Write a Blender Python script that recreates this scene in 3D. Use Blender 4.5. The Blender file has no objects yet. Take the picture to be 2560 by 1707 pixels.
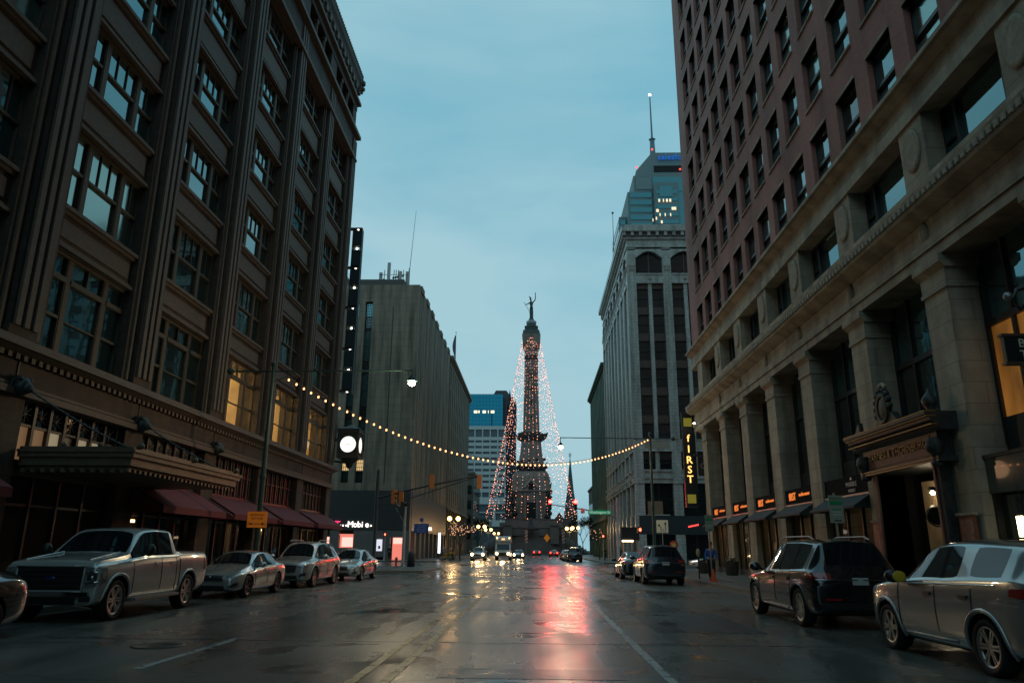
import bpy, bmesh, math, random
from math import sin, cos, pi, radians, sqrt
from mathutils import Vector, Matrix
from mathutils.bvhtree import BVHTree
random.seed(7)
sc = bpy.context.scene
COL = sc.collection

# ---------------------------------------------------------------- camera
def setup_camera():
    cd = bpy.data.cameras.new('camera'); cam = bpy.data.objects.new('camera', cd); COL.objects.link(cam)
    th, ro, ya = radians(15.72), radians(.46), radians(1.86)
    F = Vector((-sin(ya)*cos(th), cos(ya)*cos(th), sin(th)))
    R = Vector((cos(ya), sin(ya), 0)); U = R.cross(F)
    R2 = R*cos(ro) + U*sin(ro); U2 = U*cos(ro) - R*sin(ro)
    m = Matrix((R2, U2, -F)).transposed().to_4x4(); m.translation = Vector((0, 0, 1.5))
    cam.matrix_world = m
    cd.sensor_width = 36; cd.lens = 36*1841/2560; cd.clip_start = .1; cd.clip_end = 3000
    sc.camera = cam
setup_camera()

# ---------------------------------------------------------------- world, sun, exposure
def setup_light():
    w = bpy.data.worlds.new('World'); sc.world = w; w.use_nodes = True
    nt = w.node_tree; nt.nodes.clear(); N = nt.nodes.new; L = nt.links.new
    out = N('ShaderNodeOutputWorld'); bg = N('ShaderNodeBackground')
    sky = N('ShaderNodeTexSky'); sky.sky_type = 'NISHITA'; sky.sun_disc = False
    sky.sun_elevation = radians(3); sky.sun_rotation = radians(205)
    sky.air_density = 1.6; sky.dust_density = 3; sky.ozone_density = 3
    tc = N('ShaderNodeTexCoord'); mp = N('ShaderNodeMapping'); mp.inputs['Scale'].default_value = (1.2, 1.2, 3.4)
    no = N('ShaderNodeTexNoise'); no.inputs['Scale'].default_value = 1.25; no.inputs['Detail'].default_value = 5; no.inputs['Roughness'].default_value = .5
    no.inputs['Distortion'].default_value = .3
    cr = N('ShaderNodeValToRGB')
    cr.color_ramp.elements[0].position = .40; cr.color_ramp.elements[0].color = (.185, .435, .545, 1)
    cr.color_ramp.elements[1].position = .62; cr.color_ramp.elements[1].color = (.34, .55, .62, 1)
    L(tc.outputs['Generated'], mp.inputs['Vector']); L(mp.outputs['Vector'], no.inputs['Vector']); L(no.outputs['Fac'], cr.inputs['Fac'])
    # pale overcast over the physical dusk sky: the clouds' own grey-blue plus a little of the clear sky behind
    sm = N('ShaderNodeMixRGB'); sm.blend_type = 'MULTIPLY'; sm.inputs['Fac'].default_value = 1; sm.inputs['Color2'].default_value = (.018, .018, .018, 1)
    L(sky.outputs['Color'], sm.inputs['Color1'])
    ad = N('ShaderNodeMixRGB'); ad.blend_type = 'ADD'; ad.inputs['Fac'].default_value = 1
    L(cr.outputs['Color'], ad.inputs['Color1']); L(sm.outputs['Color'], ad.inputs['Color2'])
    bg.inputs['Strength'].default_value = 1.06
    L(ad.outputs['Color'], bg.inputs['Color']); L(bg.outputs['Background'], out.inputs['Surface'])
    sd = bpy.data.lights.new('sun', 'SUN'); s = bpy.data.objects.new('sun', sd); COL.objects.link(s)
    sd.energy = .06; sd.angle = radians(30); sd.color = (1, .9, .8)
    s.rotation_euler = (radians(60), 0, radians(335)); s.location = (0, 0, 90)
setup_light()
vs = sc.view_settings; vs.view_transform = 'Standard'; vs.look = 'None'; vs.gamma = 1; vs.exposure = 0; vs.use_curve_mapping = False
sc.cycles.use_denoising = True
sc.cycles.max_bounces = 7; sc.cycles.glossy_bounces = 4; sc.cycles.diffuse_bounces = 2; sc.cycles.transmission_bounces = 3; sc.cycles.transparent_max_bounces = 6
sc.cycles.caustics_reflective = False; sc.cycles.caustics_refractive = False
sc.cycles.sample_clamp_indirect = 6

# ---------------------------------------------------------------- materials
MT = {}
def mat(name, col, rough=.6, metal=0, var=0, scale=3, bump=0, emit=None, es=0, spec=.5, coat=0, sample=True, stretch=(1,1,1), dirt=0, joints=None):
    if name in MT: return MT[name]
    m = bpy.data.materials.new(name); MT[name] = m; m.use_nodes = True
    nt = m.node_tree; b = nt.nodes['Principled BSDF']; N = nt.nodes.new; L = nt.links.new
    b.inputs['Base Color'].default_value = (*col, 1); b.inputs['Roughness'].default_value = rough; b.inputs['Metallic'].default_value = metal
    b.inputs['Specular IOR Level'].default_value = spec; b.inputs['Coat Weight'].default_value = coat
    b.inputs['Coat Roughness'].default_value = .03
    if emit:
        b.inputs['Emission Color'].default_value = (*emit, 1); b.inputs['Emission Strength'].default_value = es
        if not sample: m.cycles.emission_sampling = 'NONE'
    if var or bump or dirt:
        tc = N('ShaderNodeTexCoord'); mp = N('ShaderNodeMapping'); mp.inputs['Scale'].default_value = stretch
        L(tc.outputs['Object'], mp.inputs['Vector'])
        n = N('ShaderNodeTexNoise'); n.inputs['Scale'].default_value = scale; n.inputs['Detail'].default_value = 6; n.inputs['Roughness'].default_value = .62
        L(mp.outputs['Vector'], n.inputs['Vector'])
        if var:
            r = N('ShaderNodeMapRange'); r.inputs['From Min'].default_value = .3; r.inputs['From Max'].default_value = .7
            r.inputs['To Min'].default_value = 1-var; r.inputs['To Max'].default_value = 1+var
            L(n.outputs['Fac'], r.inputs['Value'])
            mx = N('ShaderNodeVectorMath'); mx.operation = 'SCALE'; mx.inputs[0].default_value = col
            L(r.outputs['Result'], mx.inputs['Scale']); src = mx.outputs['Vector']
            if dirt:
                mp2 = N('ShaderNodeMapping'); mp2.inputs['Scale'].default_value = (.9, .9, .09)
                L(tc.outputs['Object'], mp2.inputs['Vector'])
                n2 = N('ShaderNodeTexNoise'); n2.inputs['Scale'].default_value = 1.3; n2.inputs['Detail'].default_value = 5
                L(mp2.outputs['Vector'], n2.inputs['Vector'])
                r2 = N('ShaderNodeMapRange'); r2.inputs['From Min'].default_value = .42; r2.inputs['From Max'].default_value = .66
                r2.inputs['To Min'].default_value = 1; r2.inputs['To Max'].default_value = 1-dirt
                L(n2.outputs['Fac'], r2.inputs['Value'])
                m2 = N('ShaderNodeVectorMath'); m2.operation = 'SCALE'; L(src, m2.inputs[0]); L(r2.outputs['Result'], m2.inputs['Scale']); src = m2.outputs['Vector']
            if joints:
                sx = N('ShaderNodeSeparateXYZ'); cx = N('ShaderNodeCombineXYZ'); ax = N('ShaderNodeMath'); ax.operation = 'ADD'
                L(tc.outputs['Object'], sx.inputs[0]); L(sx.outputs['X'], ax.inputs[0]); L(sx.outputs['Y'], ax.inputs[1]); L(ax.outputs[0], cx.inputs['X']); L(sx.outputs['Z'], cx.inputs['Y'])
                br = N('ShaderNodeTexBrick'); br.inputs['Scale'].default_value = 1; br.inputs['Brick Width'].default_value = joints[0]; br.inputs['Row Height'].default_value = joints[1]
                br.inputs['Mortar Size'].default_value = joints[2]; br.inputs['Color1'].default_value = (1,1,1,1); br.inputs['Color2'].default_value = (.90,.90,.90,1); br.inputs['Mortar'].default_value = (.66,.66,.66,1)
                L(cx.outputs[0], br.inputs['Vector']); m3 = N('ShaderNodeVectorMath'); m3.operation = 'MULTIPLY'; L(src, m3.inputs[0]); L(br.outputs['Color'], m3.inputs[1]); src = m3.outputs['Vector']
            L(src, b.inputs['Base Color'])
        if bump:
            bp = N('ShaderNodeBump'); bp.inputs['Strength'].default_value = bump; bp.inputs['Distance'].default_value = .02
            L(n.outputs['Fac'], bp.inputs['Height']); L(bp.outputs['Normal'], b.inputs['Normal'])
    return m

def emis_var(name, col, s, scale=2.0):
    m = mat(name, (.02,.02,.02), .5, emit=col, es=s, sample=False); nt = m.node_tree; b = nt.nodes['Principled BSDF']; N = nt.nodes.new; L = nt.links.new
    tc = N('ShaderNodeTexCoord'); mp = N('ShaderNodeMapping'); mp.inputs['Scale'].default_value = (1,1.6,.5); n = N('ShaderNodeTexNoise'); n.inputs['Scale'].default_value = scale; n.inputs['Detail'].default_value = 4
    L(tc.outputs['Object'], mp.inputs[0]); L(mp.outputs[0], n.inputs['Vector']); r = N('ShaderNodeMapRange'); r.inputs['From Min'].default_value = .3; r.inputs['From Max'].default_value = .7; r.inputs['To Min'].default_value = s*.45; r.inputs['To Max'].default_value = s*1.5
    L(n.outputs['Fac'], r.inputs['Value']); L(r.outputs[0], b.inputs['Emission Strength']); return m
def emis(name, col, s, sample=True):
    if name in MT: return MT[name]
    return mat(name, (.02,.02,.02), .5, emit=col, es=s, sample=sample)

STONE = mat('limestone_grey', (.37,.325,.245), .75, var=.20, scale=1.4, bump=.25, dirt=.45, joints=(1.3,.62,.016))
STONE_D = mat('carved_stone', (.30,.265,.205), .8, var=.25, scale=9, bump=.7)
TERRA = mat('brown_terracotta', (.082,.058,.043), .7, var=.28, scale=2.2, bump=.3, dirt=.45, joints=(.62,.31,.014))
TERRA_L = mat('terracotta_moulding', (.135,.102,.078), .6, var=.18, scale=5, bump=.3)
LIME2 = mat('stained_limestone', (.275,.228,.168), .8, var=.18, scale=.45, bump=.1, dirt=.55, stretch=(1,1,.35), joints=(1.6,.95,.03))
WHITE_T = mat('white_glazed_terracotta', (.47,.49,.45), .35, var=.14, scale=1.6, dirt=.4, joints=(.7,.42,.03))
BRONZE = mat('dark_bronze', (.045,.05,.045), .45, metal=.4, var=.2, scale=4)
BLACK = mat('black_paint', (.012,.013,.013), .4)
DARK = mat('dark_grey_paint', (.03,.034,.035), .5, var=.15)
FRAME = mat('brown_window_frame', (.10,.08,.055), .55, var=.15, scale=6)
FRAMEK = mat('dark_window_frame', (.018,.02,.02), .4)
VOID = mat('dark_interior', (.008,.009,.009), .9)
GREENP = mat('dark_green_pole_paint', (.02,.055,.045), .4, var=.15, scale=8)
STEEL = mat('galvanised_steel', (.30,.31,.30), .45, metal=.7, var=.2, scale=8)
SIGNW = mat('sign_white', (.55,.56,.50), .5, var=.06)
SIGNG = mat('sign_green', (.02,.30,.12), .5)
SIGNO = mat('sign_orange', (.85,.22,.02), .45, emit=(1,.25,.02), es=.0)
SIGNB = mat('sign_blue', (.02,.09,.32), .5)
ROOFG = mat('roof_gravel', (.10,.10,.10), .9, var=.2)

def glass(name, tint, rough=.03, var=0):
    m = bpy.data.materials.new(name); MT[name] = m; m.use_nodes = True; nt = m.node_tree; b = nt.nodes['Principled BSDF']
    b.inputs['Base Color'].default_value = (*tint, 1); b.inputs['Metallic'].default_value = .9; b.inputs['Roughness'].default_value = rough
    N = nt.nodes.new; L = nt.links.new
    tc = N('ShaderNodeTexCoord'); n = N('ShaderNodeTexNoise'); n.inputs['Scale'].default_value = .55; n.inputs['Detail'].default_value = 3
    bp = N('ShaderNodeBump'); bp.inputs['Strength'].default_value = .16; bp.inputs['Distance'].default_value = .04
    L(tc.outputs['Object'], n.inputs['Vector']); L(n.outputs['Fac'], bp.inputs['Height']); L(bp.outputs['Normal'], b.inputs['Normal'])
    return m
GL_A = glass('old_window_glass', (.15,.275,.295)); GL_B = glass('window_glass_with_blinds', (.24,.36,.34), .12)
GL_D = glass('dark_window_glass', (.12,.15,.155)); GL_T = glass('teal_tower_glass', (.07,.19,.21), .08)
GL_T2 = glass('teal_office_glass', (.17,.38,.40), .1)
GL_BL = glass('blue_curtain_glass', (.02,.21,.30), .10)

def clear_glass():
    m = bpy.data.materials.new('clear_shop_glass'); MT['clear'] = m; m.use_nodes = True; nt = m.node_tree; nt.nodes.clear()
    N = nt.nodes.new; L = nt.links.new
    o = N('ShaderNodeOutputMaterial'); mx = N('ShaderNodeMixShader'); t = N('ShaderNodeBsdfTransparent'); g = N('ShaderNodeBsdfGlossy')
    t.inputs['Color'].default_value = (.8,.82,.78,1); g.inputs['Roughness'].default_value = .03
    fr = N('ShaderNodeFresnel'); fr.inputs['IOR'].default_value = 1.5
    L(fr.outputs['Fac'], mx.inputs['Fac']); L(t.outputs[0], mx.inputs[1]); L(g.outputs[0], mx.inputs[2]); L(mx.outputs[0], o.inputs['Surface'])
    return m
CLEAR = clear_glass()

def brick_mat():
    m = bpy.data.materials.new('red_brick'); MT['brick'] = m; m.use_nodes = True; nt = m.node_tree; b = nt.nodes['Principled BSDF']
    N = nt.nodes.new; L = nt.links.new
    tc = N('ShaderNodeTexCoord'); sx = N('ShaderNodeSeparateXYZ'); cx = N('ShaderNodeCombineXYZ')
    L(tc.outputs['Object'], sx.inputs[0]); L(sx.outputs['Y'], cx.inputs['X']); L(sx.outputs['Z'], cx.inputs['Y'])
    br = N('ShaderNodeTexBrick'); br.inputs['Scale'].default_value = 1; br.inputs['Brick Width'].default_value = .24; br.inputs['Row Height'].default_value = .08
    br.inputs['Mortar Size'].default_value = .009; br.inputs['Color1'].default_value = (.37,.155,.13,1); br.inputs['Color2'].default_value = (.30,.125,.105,1)
    br.inputs['Mortar'].default_value = (.22,.16,.13,1); L(cx.outputs[0], br.inputs['Vector'])
    mp = N('ShaderNodeMapping'); mp.inputs['Scale'].default_value = (1,1,.3); L(tc.outputs['Object'], mp.inputs[0]); n = N('ShaderNodeTexNoise'); n.inputs['Scale'].default_value = .35; n.inputs['Detail'].default_value = 9; n.inputs['Roughness'].default_value = .7; L(mp.outputs[0], n.inputs['Vector'])
    r = N('ShaderNodeMapRange'); r.inputs['From Min'].default_value = .3; r.inputs['From Max'].default_value = .7; r.inputs['To Min'].default_value = .55; r.inputs['To Max'].default_value = 1.35
    L(n.outputs['Fac'], r.inputs['Value']); mu = N('ShaderNodeVectorMath'); mu.operation = 'SCALE'
    L(br.outputs['Color'], mu.inputs[0]); L(r.outputs[0], mu.inputs['Scale']); L(mu.outputs[0], b.inputs['Base Color'])
    b.inputs['Roughness'].default_value = .85
    return m
BRICK = brick_mat()

def road_mat(name, base, wet, seed=0):
    """wet asphalt: dark rough stone with a patchy water film and shallow puddles"""
    m = bpy.data.materials.new(name); m.use_nodes = True; nt = m.node_tree; b = nt.nodes['Principled BSDF']; N = nt.nodes.new; L = nt.links.new
    tc = N('ShaderNodeTexCoord')
    def noise(sc_, det, stretch=(1,1,1), rough=.55, dist=0):
        mp = N('ShaderNodeMapping'); mp.inputs['Scale'].default_value = stretch; mp.inputs['Location'].default_value = (seed, seed*.7, 0)
        L(tc.outputs['Object'], mp.inputs['Vector'])
        n = N('ShaderNodeTexNoise'); n.inputs['Scale'].default_value = sc_; n.inputs['Detail'].default_value = det; n.inputs['Roughness'].default_value = rough
        n.inputs['Distortion'].default_value = dist
        L(mp.outputs['Vector'], n.inputs['Vector']); return n.outputs['Fac']
    def rng(src, a, b_, c, d):
        r = N('ShaderNodeMapRange'); r.inputs['From Min'].default_value = a; r.inputs['From Max'].default_value = b_
        r.inputs['To Min'].default_value = c; r.inputs['To Max'].default_value = d; L(src, r.inputs['Value']); return r.outputs['Result']
    def math_(op, a, b_):
        q = N('ShaderNodeMath'); q.operation = op
        for i, v in enumerate((a, b_)):
            if isinstance(v, (int, float)): q.inputs[i].default_value = v
            else: L(v, q.inputs[i])
        return q.outputs[0]
    big = noise(.16, 4, (1.5, .6, 1), dist=.6); mid = noise(.8, 6, (1.4, .5, 1)); fine = noise(48, 3); patch = noise(.33, 5, (1, 1.5, 1), dist=1.2)
    # tyre tracks and old sealing dry out in long streaks
    streak = noise(1.2, 3, (1.2, .05, 1))
    rough = math_('ADD', rng(big, .38, .62, wet, wet+.17), rng(mid, .35, .65, -.03, .05))
    rough = math_('ADD', rough, rng(streak, .4, .6, -.03, .06))
    pud = rng(patch, .57, .66, 0, 1)
    rough = math_('MULTIPLY', rough, math_('SUBTRACT', 1.0, math_('MULTIPLY', pud, .55)))
    rough = math_('MAXIMUM', rough, .05)
    L(rough, b.inputs['Roughness'])
    colr = N('ShaderNodeVectorMath'); colr.operation = 'SCALE'; colr.inputs[0].default_value = base
    L(math_('MULTIPLY', rng(mid, .3, .7, .75, 1.3), rng(fine, .3, .7, .6, 1.45)), colr.inputs['Scale'])
    # dark wandering cracks
    vo = N('ShaderNodeTexVoronoi'); vo.feature = 'DISTANCE_TO_EDGE'; vo.inputs['Scale'].default_value = .17
    dm = N('ShaderNodeVectorMath'); dm.operation = 'ADD'
    ns = N('ShaderNodeTexNoise'); ns.inputs['Scale'].default_value = 1.4; ns.inputs['Detail'].default_value = 5; L(tc.outputs['Object'], ns.inputs['Vector'])
    sc2 = N('ShaderNodeVectorMath'); sc2.operation = 'SCALE'; sc2.inputs['Scale'].default_value = 1.1; L(ns.outputs['Color'], sc2.inputs[0])
    L(tc.outputs['Object'], dm.inputs[0]); L(sc2.outputs[0], dm.inputs[1]); L(dm.outputs[0], vo.inputs['Vector'])
    crack = rng(vo.outputs['Distance'], .0015, .006, 0, 1)
    c2 = N('ShaderNodeVectorMath'); c2.operation = 'SCALE'; L(colr.outputs[0], c2.inputs[0]); L(math_('ADD', math_('MULTIPLY', crack, .65), .35), c2.inputs['Scale'])
    L(c2.outputs[0], b.inputs['Base Color'])
    b.inputs['IOR'].default_value = 1.5
    bp = N('ShaderNodeBump'); bp.inputs['Distance'].default_value = .004
    L(math_('MULTIPLY', math_('SUBTRACT', 1.0, pud), .55), bp.inputs['Strength'])
    L(math_('ADD', fine, math_('MULTIPLY', crack, 1.5)), bp.inputs['Height']); 
    bp2 = N('ShaderNodeBump'); bp2.inputs['Distance'].default_value = .05; bp2.inputs['Strength'].default_value = .06
    L(mid, bp2.inputs['Height']); L(bp.outputs['Normal'], bp2.inputs['Normal']); L(bp2.outputs['Normal'], b.inputs['Normal'])
    return m
ROAD = road_mat('wet_asphalt', (.092,.090,.080), .19)
WALK = road_mat('wet_concrete_paving', (.115,.108,.095), .33, 5)

def paint_mat(name, col, wear=.5):
    """road paint, worn through in flakes"""
    m = road_mat(name, col, .3, 9); nt = m.node_tree; b = nt.nodes['Principled BSDF']; N = nt.nodes.new; L = nt.links.new
    tc = N('ShaderNodeTexCoord'); n = N('ShaderNodeTexNoise'); n.inputs['Scale'].default_value = 5; n.inputs['Detail'].default_value = 7; n.inputs['Roughness'].default_value = .7
    L(tc.outputs['Object'], n.inputs['Vector']); r = N('ShaderNodeMapRange')
    r.inputs['From Min'].default_value = wear-.06; r.inputs['From Max'].default_value = wear+.05; L(n.outputs['Fac'], r.inputs['Value'])
    L(r.outputs[0], b.inputs['Alpha']); return m
YEL = paint_mat('worn_yellow_road_paint', (.34,.19,.035), .43); WHT = paint_mat('worn_white_road_paint', (.38,.38,.36), .42)

# ---------------------------------------------------------------- mesh builder
class MB:
    def __init__(s): s.v = []; s.f = []; s.m = []; s.mats = []; s.T = None; s.sm = []
    def mi(s, m):
        if m not in s.mats: s.mats.append(m)
        return s.mats.index(m)
    def add(s, vs_, fs, m, smooth=False):
        o = len(s.v); T = s.T
        for p in vs_: s.v.append(tuple(T @ Vector(p)) if T is not None else tuple(p))
        k = s.mi(m)
        for f in fs: s.f.append(tuple(o+i for i in f)); s.m.append(k); s.sm.append(smooth)
    def box(s, x0, x1, y0, y1, z0, z1, m):
        if x0 > x1: x0, x1 = x1, x0
        if y0 > y1: y0, y1 = y1, y0
        if z0 > z1: z0, z1 = z1, z0
        s.add([(x0,y0,z0),(x1,y0,z0),(x1,y1,z0),(x0,y1,z0),(x0,y0,z1),(x1,y0,z1),(x1,y1,z1),(x0,y1,z1)],
              [(0,3,2,1),(4,5,6,7),(0,1,5,4),(1,2,6,5),(2,3,7,6),(3,0,4,7)], m)
    def quad(s, a, b, c, d, m): s.add([a,b,c,d], [(0,1,2,3)], m)
    def prism(s, poly, axis, a, b, m, smooth=False):
        """poly: 2-D outline, extruded along axis ('x': poly=(y,z); 'y': (x,z); 'z': (x,y)) from a to b"""
        n = len(poly)
        def P(p, t): return {'x': (t, p[0], p[1]), 'y': (p[0], t, p[1]), 'z': (p[0], p[1], t)}[axis]
        area = sum(poly[i][0]*poly[(i+1) % n][1]-poly[(i+1) % n][0]*poly[i][1] for i in range(n))
        if (area < 0) != (axis == 'y'): poly = poly[::-1]
        if a > b: a, b = b, a
        vs_ = [P(p, a) for p in poly]+[P(p, b) for p in poly]
        fs = [tuple(range(n-1, -1, -1)), tuple(range(n, 2*n))]
        s.add(vs_, fs, m)
        s.add(vs_, [(i, (i+1) % n, n+(i+1) % n, n+i) for i in range(n)], m, smooth)
    def tube(s, pts, r, m, n=8, smooth=True, cap=True):
        pts = [Vector(p) for p in pts]; rs = r if isinstance(r, (list, tuple)) else [r]*len(pts)
        vs_ = []; up = None
        for i, p in enumerate(pts):
            d = (pts[min(i+1, len(pts)-1)]-pts[max(i-1, 0)]).normalized()
            if up is None: up = Vector((0,0,1)) if abs(d.z) < .9 else Vector((1,0,0))
            a = d.cross(up).normalized(); b = d.cross(a).normalized(); up = b.cross(d) if False else up
            for k in range(n):
                t = 2*pi*k/n; vs_.append(p+(a*cos(t)+b*sin(t))*rs[i])
        fs = []
        for i in range(len(pts)-1):
            for k in range(n):
                k2 = (k+1) % n; fs.append((i*n+k, (i+1)*n+k, (i+1)*n+k2, i*n+k2))
        s.add(vs_, fs, m, smooth)
        if cap: s.add(vs_, [tuple(range(n)), tuple(range(len(vs_)-1, len(vs_)-n-1, -1))], m)
    def lathe(s, prof, c, m, n=16, axis='z', smooth=True):
        """prof: (radius, height) from bottom to top"""
        vs_ = []
        for r, h in prof:
            for k in range(n):
                t = 2*pi*k/n
                q = {'z': (r*cos(t), r*sin(t), h), 'y': (r*cos(t), h, r*sin(t)), 'x': (h, r*cos(t), r*sin(t))}[axis]
                vs_.append((c[0]+q[0], c[1]+q[1], c[2]+q[2]))
        fs = []
        for i in range(len(prof)-1):
            for k in range(n):
                k2 = (k+1) % n; fs.append((i*n+k, i*n+k2, (i+1)*n+k2, (i+1)*n+k))
        if axis == 'y': fs = [f[::-1] for f in fs]
        s.add(vs_, fs, m, smooth)
    def ball(s, c, r, m, n=10, sx=1, sy=1, sz=1):
        pr = [(max(1e-4, r*sin(pi*i/(n//2+2))), -r*cos(pi*i/(n//2+2))) for i in range(n//2+3)]
        vs_ = []
        for rr, h in pr:
            for k in range(n):
                t = 2*pi*k/n; vs_.append((c[0]+rr*cos(t)*sx, c[1]+rr*sin(t)*sy, c[2]+h*sz))
        s.add(vs_, [(i*n+k, i*n+(k+1) % n, (i+1)*n+(k+1) % n, (i+1)*n+k) for i in range(len(pr)-1) for k in range(n)], m, True)
    def text(s, body, size, m, depth=.02, align='CENTER', spacing=1.0):
        """flat lettering in the local xz-plane, extruded along -y (transformed by s.T)"""
        cu = bpy.data.curves.new('t', 'FONT'); cu.body = body; cu.size = size; cu.extrude = depth/2; cu.align_x = align; cu.align_y = 'CENTER'
        cu.resolution_u = 2; cu.space_character = spacing
        o = bpy.data.objects.new('t', cu); COL.objects.link(o)
        dg = bpy.context.evaluated_depsgraph_get(); me = bpy.data.meshes.new_from_object(o.evaluated_get(dg))
        s.add([(v.co.x, -v.co.z-depth/2, v.co.y) for v in me.vertices], [tuple(p.vertices) for p in me.polygons], m)
        bpy.data.objects.remove(o); bpy.data.curves.remove(cu); bpy.data.meshes.remove(me)
    def mesh(s, name):
        me = bpy.data.meshes.new(name); me.from_pydata(s.v, [], s.f)
        for m in s.mats: me.materials.append(m)
        me.polygons.foreach_set('material_index', s.m); me.polygons.foreach_set('use_smooth', s.sm); me.update(); return me
    def build(s, name, parent=None, loc=None):
        return link(name, s.mesh(name), parent, loc)

def link(name, me, parent=None, loc=None, rot=None):
    o = bpy.data.objects.new(name, me); COL.objects.link(o)
    if parent is not None: o.parent = parent
    if loc is not None: o.location = loc
    if rot is not None: o.rotation_euler = rot
    return o
def tag(o, label, cat, group=None, kind=None):
    o['label'] = label
    if cat: o['category'] = cat
    if group: o['group'] = group
    if kind: o['kind'] = kind
    return o
def thing(name, label, cat, loc=(0,0,0), rz=0, group=None):
    o = bpy.data.objects.new(name, None); COL.objects.link(o); o.location = loc; o.rotation_euler = (0,0,rz); o.empty_display_size = .3
    return tag(o, label, cat, group)
def struct(name, mb, label=None):
    o = mb.build(name); o['kind'] = 'structure'
    if label: o['label'] = label
    return o
def copy_tree(o, parent=None):
    c = o.copy(); COL.objects.link(c)
    if parent is not None: c.parent = parent
    for ch in [q for q in o.children]: copy_tree(ch, c)
    return c
def frameT(origin, u, w):
    """local x = u (across), local y = -w (w points out of the wall), local z = up"""
    u = Vector(u); w = Vector(w); m = Matrix((u, -w, Vector((0,0,1)))).transposed().to_4x4(); m.translation = Vector(origin); return m
CAMP = Vector((0,0,1.5))

# ================================================================ ground, streets, pavements
def build_ground():
    g = MB(); g.box(-600, 600, -400, 1200, -1.2, -.30, ROOFG); struct('ground', g)
    r = MB(); r.box(-7.0-5, 12.2, -90, 320, -.5, 0, ROAD); struct('road', r)
    r2 = MB(); r2.box(-160, -12.0, 60, 86, -.5, -.004, ROAD); r2.box(12.2, 160, 60, 86, -.5, -.004, ROAD); struct('cross_road', r2)
    r3 = MB(); r3.prism([(60*cos(t*pi/24)-1.25, 240+62*sin(t*pi/24)) for t in range(48)], 'z', -.49, -.008, ROAD); struct('circle_road', r3)
    KX = mat('kerb_granite', (.20,.185,.16), .5, var=.2, scale=4)
    def block(x_in, x_out, y0, y1, bulbs, nm):
        s = 1 if x_out > x_in else -1
        m = MB(); out = [(x_out, y0), (x_in, y0)]
        pts = []
        # walk up the kerb line with bulb-outs at the corners
        def rc(cx, cy, r, a0, a1):
            return [(cx+r*cos(radians(a0+(a1-a0)*i/6)), cy+r*sin(radians(a0+(a1-a0)*i/6))) for i in range(7)]
        line = [(x_in, y0)]
        for (yb0, yb1, bx) in bulbs: line += [(x_in, yb0), (bx, yb0+1.6), (bx, yb1-1.8), (bx+s*.6, yb1-.55), (bx+s*1.9, yb1)]
        if not bulbs or bulbs[-1][1] < y1-.1: line += [(x_in, y1)]
        poly = line+[(x_out, y1), (x_out, y0)]
        m.prism(poly, 'z', -.4, .14, WALK)
        # kerb stones: a thin ribbon along the edge standing 3 mm proud
        for (a, b) in zip(line[:-1], line[1:]):
            dx, dy = b[0]-a[0], b[1]-a[1]; l = sqrt(dx*dx+dy*dy)
            if l < .01: continue
            nx, ny = dy/l*s, -dx/l*s
            m.prism([(a[0]-nx*.004, a[1]-ny*.004), (b[0]-nx*.004, b[1]-ny*.004), (b[0]+nx*.16, b[1]+ny*.16), (a[0]+nx*.16, a[1]+ny*.16)], 'z', -.02, .144, KX)
        struct(nm, m)
    block(-11.2, -34, -90, 60, [(47, 60, -7.1)], 'pavement')
    block(7.7, 34, -90, 60, [(46.5, 60, 4.75)], 'pavement')
    block(-11.0, -34, 86, 205, [], 'pavement'); block(7.7, 34, 86, 205, [], 'pavement')
    mk = MB()
    def dline(x, y0, y1, w, m): mk.box(x-w/2, x+w/2, y0, y1, .0, .006, m)
    dline(-2.14, -5, 45, .12, YEL); dline(-1.75, -5, 45, .12, YEL)
    dline(-2.14, 95, 190, .12, YEL); dline(-1.75, 95, 190, .12, YEL)
    dline(1.62, -5, 45.5, .12, WHT)
    for y in (10.0, 22.2, 34.4): dline(-5.05, y, y+3.3, .11, WHT)
    for y in range(96, 190, 9): dline(1.6, y, y+3, .11, WHT); dline(-5.1, y, y+3, .11, WHT)
    mk.box(-1.5, 4.7, 47.0, 47.5, 0, .006, WHT)
    # ONLY pavement marking and crosswalk bars
    for k in range(14): mk.box(-7.0+k*.9, -6.6+k*.9, 51.5, 54.6, 0, .006, WHT)
    for k in range(20): mk.box(-10.5+k*.9, -10.1+k*.9, 88.5, 91.2, 0, .006, WHT)
    struct('road_markings', mk)
    # a patched trench and a manhole in the asphalt
    PT = road_mat('asphalt_patch', (.022,.023,.023), .26, 3)
    p = MB(); p.box(-1.2, 1.1, 9.6, 10.35, 0, .004, PT); p.box(2.3, 4.4, 15, 19.6, 0, .004, PT); p.box(-4.6, -2.6, 23, 26, 0, .004, PT); p.box(-8.2, 5.2, 13.05, 13.12, 0, .003, PT); p.box(-8.2, 5.2, 20.0, 20.08, 0, .003, PT); p.box(-8.2, 5.2, 29.4, 29.5, 0, .003, PT)
    struct('asphalt_repairs', p)
    for i, (x, y, lb) in enumerate([(-.35, 9.05, 'round iron manhole cover in the near lane between the line markings'), (-5.9, 12.2, 'round iron manhole cover left of the double yellow line')]):
        t = MB(); t.lathe([(.40,0),(.40,.012),(.34,.014),(.33,.008),(.05,.008),(.001,.012)], (0,0,0), STEEL if i == 0 else BRONZE, 28)
        for k in range(8): a = k*pi/4; t.box(.1*cos(a)-.02, .1*cos(a)+.16, .22*sin(a)-.015, .22*sin(a)+.015, .006, .013, BRONZE)
        o = t.build('manhole_cover', None, (x, y, 0)); tag(o, lb, 'manhole cover')
build_ground()

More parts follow.
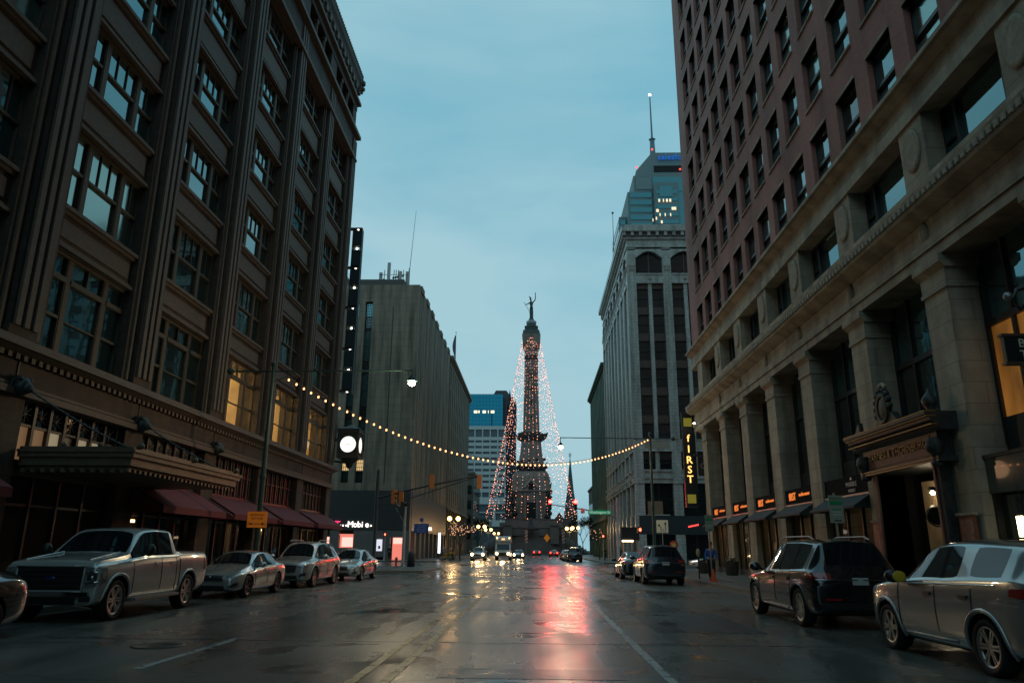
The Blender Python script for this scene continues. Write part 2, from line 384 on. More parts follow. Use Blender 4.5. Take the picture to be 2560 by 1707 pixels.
# ================================================================ windows
WC = {}
def win_mesh(kind, W, H, g, fr, **k):
    key = (kind, round(W,2), round(H,2), g.name, fr.name, tuple(sorted(k.items())))
    if key in WC: return WC[key]
    m = MB(); t = .05 if kind == 'triple' else .07
    def pane(x0, x1, z0, z1, y=.07): m.quad((x0,y,z0),(x1,y,z0),(x1,y,z1),(x0,y,z1), g)
    def fb(x0, x1, z0, z1, y0=-.02, y1=.10): m.box(x0, x1, y0, y1, z0, z1, fr)
    if kind == 'triple':
        tr = k.get('tr', 0); side = W*.245; mul = .24
        xs = [(-W/2, -W/2+side), (-W/2+side+mul, W/2-side-mul), (W/2-side, W/2)]
        for (a, b) in ((xs[0][1], xs[1][0]), (xs[1][1], xs[2][0])): fb(a, b, 0, H, -.05, .14)
        fb(-W/2, W/2, H-.10, H, -.06); fb(-W/2, W/2, 0, .10, -.10)
        H1 = H-tr
        for i, (a, b) in enumerate(xs):
            z1 = H1
            if tr:
                fb(a, b, H1-.09, H1+.09, -.08); pane(a+t, b-t, H1+.09, H-.1)
                if i == 1: fb((a+b)/2-.03, (a+b)/2+.03, H1, H, -.02)
            fb(a, a+t, 0, H, -.03); fb(b-t, b, 0, H, -.03)
            mid = .1+(z1-.1)*.5
            if i == 1 and tr: mid = .1+(z1-.1)*.48; fb(a, b, mid-.025, mid+.025, .0)
            else: fb(a, b, mid-.05, mid+.05, -.03)
            pane(a+t, b-t, .1, mid, .085); pane(a+t, b-t, mid, z1-.05, .06)
            if not tr:
                n = 3 if i == 1 else 2
                for q in range(1, n): x = a+(b-a)*q/n; fb(x-.022, x+.022, mid, H-.1, .01, .09)
    elif kind == 'sash':
        fb(-W/2, -W/2+t, 0, H); fb(W/2-t, W/2, 0, H); fb(-W/2+t, W/2-t, H-t, H); fb(-W/2+t, W/2-t, 0, .09); mid = H*.5
        fb(-W/2+t, W/2-t, mid-.07, mid+.07, -.03); pane(-W/2+t, W/2-t, .09, mid-.06, .09); pane(-W/2+t, W/2-t, mid+.06, H-t, .05)
        if k.get('blind'): pass
    elif kind == 'grid':
        nx, nz = k.get('nx', 2), k.get('nz', 2); s = k.get('s', .05)
        fb(-W/2, -W/2+t, 0, H); fb(W/2-t, W/2, 0, H); fb(-W/2+t, W/2-t, H-t, H); fb(-W/2+t, W/2-t, 0, t)
        for i in range(1, nx): x = -W/2+W*i/nx; fb(x-s/2, x+s/2, t, H-t, .0)
        for i in range(1, nz): z = H*i/nz; fb(-W/2+t, W/2-t, z-s/2, z+s/2, .01)
        pane(-W/2+t, W/2-t, t, H-t)
    elif kind == 'chicago':
        side = W*.2; fb(-W/2, -W/2+t, 0, H); fb(W/2-t, W/2, 0, H); fb(-W/2+t, W/2-t, H-.12, H); fb(-W/2+t, W/2-t, 0, .1)
        for s_ in (-1, 1): fb(s_*(W/2-side)-.08, s_*(W/2-side)+.08, .1, H-.12, -.06)
        for s_ in (-1, 1): fb(min(s_*W/2, s_*(W/2-side)), max(s_*W/2, s_*(W/2-side)), H*.5-.05, H*.5+.05, -.01)
        pane(-W/2+t, W/2-t, .1, H-.12)
    WC[key] = m.mesh('window'); return WC[key]
def place_windows(root, items, limit=100, name='window', label=None):
    """items: (origin, u, w, mesh[, label]); the hundred that show largest become parts, the rest one part of kind stuff"""
    def size(it):
        me = it[3]; xs = [v.co for v in me.vertices]; W = max(v.x for v in xs)-min(v.x for v in xs); H = max(v.z for v in xs)-min(v.z for v in xs)
        d = Vector(it[0])-CAMP; c = abs(d.normalized().dot(Vector(it[2])))
        return W*H*c/d.length_squared
    items = sorted(items, key=size, reverse=True)
    for it in items[:limit]:
        o = link(name, it[3], root); M = frameT(it[0], it[1], it[2])
        o.matrix_local = M @ Matrix.Rotation(random.gauss(0, .0022), 4, 'Z') @ Matrix.Rotation(random.gauss(0, .0022), 4, 'X')
        if len(it) > 4 and it[4]: o['label'] = it[4]
    if len(items) > limit:
        m = MB()
        for it in items[limit:]:
            m.T = frameT(it[0], it[1], it[2]); me = it[3]; o = len(m.v)
            for v in me.vertices: m.v.append(tuple(m.T @ v.co))
            for p in me.polygons: m.f.append(tuple(o+i for i in p.vertices)); m.m.append(m.mi(me.materials[p.material_index])); m.sm.append(False)
        o = m.build(name, root); o['kind'] = 'stuff'; o['label'] = 'remaining smaller windows of the facade'
E_, W_, S_ = ((0,1,0),(1,0,0)), ((0,-1,0),(-1,0,0)), ((1,0,0),(0,-1,0))     # (u, outward) of a wall facing east, west, south

# ================================================================ left: brown department store
def build_department_store():
    root = thing('department_store', 'eight storey brown terracotta department store with bay windows, red awnings and an entrance canopy', 'building')
    XW = -15.2; cen = [0.0+6.85*k for k in range(9)]; Y1 = 55.25
    w = MB()
    w.box(-17.2, -40, -6, Y1-.3, 0, 7.0, VOID); w.box(-17.2, -40, -6, Y1-.3, 11.5, 40.2, VOID)
    w.box(-17.2, -40, -6, 33.6, 7.02, 11.48, VOID); w.box(-23, -40, 33.62, Y1-.3, 7.02, 11.48, VOID)
    w.box(-16.6, -17.2, -6, Y1-.02, 40.3, 40.5, TERRA); w.box(-16.4, -40, Y1-.3, Y1-.02, 0, 40.4, TERRA)
    floors = [(7.35,10.9),(12.4,15.25),(16.95,19.55),(21.36,23.85),(25.8,28.2),(30.2,32.55)]
    for c in cen:
        a, b = c-.62, min(c+.62, Y1)
        w.box(-16.6, XW, a, b, 0, 5.72, TERRA); w.box(-16.6, XW+.08, a-.08, b+.05, 0, .9, TERRA)
        w.box(-16.6, XW, a, b, 7.36, 34.95, TERRA)
        w.box(-16.6, XW-.2, c-1.1, min(c+1.1, Y1-.02), 7.36, 34.9, TERRA)
        for dy in (-.40, 0, .40): w.box(XW, XW+.09, c+dy-.11, c+dy+.11, 7.7, 34.6, TERRA_L)
        for dy in (-.85, .85):
            if c+dy < Y1: w.box(XW-.2, XW-.12, c+dy-.06, c+dy+.06, 7.5, 34.5, TERRA_L)
    # spandrels with sill, sunk panel and hood mould
    tops = [f[1] for f in floors]; bots = [f[0] for f in floors[1:]]+[34.95]
    for c0, c1 in zip(cen[:-1], cen[1:]):
        y0, y1 = c0+1.1, c1-1.1
        for zt, zb in zip(tops, bots):
            w.box(-16.6, XW-.45, y0, y1, zt, zb, TERRA)
            w.box(XW-.45, XW-.24, y0, y1, zb-.17, zb-.03, TERRA_L); w.box(XW-.45, XW-.34, y0, y1, zb-.30, zb-.17, TERRA_L)
            w.box(XW-.45, XW-.28, y0, y1, zt+.03, zt+.15, TERRA_L); w.box(XW-.45, XW-.36, y0, y1, zt+.15, zt+.24, TERRA_L)
            w.box(XW-.45, XW-.40, y0+.25, y1-.25, zt+.42, zb-.48, TERRA_L)
        w.box(-16.6, XW-.45, y0, y1, 5.7, 7.36, TERRA)
    # belt courses
    w.box(-16.6, XW+.04, -6, Y1, 5.9, 6.86, TERRA)
    w.box(XW-.6, XW+.22, -6, Y1+.2, 5.70, 5.90, TERRA_L); w.box(XW-.6, XW+.12, -6, Y1+.1, 5.95, 6.04, TERRA_L)
    w.prism([(XW+.04,6.86),(XW+.34,7.02),(XW+.42,7.02),(XW+.42,7.12),(XW+.30,7.20),(XW+.30,7.30),(XW+.1,7.38),(XW-.6,7.38),(XW-.6,6.86)], 'y', -6, Y1+.3, TERRA_L)
    for k in range(int(61/.34)): w.box(XW+.04, XW+.2, -6+k*.34, -5.83+k*.34, 6.70, 6.86, TERRA_L)
    for k in range(9): w.box(XW+.04, XW+.07, cen[k]-.02, cen[k]+.03, 6.05, 6.7, DARK)
    # upper stages: band, ledge, attic, cornice
    w.box(-16.6, XW-.02, -6, Y1-.1, 33.2, 34.95, TERRA)
    w.box(XW-.3, XW+.2, -6, Y1, 32.72, 32.9, TERRA_L); w.box(XW-.3, XW+.1, -6, Y1, 32.95, 33.2, TERRA_L)
    w.box(-16.6, XW+.34, -6, Y1+.3, 34.95, 35.25, TERRA_L); w.box(-16.6, XW+.16, -6, Y1+.1, 35.25, 35.38, TERRA_L)
    att = []
    for c0, c1 in zip(cen[:-1], cen[1:]):
        w.box(-16.6, XW-.1, c1-.75, min(c1+.75, Y1-.15), 35.38, 37.6, TERRA)
        ys = [c0+.75, c0+2.55, c0+4.42, c1-.75]
        for a, b in zip(ys[:-1], ys[1:]):
            att.append(((-15.75, (a+b)/2, 35.4), *E_, win_mesh('sash', b-a-.24, 2.1, GL_D, FRAMEK)))
        for y in ys[1:3]: w.tube([(-15.45, y, 35.38), (-15.45, y, 37.3)], .13, TERRA_L, 8); w.box(-15.7, -15.3, y-.18, y+.18, 37.2, 37.5, TERRA_L)
    w.box(-16.6, XW-.05, -6, Y1-.15, 37.5, 38.1, TERRA); w.box(-16.6, XW+.22, -6, Y1+.1, 38.1, 38.35, TERRA_L)
    w.box(-16.6, XW-.05, -6, Y1-.15, 38.35, 39.4, TERRA)
    w.prism([(XW-.1,39.4),(XW+.05,39.6),(XW+.1,40.0),(XW+.24,40.3),(XW+.24,40.75),(XW+.16,40.9),(XW-1.4,40.9),(XW-1.4,39.4)], 'y', -6, Y1+.35, TERRA)
    for k in range(178): w.box(XW+.0, XW+.28, -6+k*.345, -5.84+k*.345, 40.86, 41.05, TERRA_L)
    for k in range(60): w.box(XW-.05, XW+.12, -6+k*1.03, -5.6+k*1.03, 39.1, 39.62, TERRA_L)
    w.build('wall', root)
    for i, y in enumerate((Y1+.1, 42.0)):       # lion-headed gargoyle blocks on the cornice
        q = MB(); q.box(-.25, .3, -.45, .35, -.7, .55, TERRA_L); q.ball((.3, 0, .15), .28, TERRA_L, 10); q.ball((.42, -.02, .0), .17, TERRA_L, 8); q.ball((.3, -.28, .35), .14, TERRA_L, 6); q.ball((.3, .28, .35), .14, TERRA_L, 6)
        q.ball((.35, 0, -.45), .22, TERRA_L, 8)
        q.build('gargoyle', root, (XW-.12, y, 40.3))
    items = list(att)
    for bi, (c0, c1) in enumerate(zip(cen[:-1], cen[1:])):
        yc = (c0+c1)/2; W = c1-c0-2.2
        for fi, (zb, zt) in enumerate(floors):
            g = random.choice([GL_A, GL_A, GL_A, GL_B, GL_A])
            if bi == 3 and fi in (1, 2) or (bi == 7 and fi < 3): g = GL_B if fi == 1 else GL_A
            if fi == 0 and bi in (5, 6, 7): g = CLEAR
            me = win_mesh('triple', W, zt-zb, g, FRAME, tr=(.85 if fi == 0 else 0))
            items.append(((-15.80, yc, zb), *E_, me, 'warm lit second floor window' if g is CLEAR else None))
    place_windows(root, items)
    # lit rooms behind three second-floor windows
    WARM = mat('lit_room_wall', (.62,.46,.26), .8, var=.12, scale=1.2); WC_ = mat('lit_room_ceiling', (.55,.42,.27), .8)
    for bi in (5, 6, 7):
        yc = cen[bi]+3.425; m = MB(); x0, x1, y0, y1, z0, z1 = -16.75, -22.4, yc-3.1, yc+3.1, 7.2, 11.3
        m.quad((x1,y0,z0),(x1,y1,z0),(x1,y1,z1),(x1,y0,z1), WARM); m.quad((x0,y0,z0),(x1,y0,z0),(x1,y0,z1),(x0,y0,z1), WARM)
        m.quad((x0,y1,z0),(x1,y1,z0),(x1,y1,z1),(x0,y1,z1), WARM); m.quad((x0,y0,z1),(x1,y0,z1),(x1,y1,z1),(x0,y1,z1), WC_)
        m.quad((x0,y0,z0),(x1,y0,z0),(x1,y1,z0),(x0,y1,z0), WC_)
        m.quad((x0,y0,z0-.6),(x0,y1,z0-.6),(x0,y1,z0),(x0,y0,z0), WC_)
        for q in range(3): m.tube([(x0-.9-q*1.7, y0+.1, z1-.45), (x0-.9-q*1.7, y1-.1, z1-.45)], .16, WC_, 8)
        for q in range(9): m.box(x1+.02, x1+.05, y0+q*.72, y0+q*.72+.03, z0, z1, WC_)
        o = m.build('lit_room', root)
        lt = MB(); 
        for q in (0, 1): lt.box(-18.0-2.2*q, -17.9-2.2*q, yc-2.4, yc+2.4, 10.05, 10.12, emis('fluorescent_tube', (1,.74,.38), 42))
        lt.build('tube_light', root)
    # cut the dark core where the rooms are: the rooms stand in front of it, so move the core back there
    # ground floor: clerestory, storefronts
    g = MB(); SLAT = mat('clerestory_glass', (.20,.21,.19), .35, var=.2, scale=2)
    WARMG = emis('lit_clerestory_pane', (1,.55,.26), .13); WARMG2 = emis('lit_clerestory_pane_pale', (1,.80,.50), .24)
    for bi, (c0, c1) in enumerate(zip(cen[:-1], cen[1:])):
        y0, y1 = c0+.75, c1-.75; n = 7; d = (y1-y0)/n
        f = MB()
        for k in range(n+1): f.box(-15.6, -15.42, y0+k*d-.06, y0+k*d+.06, 3.9, 5.7, FRAMEK)
        f.box(-15.6, -15.42, y0, y1, 3.84, 3.95, FRAMEK); f.box(-15.6, -15.45, y0, y1, 4.96, 5.03, FRAMEK)
        for k in range(n):
            lit = bi == 3 and k < 6
            pm = (WARMG if k < 2 else WARMG2) if lit and k != 3 else SLAT
            f.quad((-15.55, y0+k*d, 3.95), (-15.55, y0+(k+1)*d, 3.95), (-15.55, y0+(k+1)*d, 5.0), (-15.55, y0+k*d, 5.0), pm)
            f.quad((-15.55, y0+k*d, 5.0), (-15.55, y0+(k+1)*d, 5.0), (-15.55, y0+(k+1)*d, 5.7), (-15.55, y0+k*d, 5.7), SLAT if bi != 3 else GL_D)
            if bi < 5:          # star tracery in the upper lights
                cy, cz = y0+(k+.5)*d, 5.34
                for q in range(4):
                    a = q*pi/4; r = .36; f.tube([(-15.5, cy-r*cos(a), cz-r*.85*sin(a)), (-15.5, cy+r*cos(a), cz+r*.85*sin(a))], .018, FRAMEK, 4)
            else:
                f.box(-15.52, -15.46, y0+(k+.5)*d-.03, y0+(k+.5)*d+.03, 3.95, 5.7, FRAMEK)
        f.build('clerestory_window', root)
        # shop front
        s = MB(); s.box(-15.9, -15.5, y0, y1, 3.5, 3.86, DARK); s.box(-15.7, -15.5, y0, y1, .14, .55, DARK)
        for k in range(5): yy = y0+(y1-y0)*k/4; s.box(-15.66, -15.5, yy-.05, yy+.05, .5, 3.5, FRAMEK)
        s.box(-15.62, -15.54, y0, y1, 2.62, 2.70, FRAMEK)
        gm = CLEAR if bi >= 4 else VOID
        s.quad((-15.58, y0, .5), (-15.58, y1, .5), (-15.58, y1, 3.5), (-15.58, y0, 3.5), gm)
        if bi >= 4:
            SH = mat('shop_interior', (.10,.075,.05), .8, var=.4, scale=2)
            s.quad((-17.1, y0, .14), (-17.1, y1, .14), (-17.1, y1, 3.5), (-17.1, y0, 3.5), SH)
            s.quad((-15.6, y0, .2), (-17.1, y0, .2), (-17.1, y1, .2), (-15.6, y1, .2), SH)
            for k in range(4):
                if (bi+k) % 3 == 0: s.box(-16.9, -16.8, y0+.5+k*1.2, y0+.75+k*1.2, 2.45, 2.56, emis('warm_shop_bulb', (1,.62,.25), 9, False))
            if bi == 7:
                for k in range(3): s.box(-16.5, -16.45, y0+.7+k*1.35, y0+1.85+k*1.35, .55, 2.4, emis('amber_blind', (1,.52,.16), .22))
        s.build('shop_window', root)
    AWN = mat('dark_red_canvas', (.17,.030,.035), .75, var=.12, scale=2)
    for bi in (4, 5, 6, 7):
        c0, c1 = cen[bi], cen[bi+1]; y0, y1 = c0+.5, c1-.5
        if bi == 7: y1 = c1-.1
        a = MB(); a.prism([(-15.45,3.86),(-13.95,2.98),(-13.95,2.72),(-13.99,2.72),(-13.99,2.93),(-15.45,3.80)], 'y', y0, y1, AWN)
        for y in (y0, y1): a.add([(-15.45,y,3.84),(-13.97,y,2.96),(-13.97,y,2.72),(-15.45,y,2.72)], [(0,1,2,3)], AWN)
        for k in range(5): yy = y0+(y1-y0)*k/4; a.tube([(-15.4,yy,3.70),(-14.02,yy,2.86)], .015, STEEL, 4)
        a.build('awning', root)
    a = MB(); a.prism([(-15.45,3.86),(-13.95,2.98),(-13.95,2.72),(-13.99,2.72),(-13.99,2.93),(-15.45,3.80)], 'y', 13.2, 19.6, AWN); a.build('awning', root)
    # entrance canopy hung on chains from lion heads
    c = MB(); CN = mat('canopy_bronze', (.16,.13,.09), .5, metal=.2, var=.25, scale=5)
    X0, X1, YA, YB = -15.3, -11.9, 21.5, 29.4
    c.box(X0, X1, YA, YB, 3.78, 4.02, CN); c.box(X0, X1-.18, YA+.15, YB-.15, 3.66, 3.78, CN)
    c.box(X0, X1+.10, YA-.10, YB+.10, 4.02, 4.16, CN); c.box(X0, X1+.16, YA-.16, YB+.16, 4.16, 4.24, CN); c.box(X0, X1+.04, YA-.04, YB+.04, 4.24, 4.33, CN)
    for k in range(26): c.box(X1-.16, X1-.06, YA+.05+k*.305, YA+.17+k*.305, 3.60, 3.70, CN)
    for k in range(11): c.box(X0+.1+k*.3, X0+.22+k*.3, YA+.02, YA+.12, 3.58, 3.70, CN)
    for y in (YA+.3, (YA+YB)/2, YB-.3): c.ball((X1+.08, y, 4.38), .10, CN, 8)
    for x in (-14, -12.9): c.ball((x, YA, 4.38), .08, CN, 8)
    c.build('entrance_canopy', root)
    LI = mat('lion_head_bronze', (.035,.045,.045), .45, var=.2)
    for y, ye in ((20.55, 21.9), (27.4, 28.9), (34.25, None)):
        l = MB(); l.ball((0, 0, 0), .26, LI, 12, sz=1.15); l.ball((.18, 0, -.06), .17, LI, 10); l.ball((.30, 0, -.12), .09, LI, 8)
        for s_ in (-1, 1): l.ball((.08, s_*.2, .2), .08, LI, 8); l.ball((.27, s_*.07, .03), .025, VOID, 6)
        l.lathe([(.30,-.1),(.33,-.06),(.30,-.02)], (-.05,0,0), LI, 16, 'x')
        l.build('lion_head', root, (XW+.25, y, 5.95))
        if ye:
            ch = MB(); A, B = Vector((XW+.5, y, 5.85)), Vector((X1-.1, ye-.6, 4.3)); n = 34
            for k in range(n):
                p = A.lerp(B, k/n); q = A.lerp(B, (k+1)/n); s_ = -.25*4*(k/n)*(1-k/n); p.z += s_*.3; q.z += -.25*.3*4*((k+1)/n)*(1-(k+1)/n)
                ch.tube([p, q], .035 if k % 2 else .022, LI, 5)
            ch.build('canopy_chain', root)
    # entrance doors in shadow
    d = MB(); d.box(-15.75, -15.68, 21.4, 26.5, .14, 3.6, FRAMEK)
    for k in range(4): d.box(-15.68, -15.66, 21.6+k*1.22, 22.6+k*1.22, .25, 2.7, VOID)
    d.build('entrance_door', root)
    # stool in a lit window (a thing of its own)
    st = thing('step_stool', 'tall wooden bar stool standing inside a lit second floor window', 'stool', (-16.9, 37.6, 7.2))
    WD = mat('brown_wood', (.16,.08,.035), .6, var=.2, scale=9)
    m = MB(); m.box(-.22,.22,-.22,.22,1.28,1.34,WD); m.build('seat', st)
    for sx in (-1,1):
        for sy in (-1,1):
            m = MB(); m.tube([(sx*.30,sy*.30,0),(sx*.19,sy*.19,1.28)], .025, WD, 6); m.build('leg', st)
    m = MB()
    for z, r in ((.35,.27),(.75,.235),(1.05,.21)):
        for (a, b) in (((-r,-r),(r,-r)),((r,-r),(r,r)),((r,r),(-r,r)),((-r,r),(-r,-r))): m.tube([(a[0],a[1],z),(b[0],b[1],z)], .016, WD, 5)
    m.build('rung', st)
build_department_store()

def build_corner_clock():
    t = thing('street_clock', 'large bronze four faced clock glowing on the corner of the brown department store', 'clock', (-14.1, 55.9, 9.0))
    m = MB(); h = .72
    m.box(-h, h, -h, h, -.95, .95, BRONZE); m.box(-h-.12, h+.12, -h-.12, h+.12, .88, 1.02, BRONZE); m.box(-h-.05, h+.05, -h-.05, h+.05, 1.02, 1.2, BRONZE)
    m.lathe([(.78,1.2),(.6,1.36),(.25,1.45),(.08,1.6),(.03,1.8)], (0,0,0), BRONZE, 12); m.box(-h-.1, h+.1, -h-.1, h+.1, -1.0, -.86, BRONZE)
    m.lathe([(.05,-1.75),(.2,-1.65),(.32,-1.35),(.62,-1.15),(.72,-1.0)], (0,0,0), BRONZE, 12)
    for sx in (-1,1):
        for sy in (-1,1): m.ball((sx*h, sy*h, 1.12), .15, BRONZE, 8); m.lathe([(.1,-1),(.13,-.5),(.08,0),(.13,.5),(.1,1)], (sx*h, sy*h, 0), BRONZE, 8)
    m.build('clock_case', t)
    FACE = emis('glowing_clock_dial', (1,.95,.84), 1.35)
    for (u, w) in (S_, E_):
        f = MB(); f.T = frameT(tuple(Vector(w)*(h+.02)), u, w); f.lathe([(.001,0),(.60,0)], (0,0,0), FACE, 32, 'y', False)
        f.lathe([(.60,-.05),(.70,-.06),(.72,.02)], (0,0,0), BRONZE, 32, 'y')
        f.build('clock_face', t)
        hnd = MB(); hnd.T = f.T
        for a, l, wd in ((radians(-112), .36, .022), (radians(92), .48, .016)):
            dx, dz = sin(a), cos(a); px, pz = -dz*wd, dx*wd
            hnd.add([(-px*1, -.035, -pz), (dx*l-px*.4, -.035, dz*l-pz*.4), (dx*l+px*.4, -.035, dz*l+pz*.4), (px, -.035, pz)], [(0,1,2,3)], BLACK)
        for k in range(12):
            a = k*pi/6; dx, dz = sin(a), cos(a); q = .013; r0, r1 = .46, .55
            hnd.add([(dx*r0-dz*q, -.034, dz*r0+dx*q), (dx*r1-dz*q, -.034, dz*r1+dx*q), (dx*r1+dz*q, -.034, dz*r1-dx*q), (dx*r0+dz*q, -.034, dz*r0-dx*q)], [(0,1,2,3)], BLACK)
        hnd.build('clock_hands', t)
    b = MB(); b.tube([(-1.1,-.4,.3),(-.9,-.3,.5),(-.7,-.2,.6)], .1, BRONZE, 6); b.tube([(-1.4,-.5,-1.2),(-.9,-.3,-1.25),(-.3,0,-1.3)], .08, BRONZE, 6)
    b.lathe([(.02,.9),(.1,1.3),(.05,1.7),(.02,2.5)], (-1.15,-.1,0), BRONZE, 6); b.build('bracket', t)
build_corner_clock()

def build_marquee_sign():
    t = thing('vertical_sign', 'tall dark vertical marquee sign studded with small bulbs beyond the brown store corner', 'sign', (0,0,0))
    m = MB(); PB = mat('dark_teal_sign_panel', (.015,.03,.038), .5)
    n = 8; z0, z1 = 13.2, 27.1; d = (z1-z0)/n
    for k in range(n): m.box(-15.22, -14.5, 56.55, 57.0, z0+k*d+.36, z0+(k+1)*d-.0, PB)
    m.box(-14.54, -14.46, 56.5, 57.05, z0, z1+.12, PB); m.box(-15.26, -15.18, 56.5, 57.05, z0, z1+.12, PB)
    m.build('sign_panel', t)
    f = MB()
    for k in range(0, n+1, 2):
        z = z0+k*d+.15; f.box(-16.0, -14.5, 56.6, 56.95, z, z+.14, PB)
    f.box(-15.62, -15.54, 56.7, 56.8, z0, z1, PB); f.box(-16.3, -15.6, 55.2, 56.8, z0+.2, z0+.4, PB); f.box(-16.3, -15.6, 55.2, 56.8, z0+6.2, z0+6.4, PB); f.box(-16.3, -15.6, 55.2, 56.8, z1-1.2, z1-1.0, PB)
    f.build('bracket', t)
    for k in range(n+1):
        z = z0+k*d+.18; b = MB()
        b.ball((-14.86, 56.72, z), .085, emis('marquee_bulb', (1,.93,.72), 7, False), 8); b.tube([(-15.2, 56.8, z), (-14.5, 56.8, z)], .03, PB, 5)
        for s_ in (-.2, .22): b.ball((-14.86+s_, 56.78, z+.02), .06, mat('unlit_bulb_glass', (.35,.4,.4), .2), 6)
        b.build('bulb', t)
build_marquee_sign()

# ================================================================ right: brick bank building on a stone base
RB_COLS = [5.6, 10.9, 16.25, 21.6, 27.15, 32.85, 37.95, 43.05, 48.0, 53.45]
def build_brick_tower():
    root = thing('brick_office_tower', 'tall red brick office tower on a carved limestone base with pilasters and shopfronts', 'building')
    X = 12.2; Y0, Y1 = -8, 56.0; H = 70
    w = MB()
    w.box(14.6, 44, Y0, Y1-.3, 4.6, H, VOID); w.box(17.5, 44, Y0, Y1-.3, 0, 4.6, VOID)
    # entablature, mezzanine, ledge : profile of (x offset outwards, z)
    def band(z0, z1, o, m=STONE): w.box(X-o, 14.7, Y0, Y1+max(o, -.05), z0, z1, m)
    band(10.1, 10.42, .10); band(10.44, 10.74, .16); band(10.76, 11.4, .05, STONE)
    w.prism([(X-.10,11.4),(X-.30,11.5),(X-.55,11.66),(X-.62,12.1),(X-.55,12.16),(X-.50,12.2),(14.7,12.2),(14.7,11.4)], 'y', Y0, Y1+.55, STONE)
    for k in range(int((Y1-Y0)/.3)): w.box(X-.66, X-.60, Y0+k*.3, Y0+k*.3+.15, 11.78, 11.98, STONE_D)
    band(12.2, 12.6, .24)
    band(14.9, 15.35, .10); band(15.36, 15.95, -.02)
    w.prism([(X,15.95),(X-.28,16.1),(X-.42,16.15),(X-.42,16.3),(X-.3,16.38),(14.7,16.38),(14.7,15.95)], 'y', Y0, Y1+.4, STONE)
    # stone piers, capitals, bases
    hw = .66
    for c in RB_COLS:
        a, b = c-hw, min(c+hw, Y1)
        w.box(X, 14.7, a, b, .14, 9.08, STONE); w.box(X-.08, 14.7, a-.08, b+.08, .14, .95, STONE); w.box(X-.04, 14.7, a-.04, b+.04, .95, 1.12, STONE)
        w.box(X-.06, 14.7, a-.06, b+.06, 9.08, 9.2, STONE_D); w.box(X-.03, 14.7, a-.03, b+.03, 9.2, 9.68, STONE)
        w.prism([(X-.03,9.68),(X-.12,9.78),(X-.2,9.86),(X-.2,10.1),(14.7,10.1),(14.7,9.68)], 'y', a-.14, b+.14, STONE)
        # mezzanine pier with a scrolled console and shield
        w.box(X-.02, 14.7, c-.72, min(c+.72, Y1), 12.6, 14.9, STONE)
        w.lathe([(.001,.0),(.24,.02),(.30,.05),(.34,.0)], (0,0,0), STONE_D, 4) if False else None
    for c in RB_COLS[:-1]:
        w.T = Matrix.Translation((X-.05, c, 13.95)) @ Matrix.Diagonal((1, 1, 1.5, 1))
        w.lathe([(.46,.06),(.50,.0),(.44,-.06),(.36,-.03),(.001,-.10)], (0,0,0), STONE_D, 20, 'x')
        w.T = Matrix.Translation((X-.10, c, 11.05)) @ Matrix.Diagonal((1, .8, 1.25, 1))
        w.lathe([(.30,.06),(.30,.0),(.26,-.05),(.001,-.09)], (0,0,0), STONE, 16, 'x')
        w.T = None
    w.box(14.4, 14.9, Y0, Y1-.05, 4.6, 10.1, VOID); w.box(13.0, 14.7, Y1-.35, Y1-.02, 0, 10.1, STONE)
    # brick
    ROW0, DZ = 16.40, 3.975; WH, WW = 2.62, 1.82
    YC = [-4.4, -1.6, 1.2, 4.0, 6.7, 9.4, 12.0, 14.7, 17.45, 20.2, 23.0, 25.85, 28.75, 31.55, 34.25, 36.9, 39.5, 42.1, 44.75, 47.4, 50.05, 52.7]
    rows = [ROW0+.05+k*DZ*1.0 for k in range(13)]
    rows = [16.45, 20.55, 24.55, 28.5, 32.45, 36.4, 40.35, 44.3, 48.25, 52.2, 56.15, 60.1, 64.05]
    bw = MB(); edges = [Y0]
    for y in YC: edges += [y-WW/2, y+WW/2]
    edges.append(Y1-.02)
    for z in rows:
        for i in range(0, len(edges), 2): bw.box(X+.1, 13.0, edges[i], edges[i+1], z, z+WH, BRICK)
    zz = [16.38]+[q for z in rows for q in (z, z+WH)]+[H]
    for i in range(0, len(zz), 2): bw.box(X+.1, 13.0, Y0, Y1-.02, zz[i], zz[i+1], BRICK)
    bw.box(13.0, 44, Y1-.3, Y1-.02, 16.4, H, BRICK)
    bw.build('brick_wall', root)
    items = []
    for zi, z in enumerate(rows):
        for yi, y in enumerate(YC):
            if y < 9 and z < 26: continue
            w.box(X+.02, X+.3, y-WW/2-.06, y+WW/2+.06, z-.09, z-.002, STONE); w.box(X+.05, X+.35, y-WW/2, y+WW/2, z+WH, z+WH+.10, STONE)
            g = random.choice([GL_A, GL_A, GL_A, GL_B, GL_A, GL_D])
            items.append(((X+.34, y, z), *W_, win_mesh('sash', WW, WH, g, FRAMEK)))
    place_windows(root, items)
    mi_ = []
    for a, b in zip(RB_COLS[:-1], RB_COLS[1:]):
        mi_.append(((X+.62, (a+b)/2, 12.6), *W_, win_mesh('chicago', b-a-1.44, 2.3, GL_A, FRAMEK)))
        w.box(X+.05, X+.6, a+.72, a+.84, 12.6, 14.9, STONE_D) if False else None
    w.build('stone_base', root)
    for it in mi_:
        o = link('window', it[3], root); o.matrix_local = frameT(*it[:3])
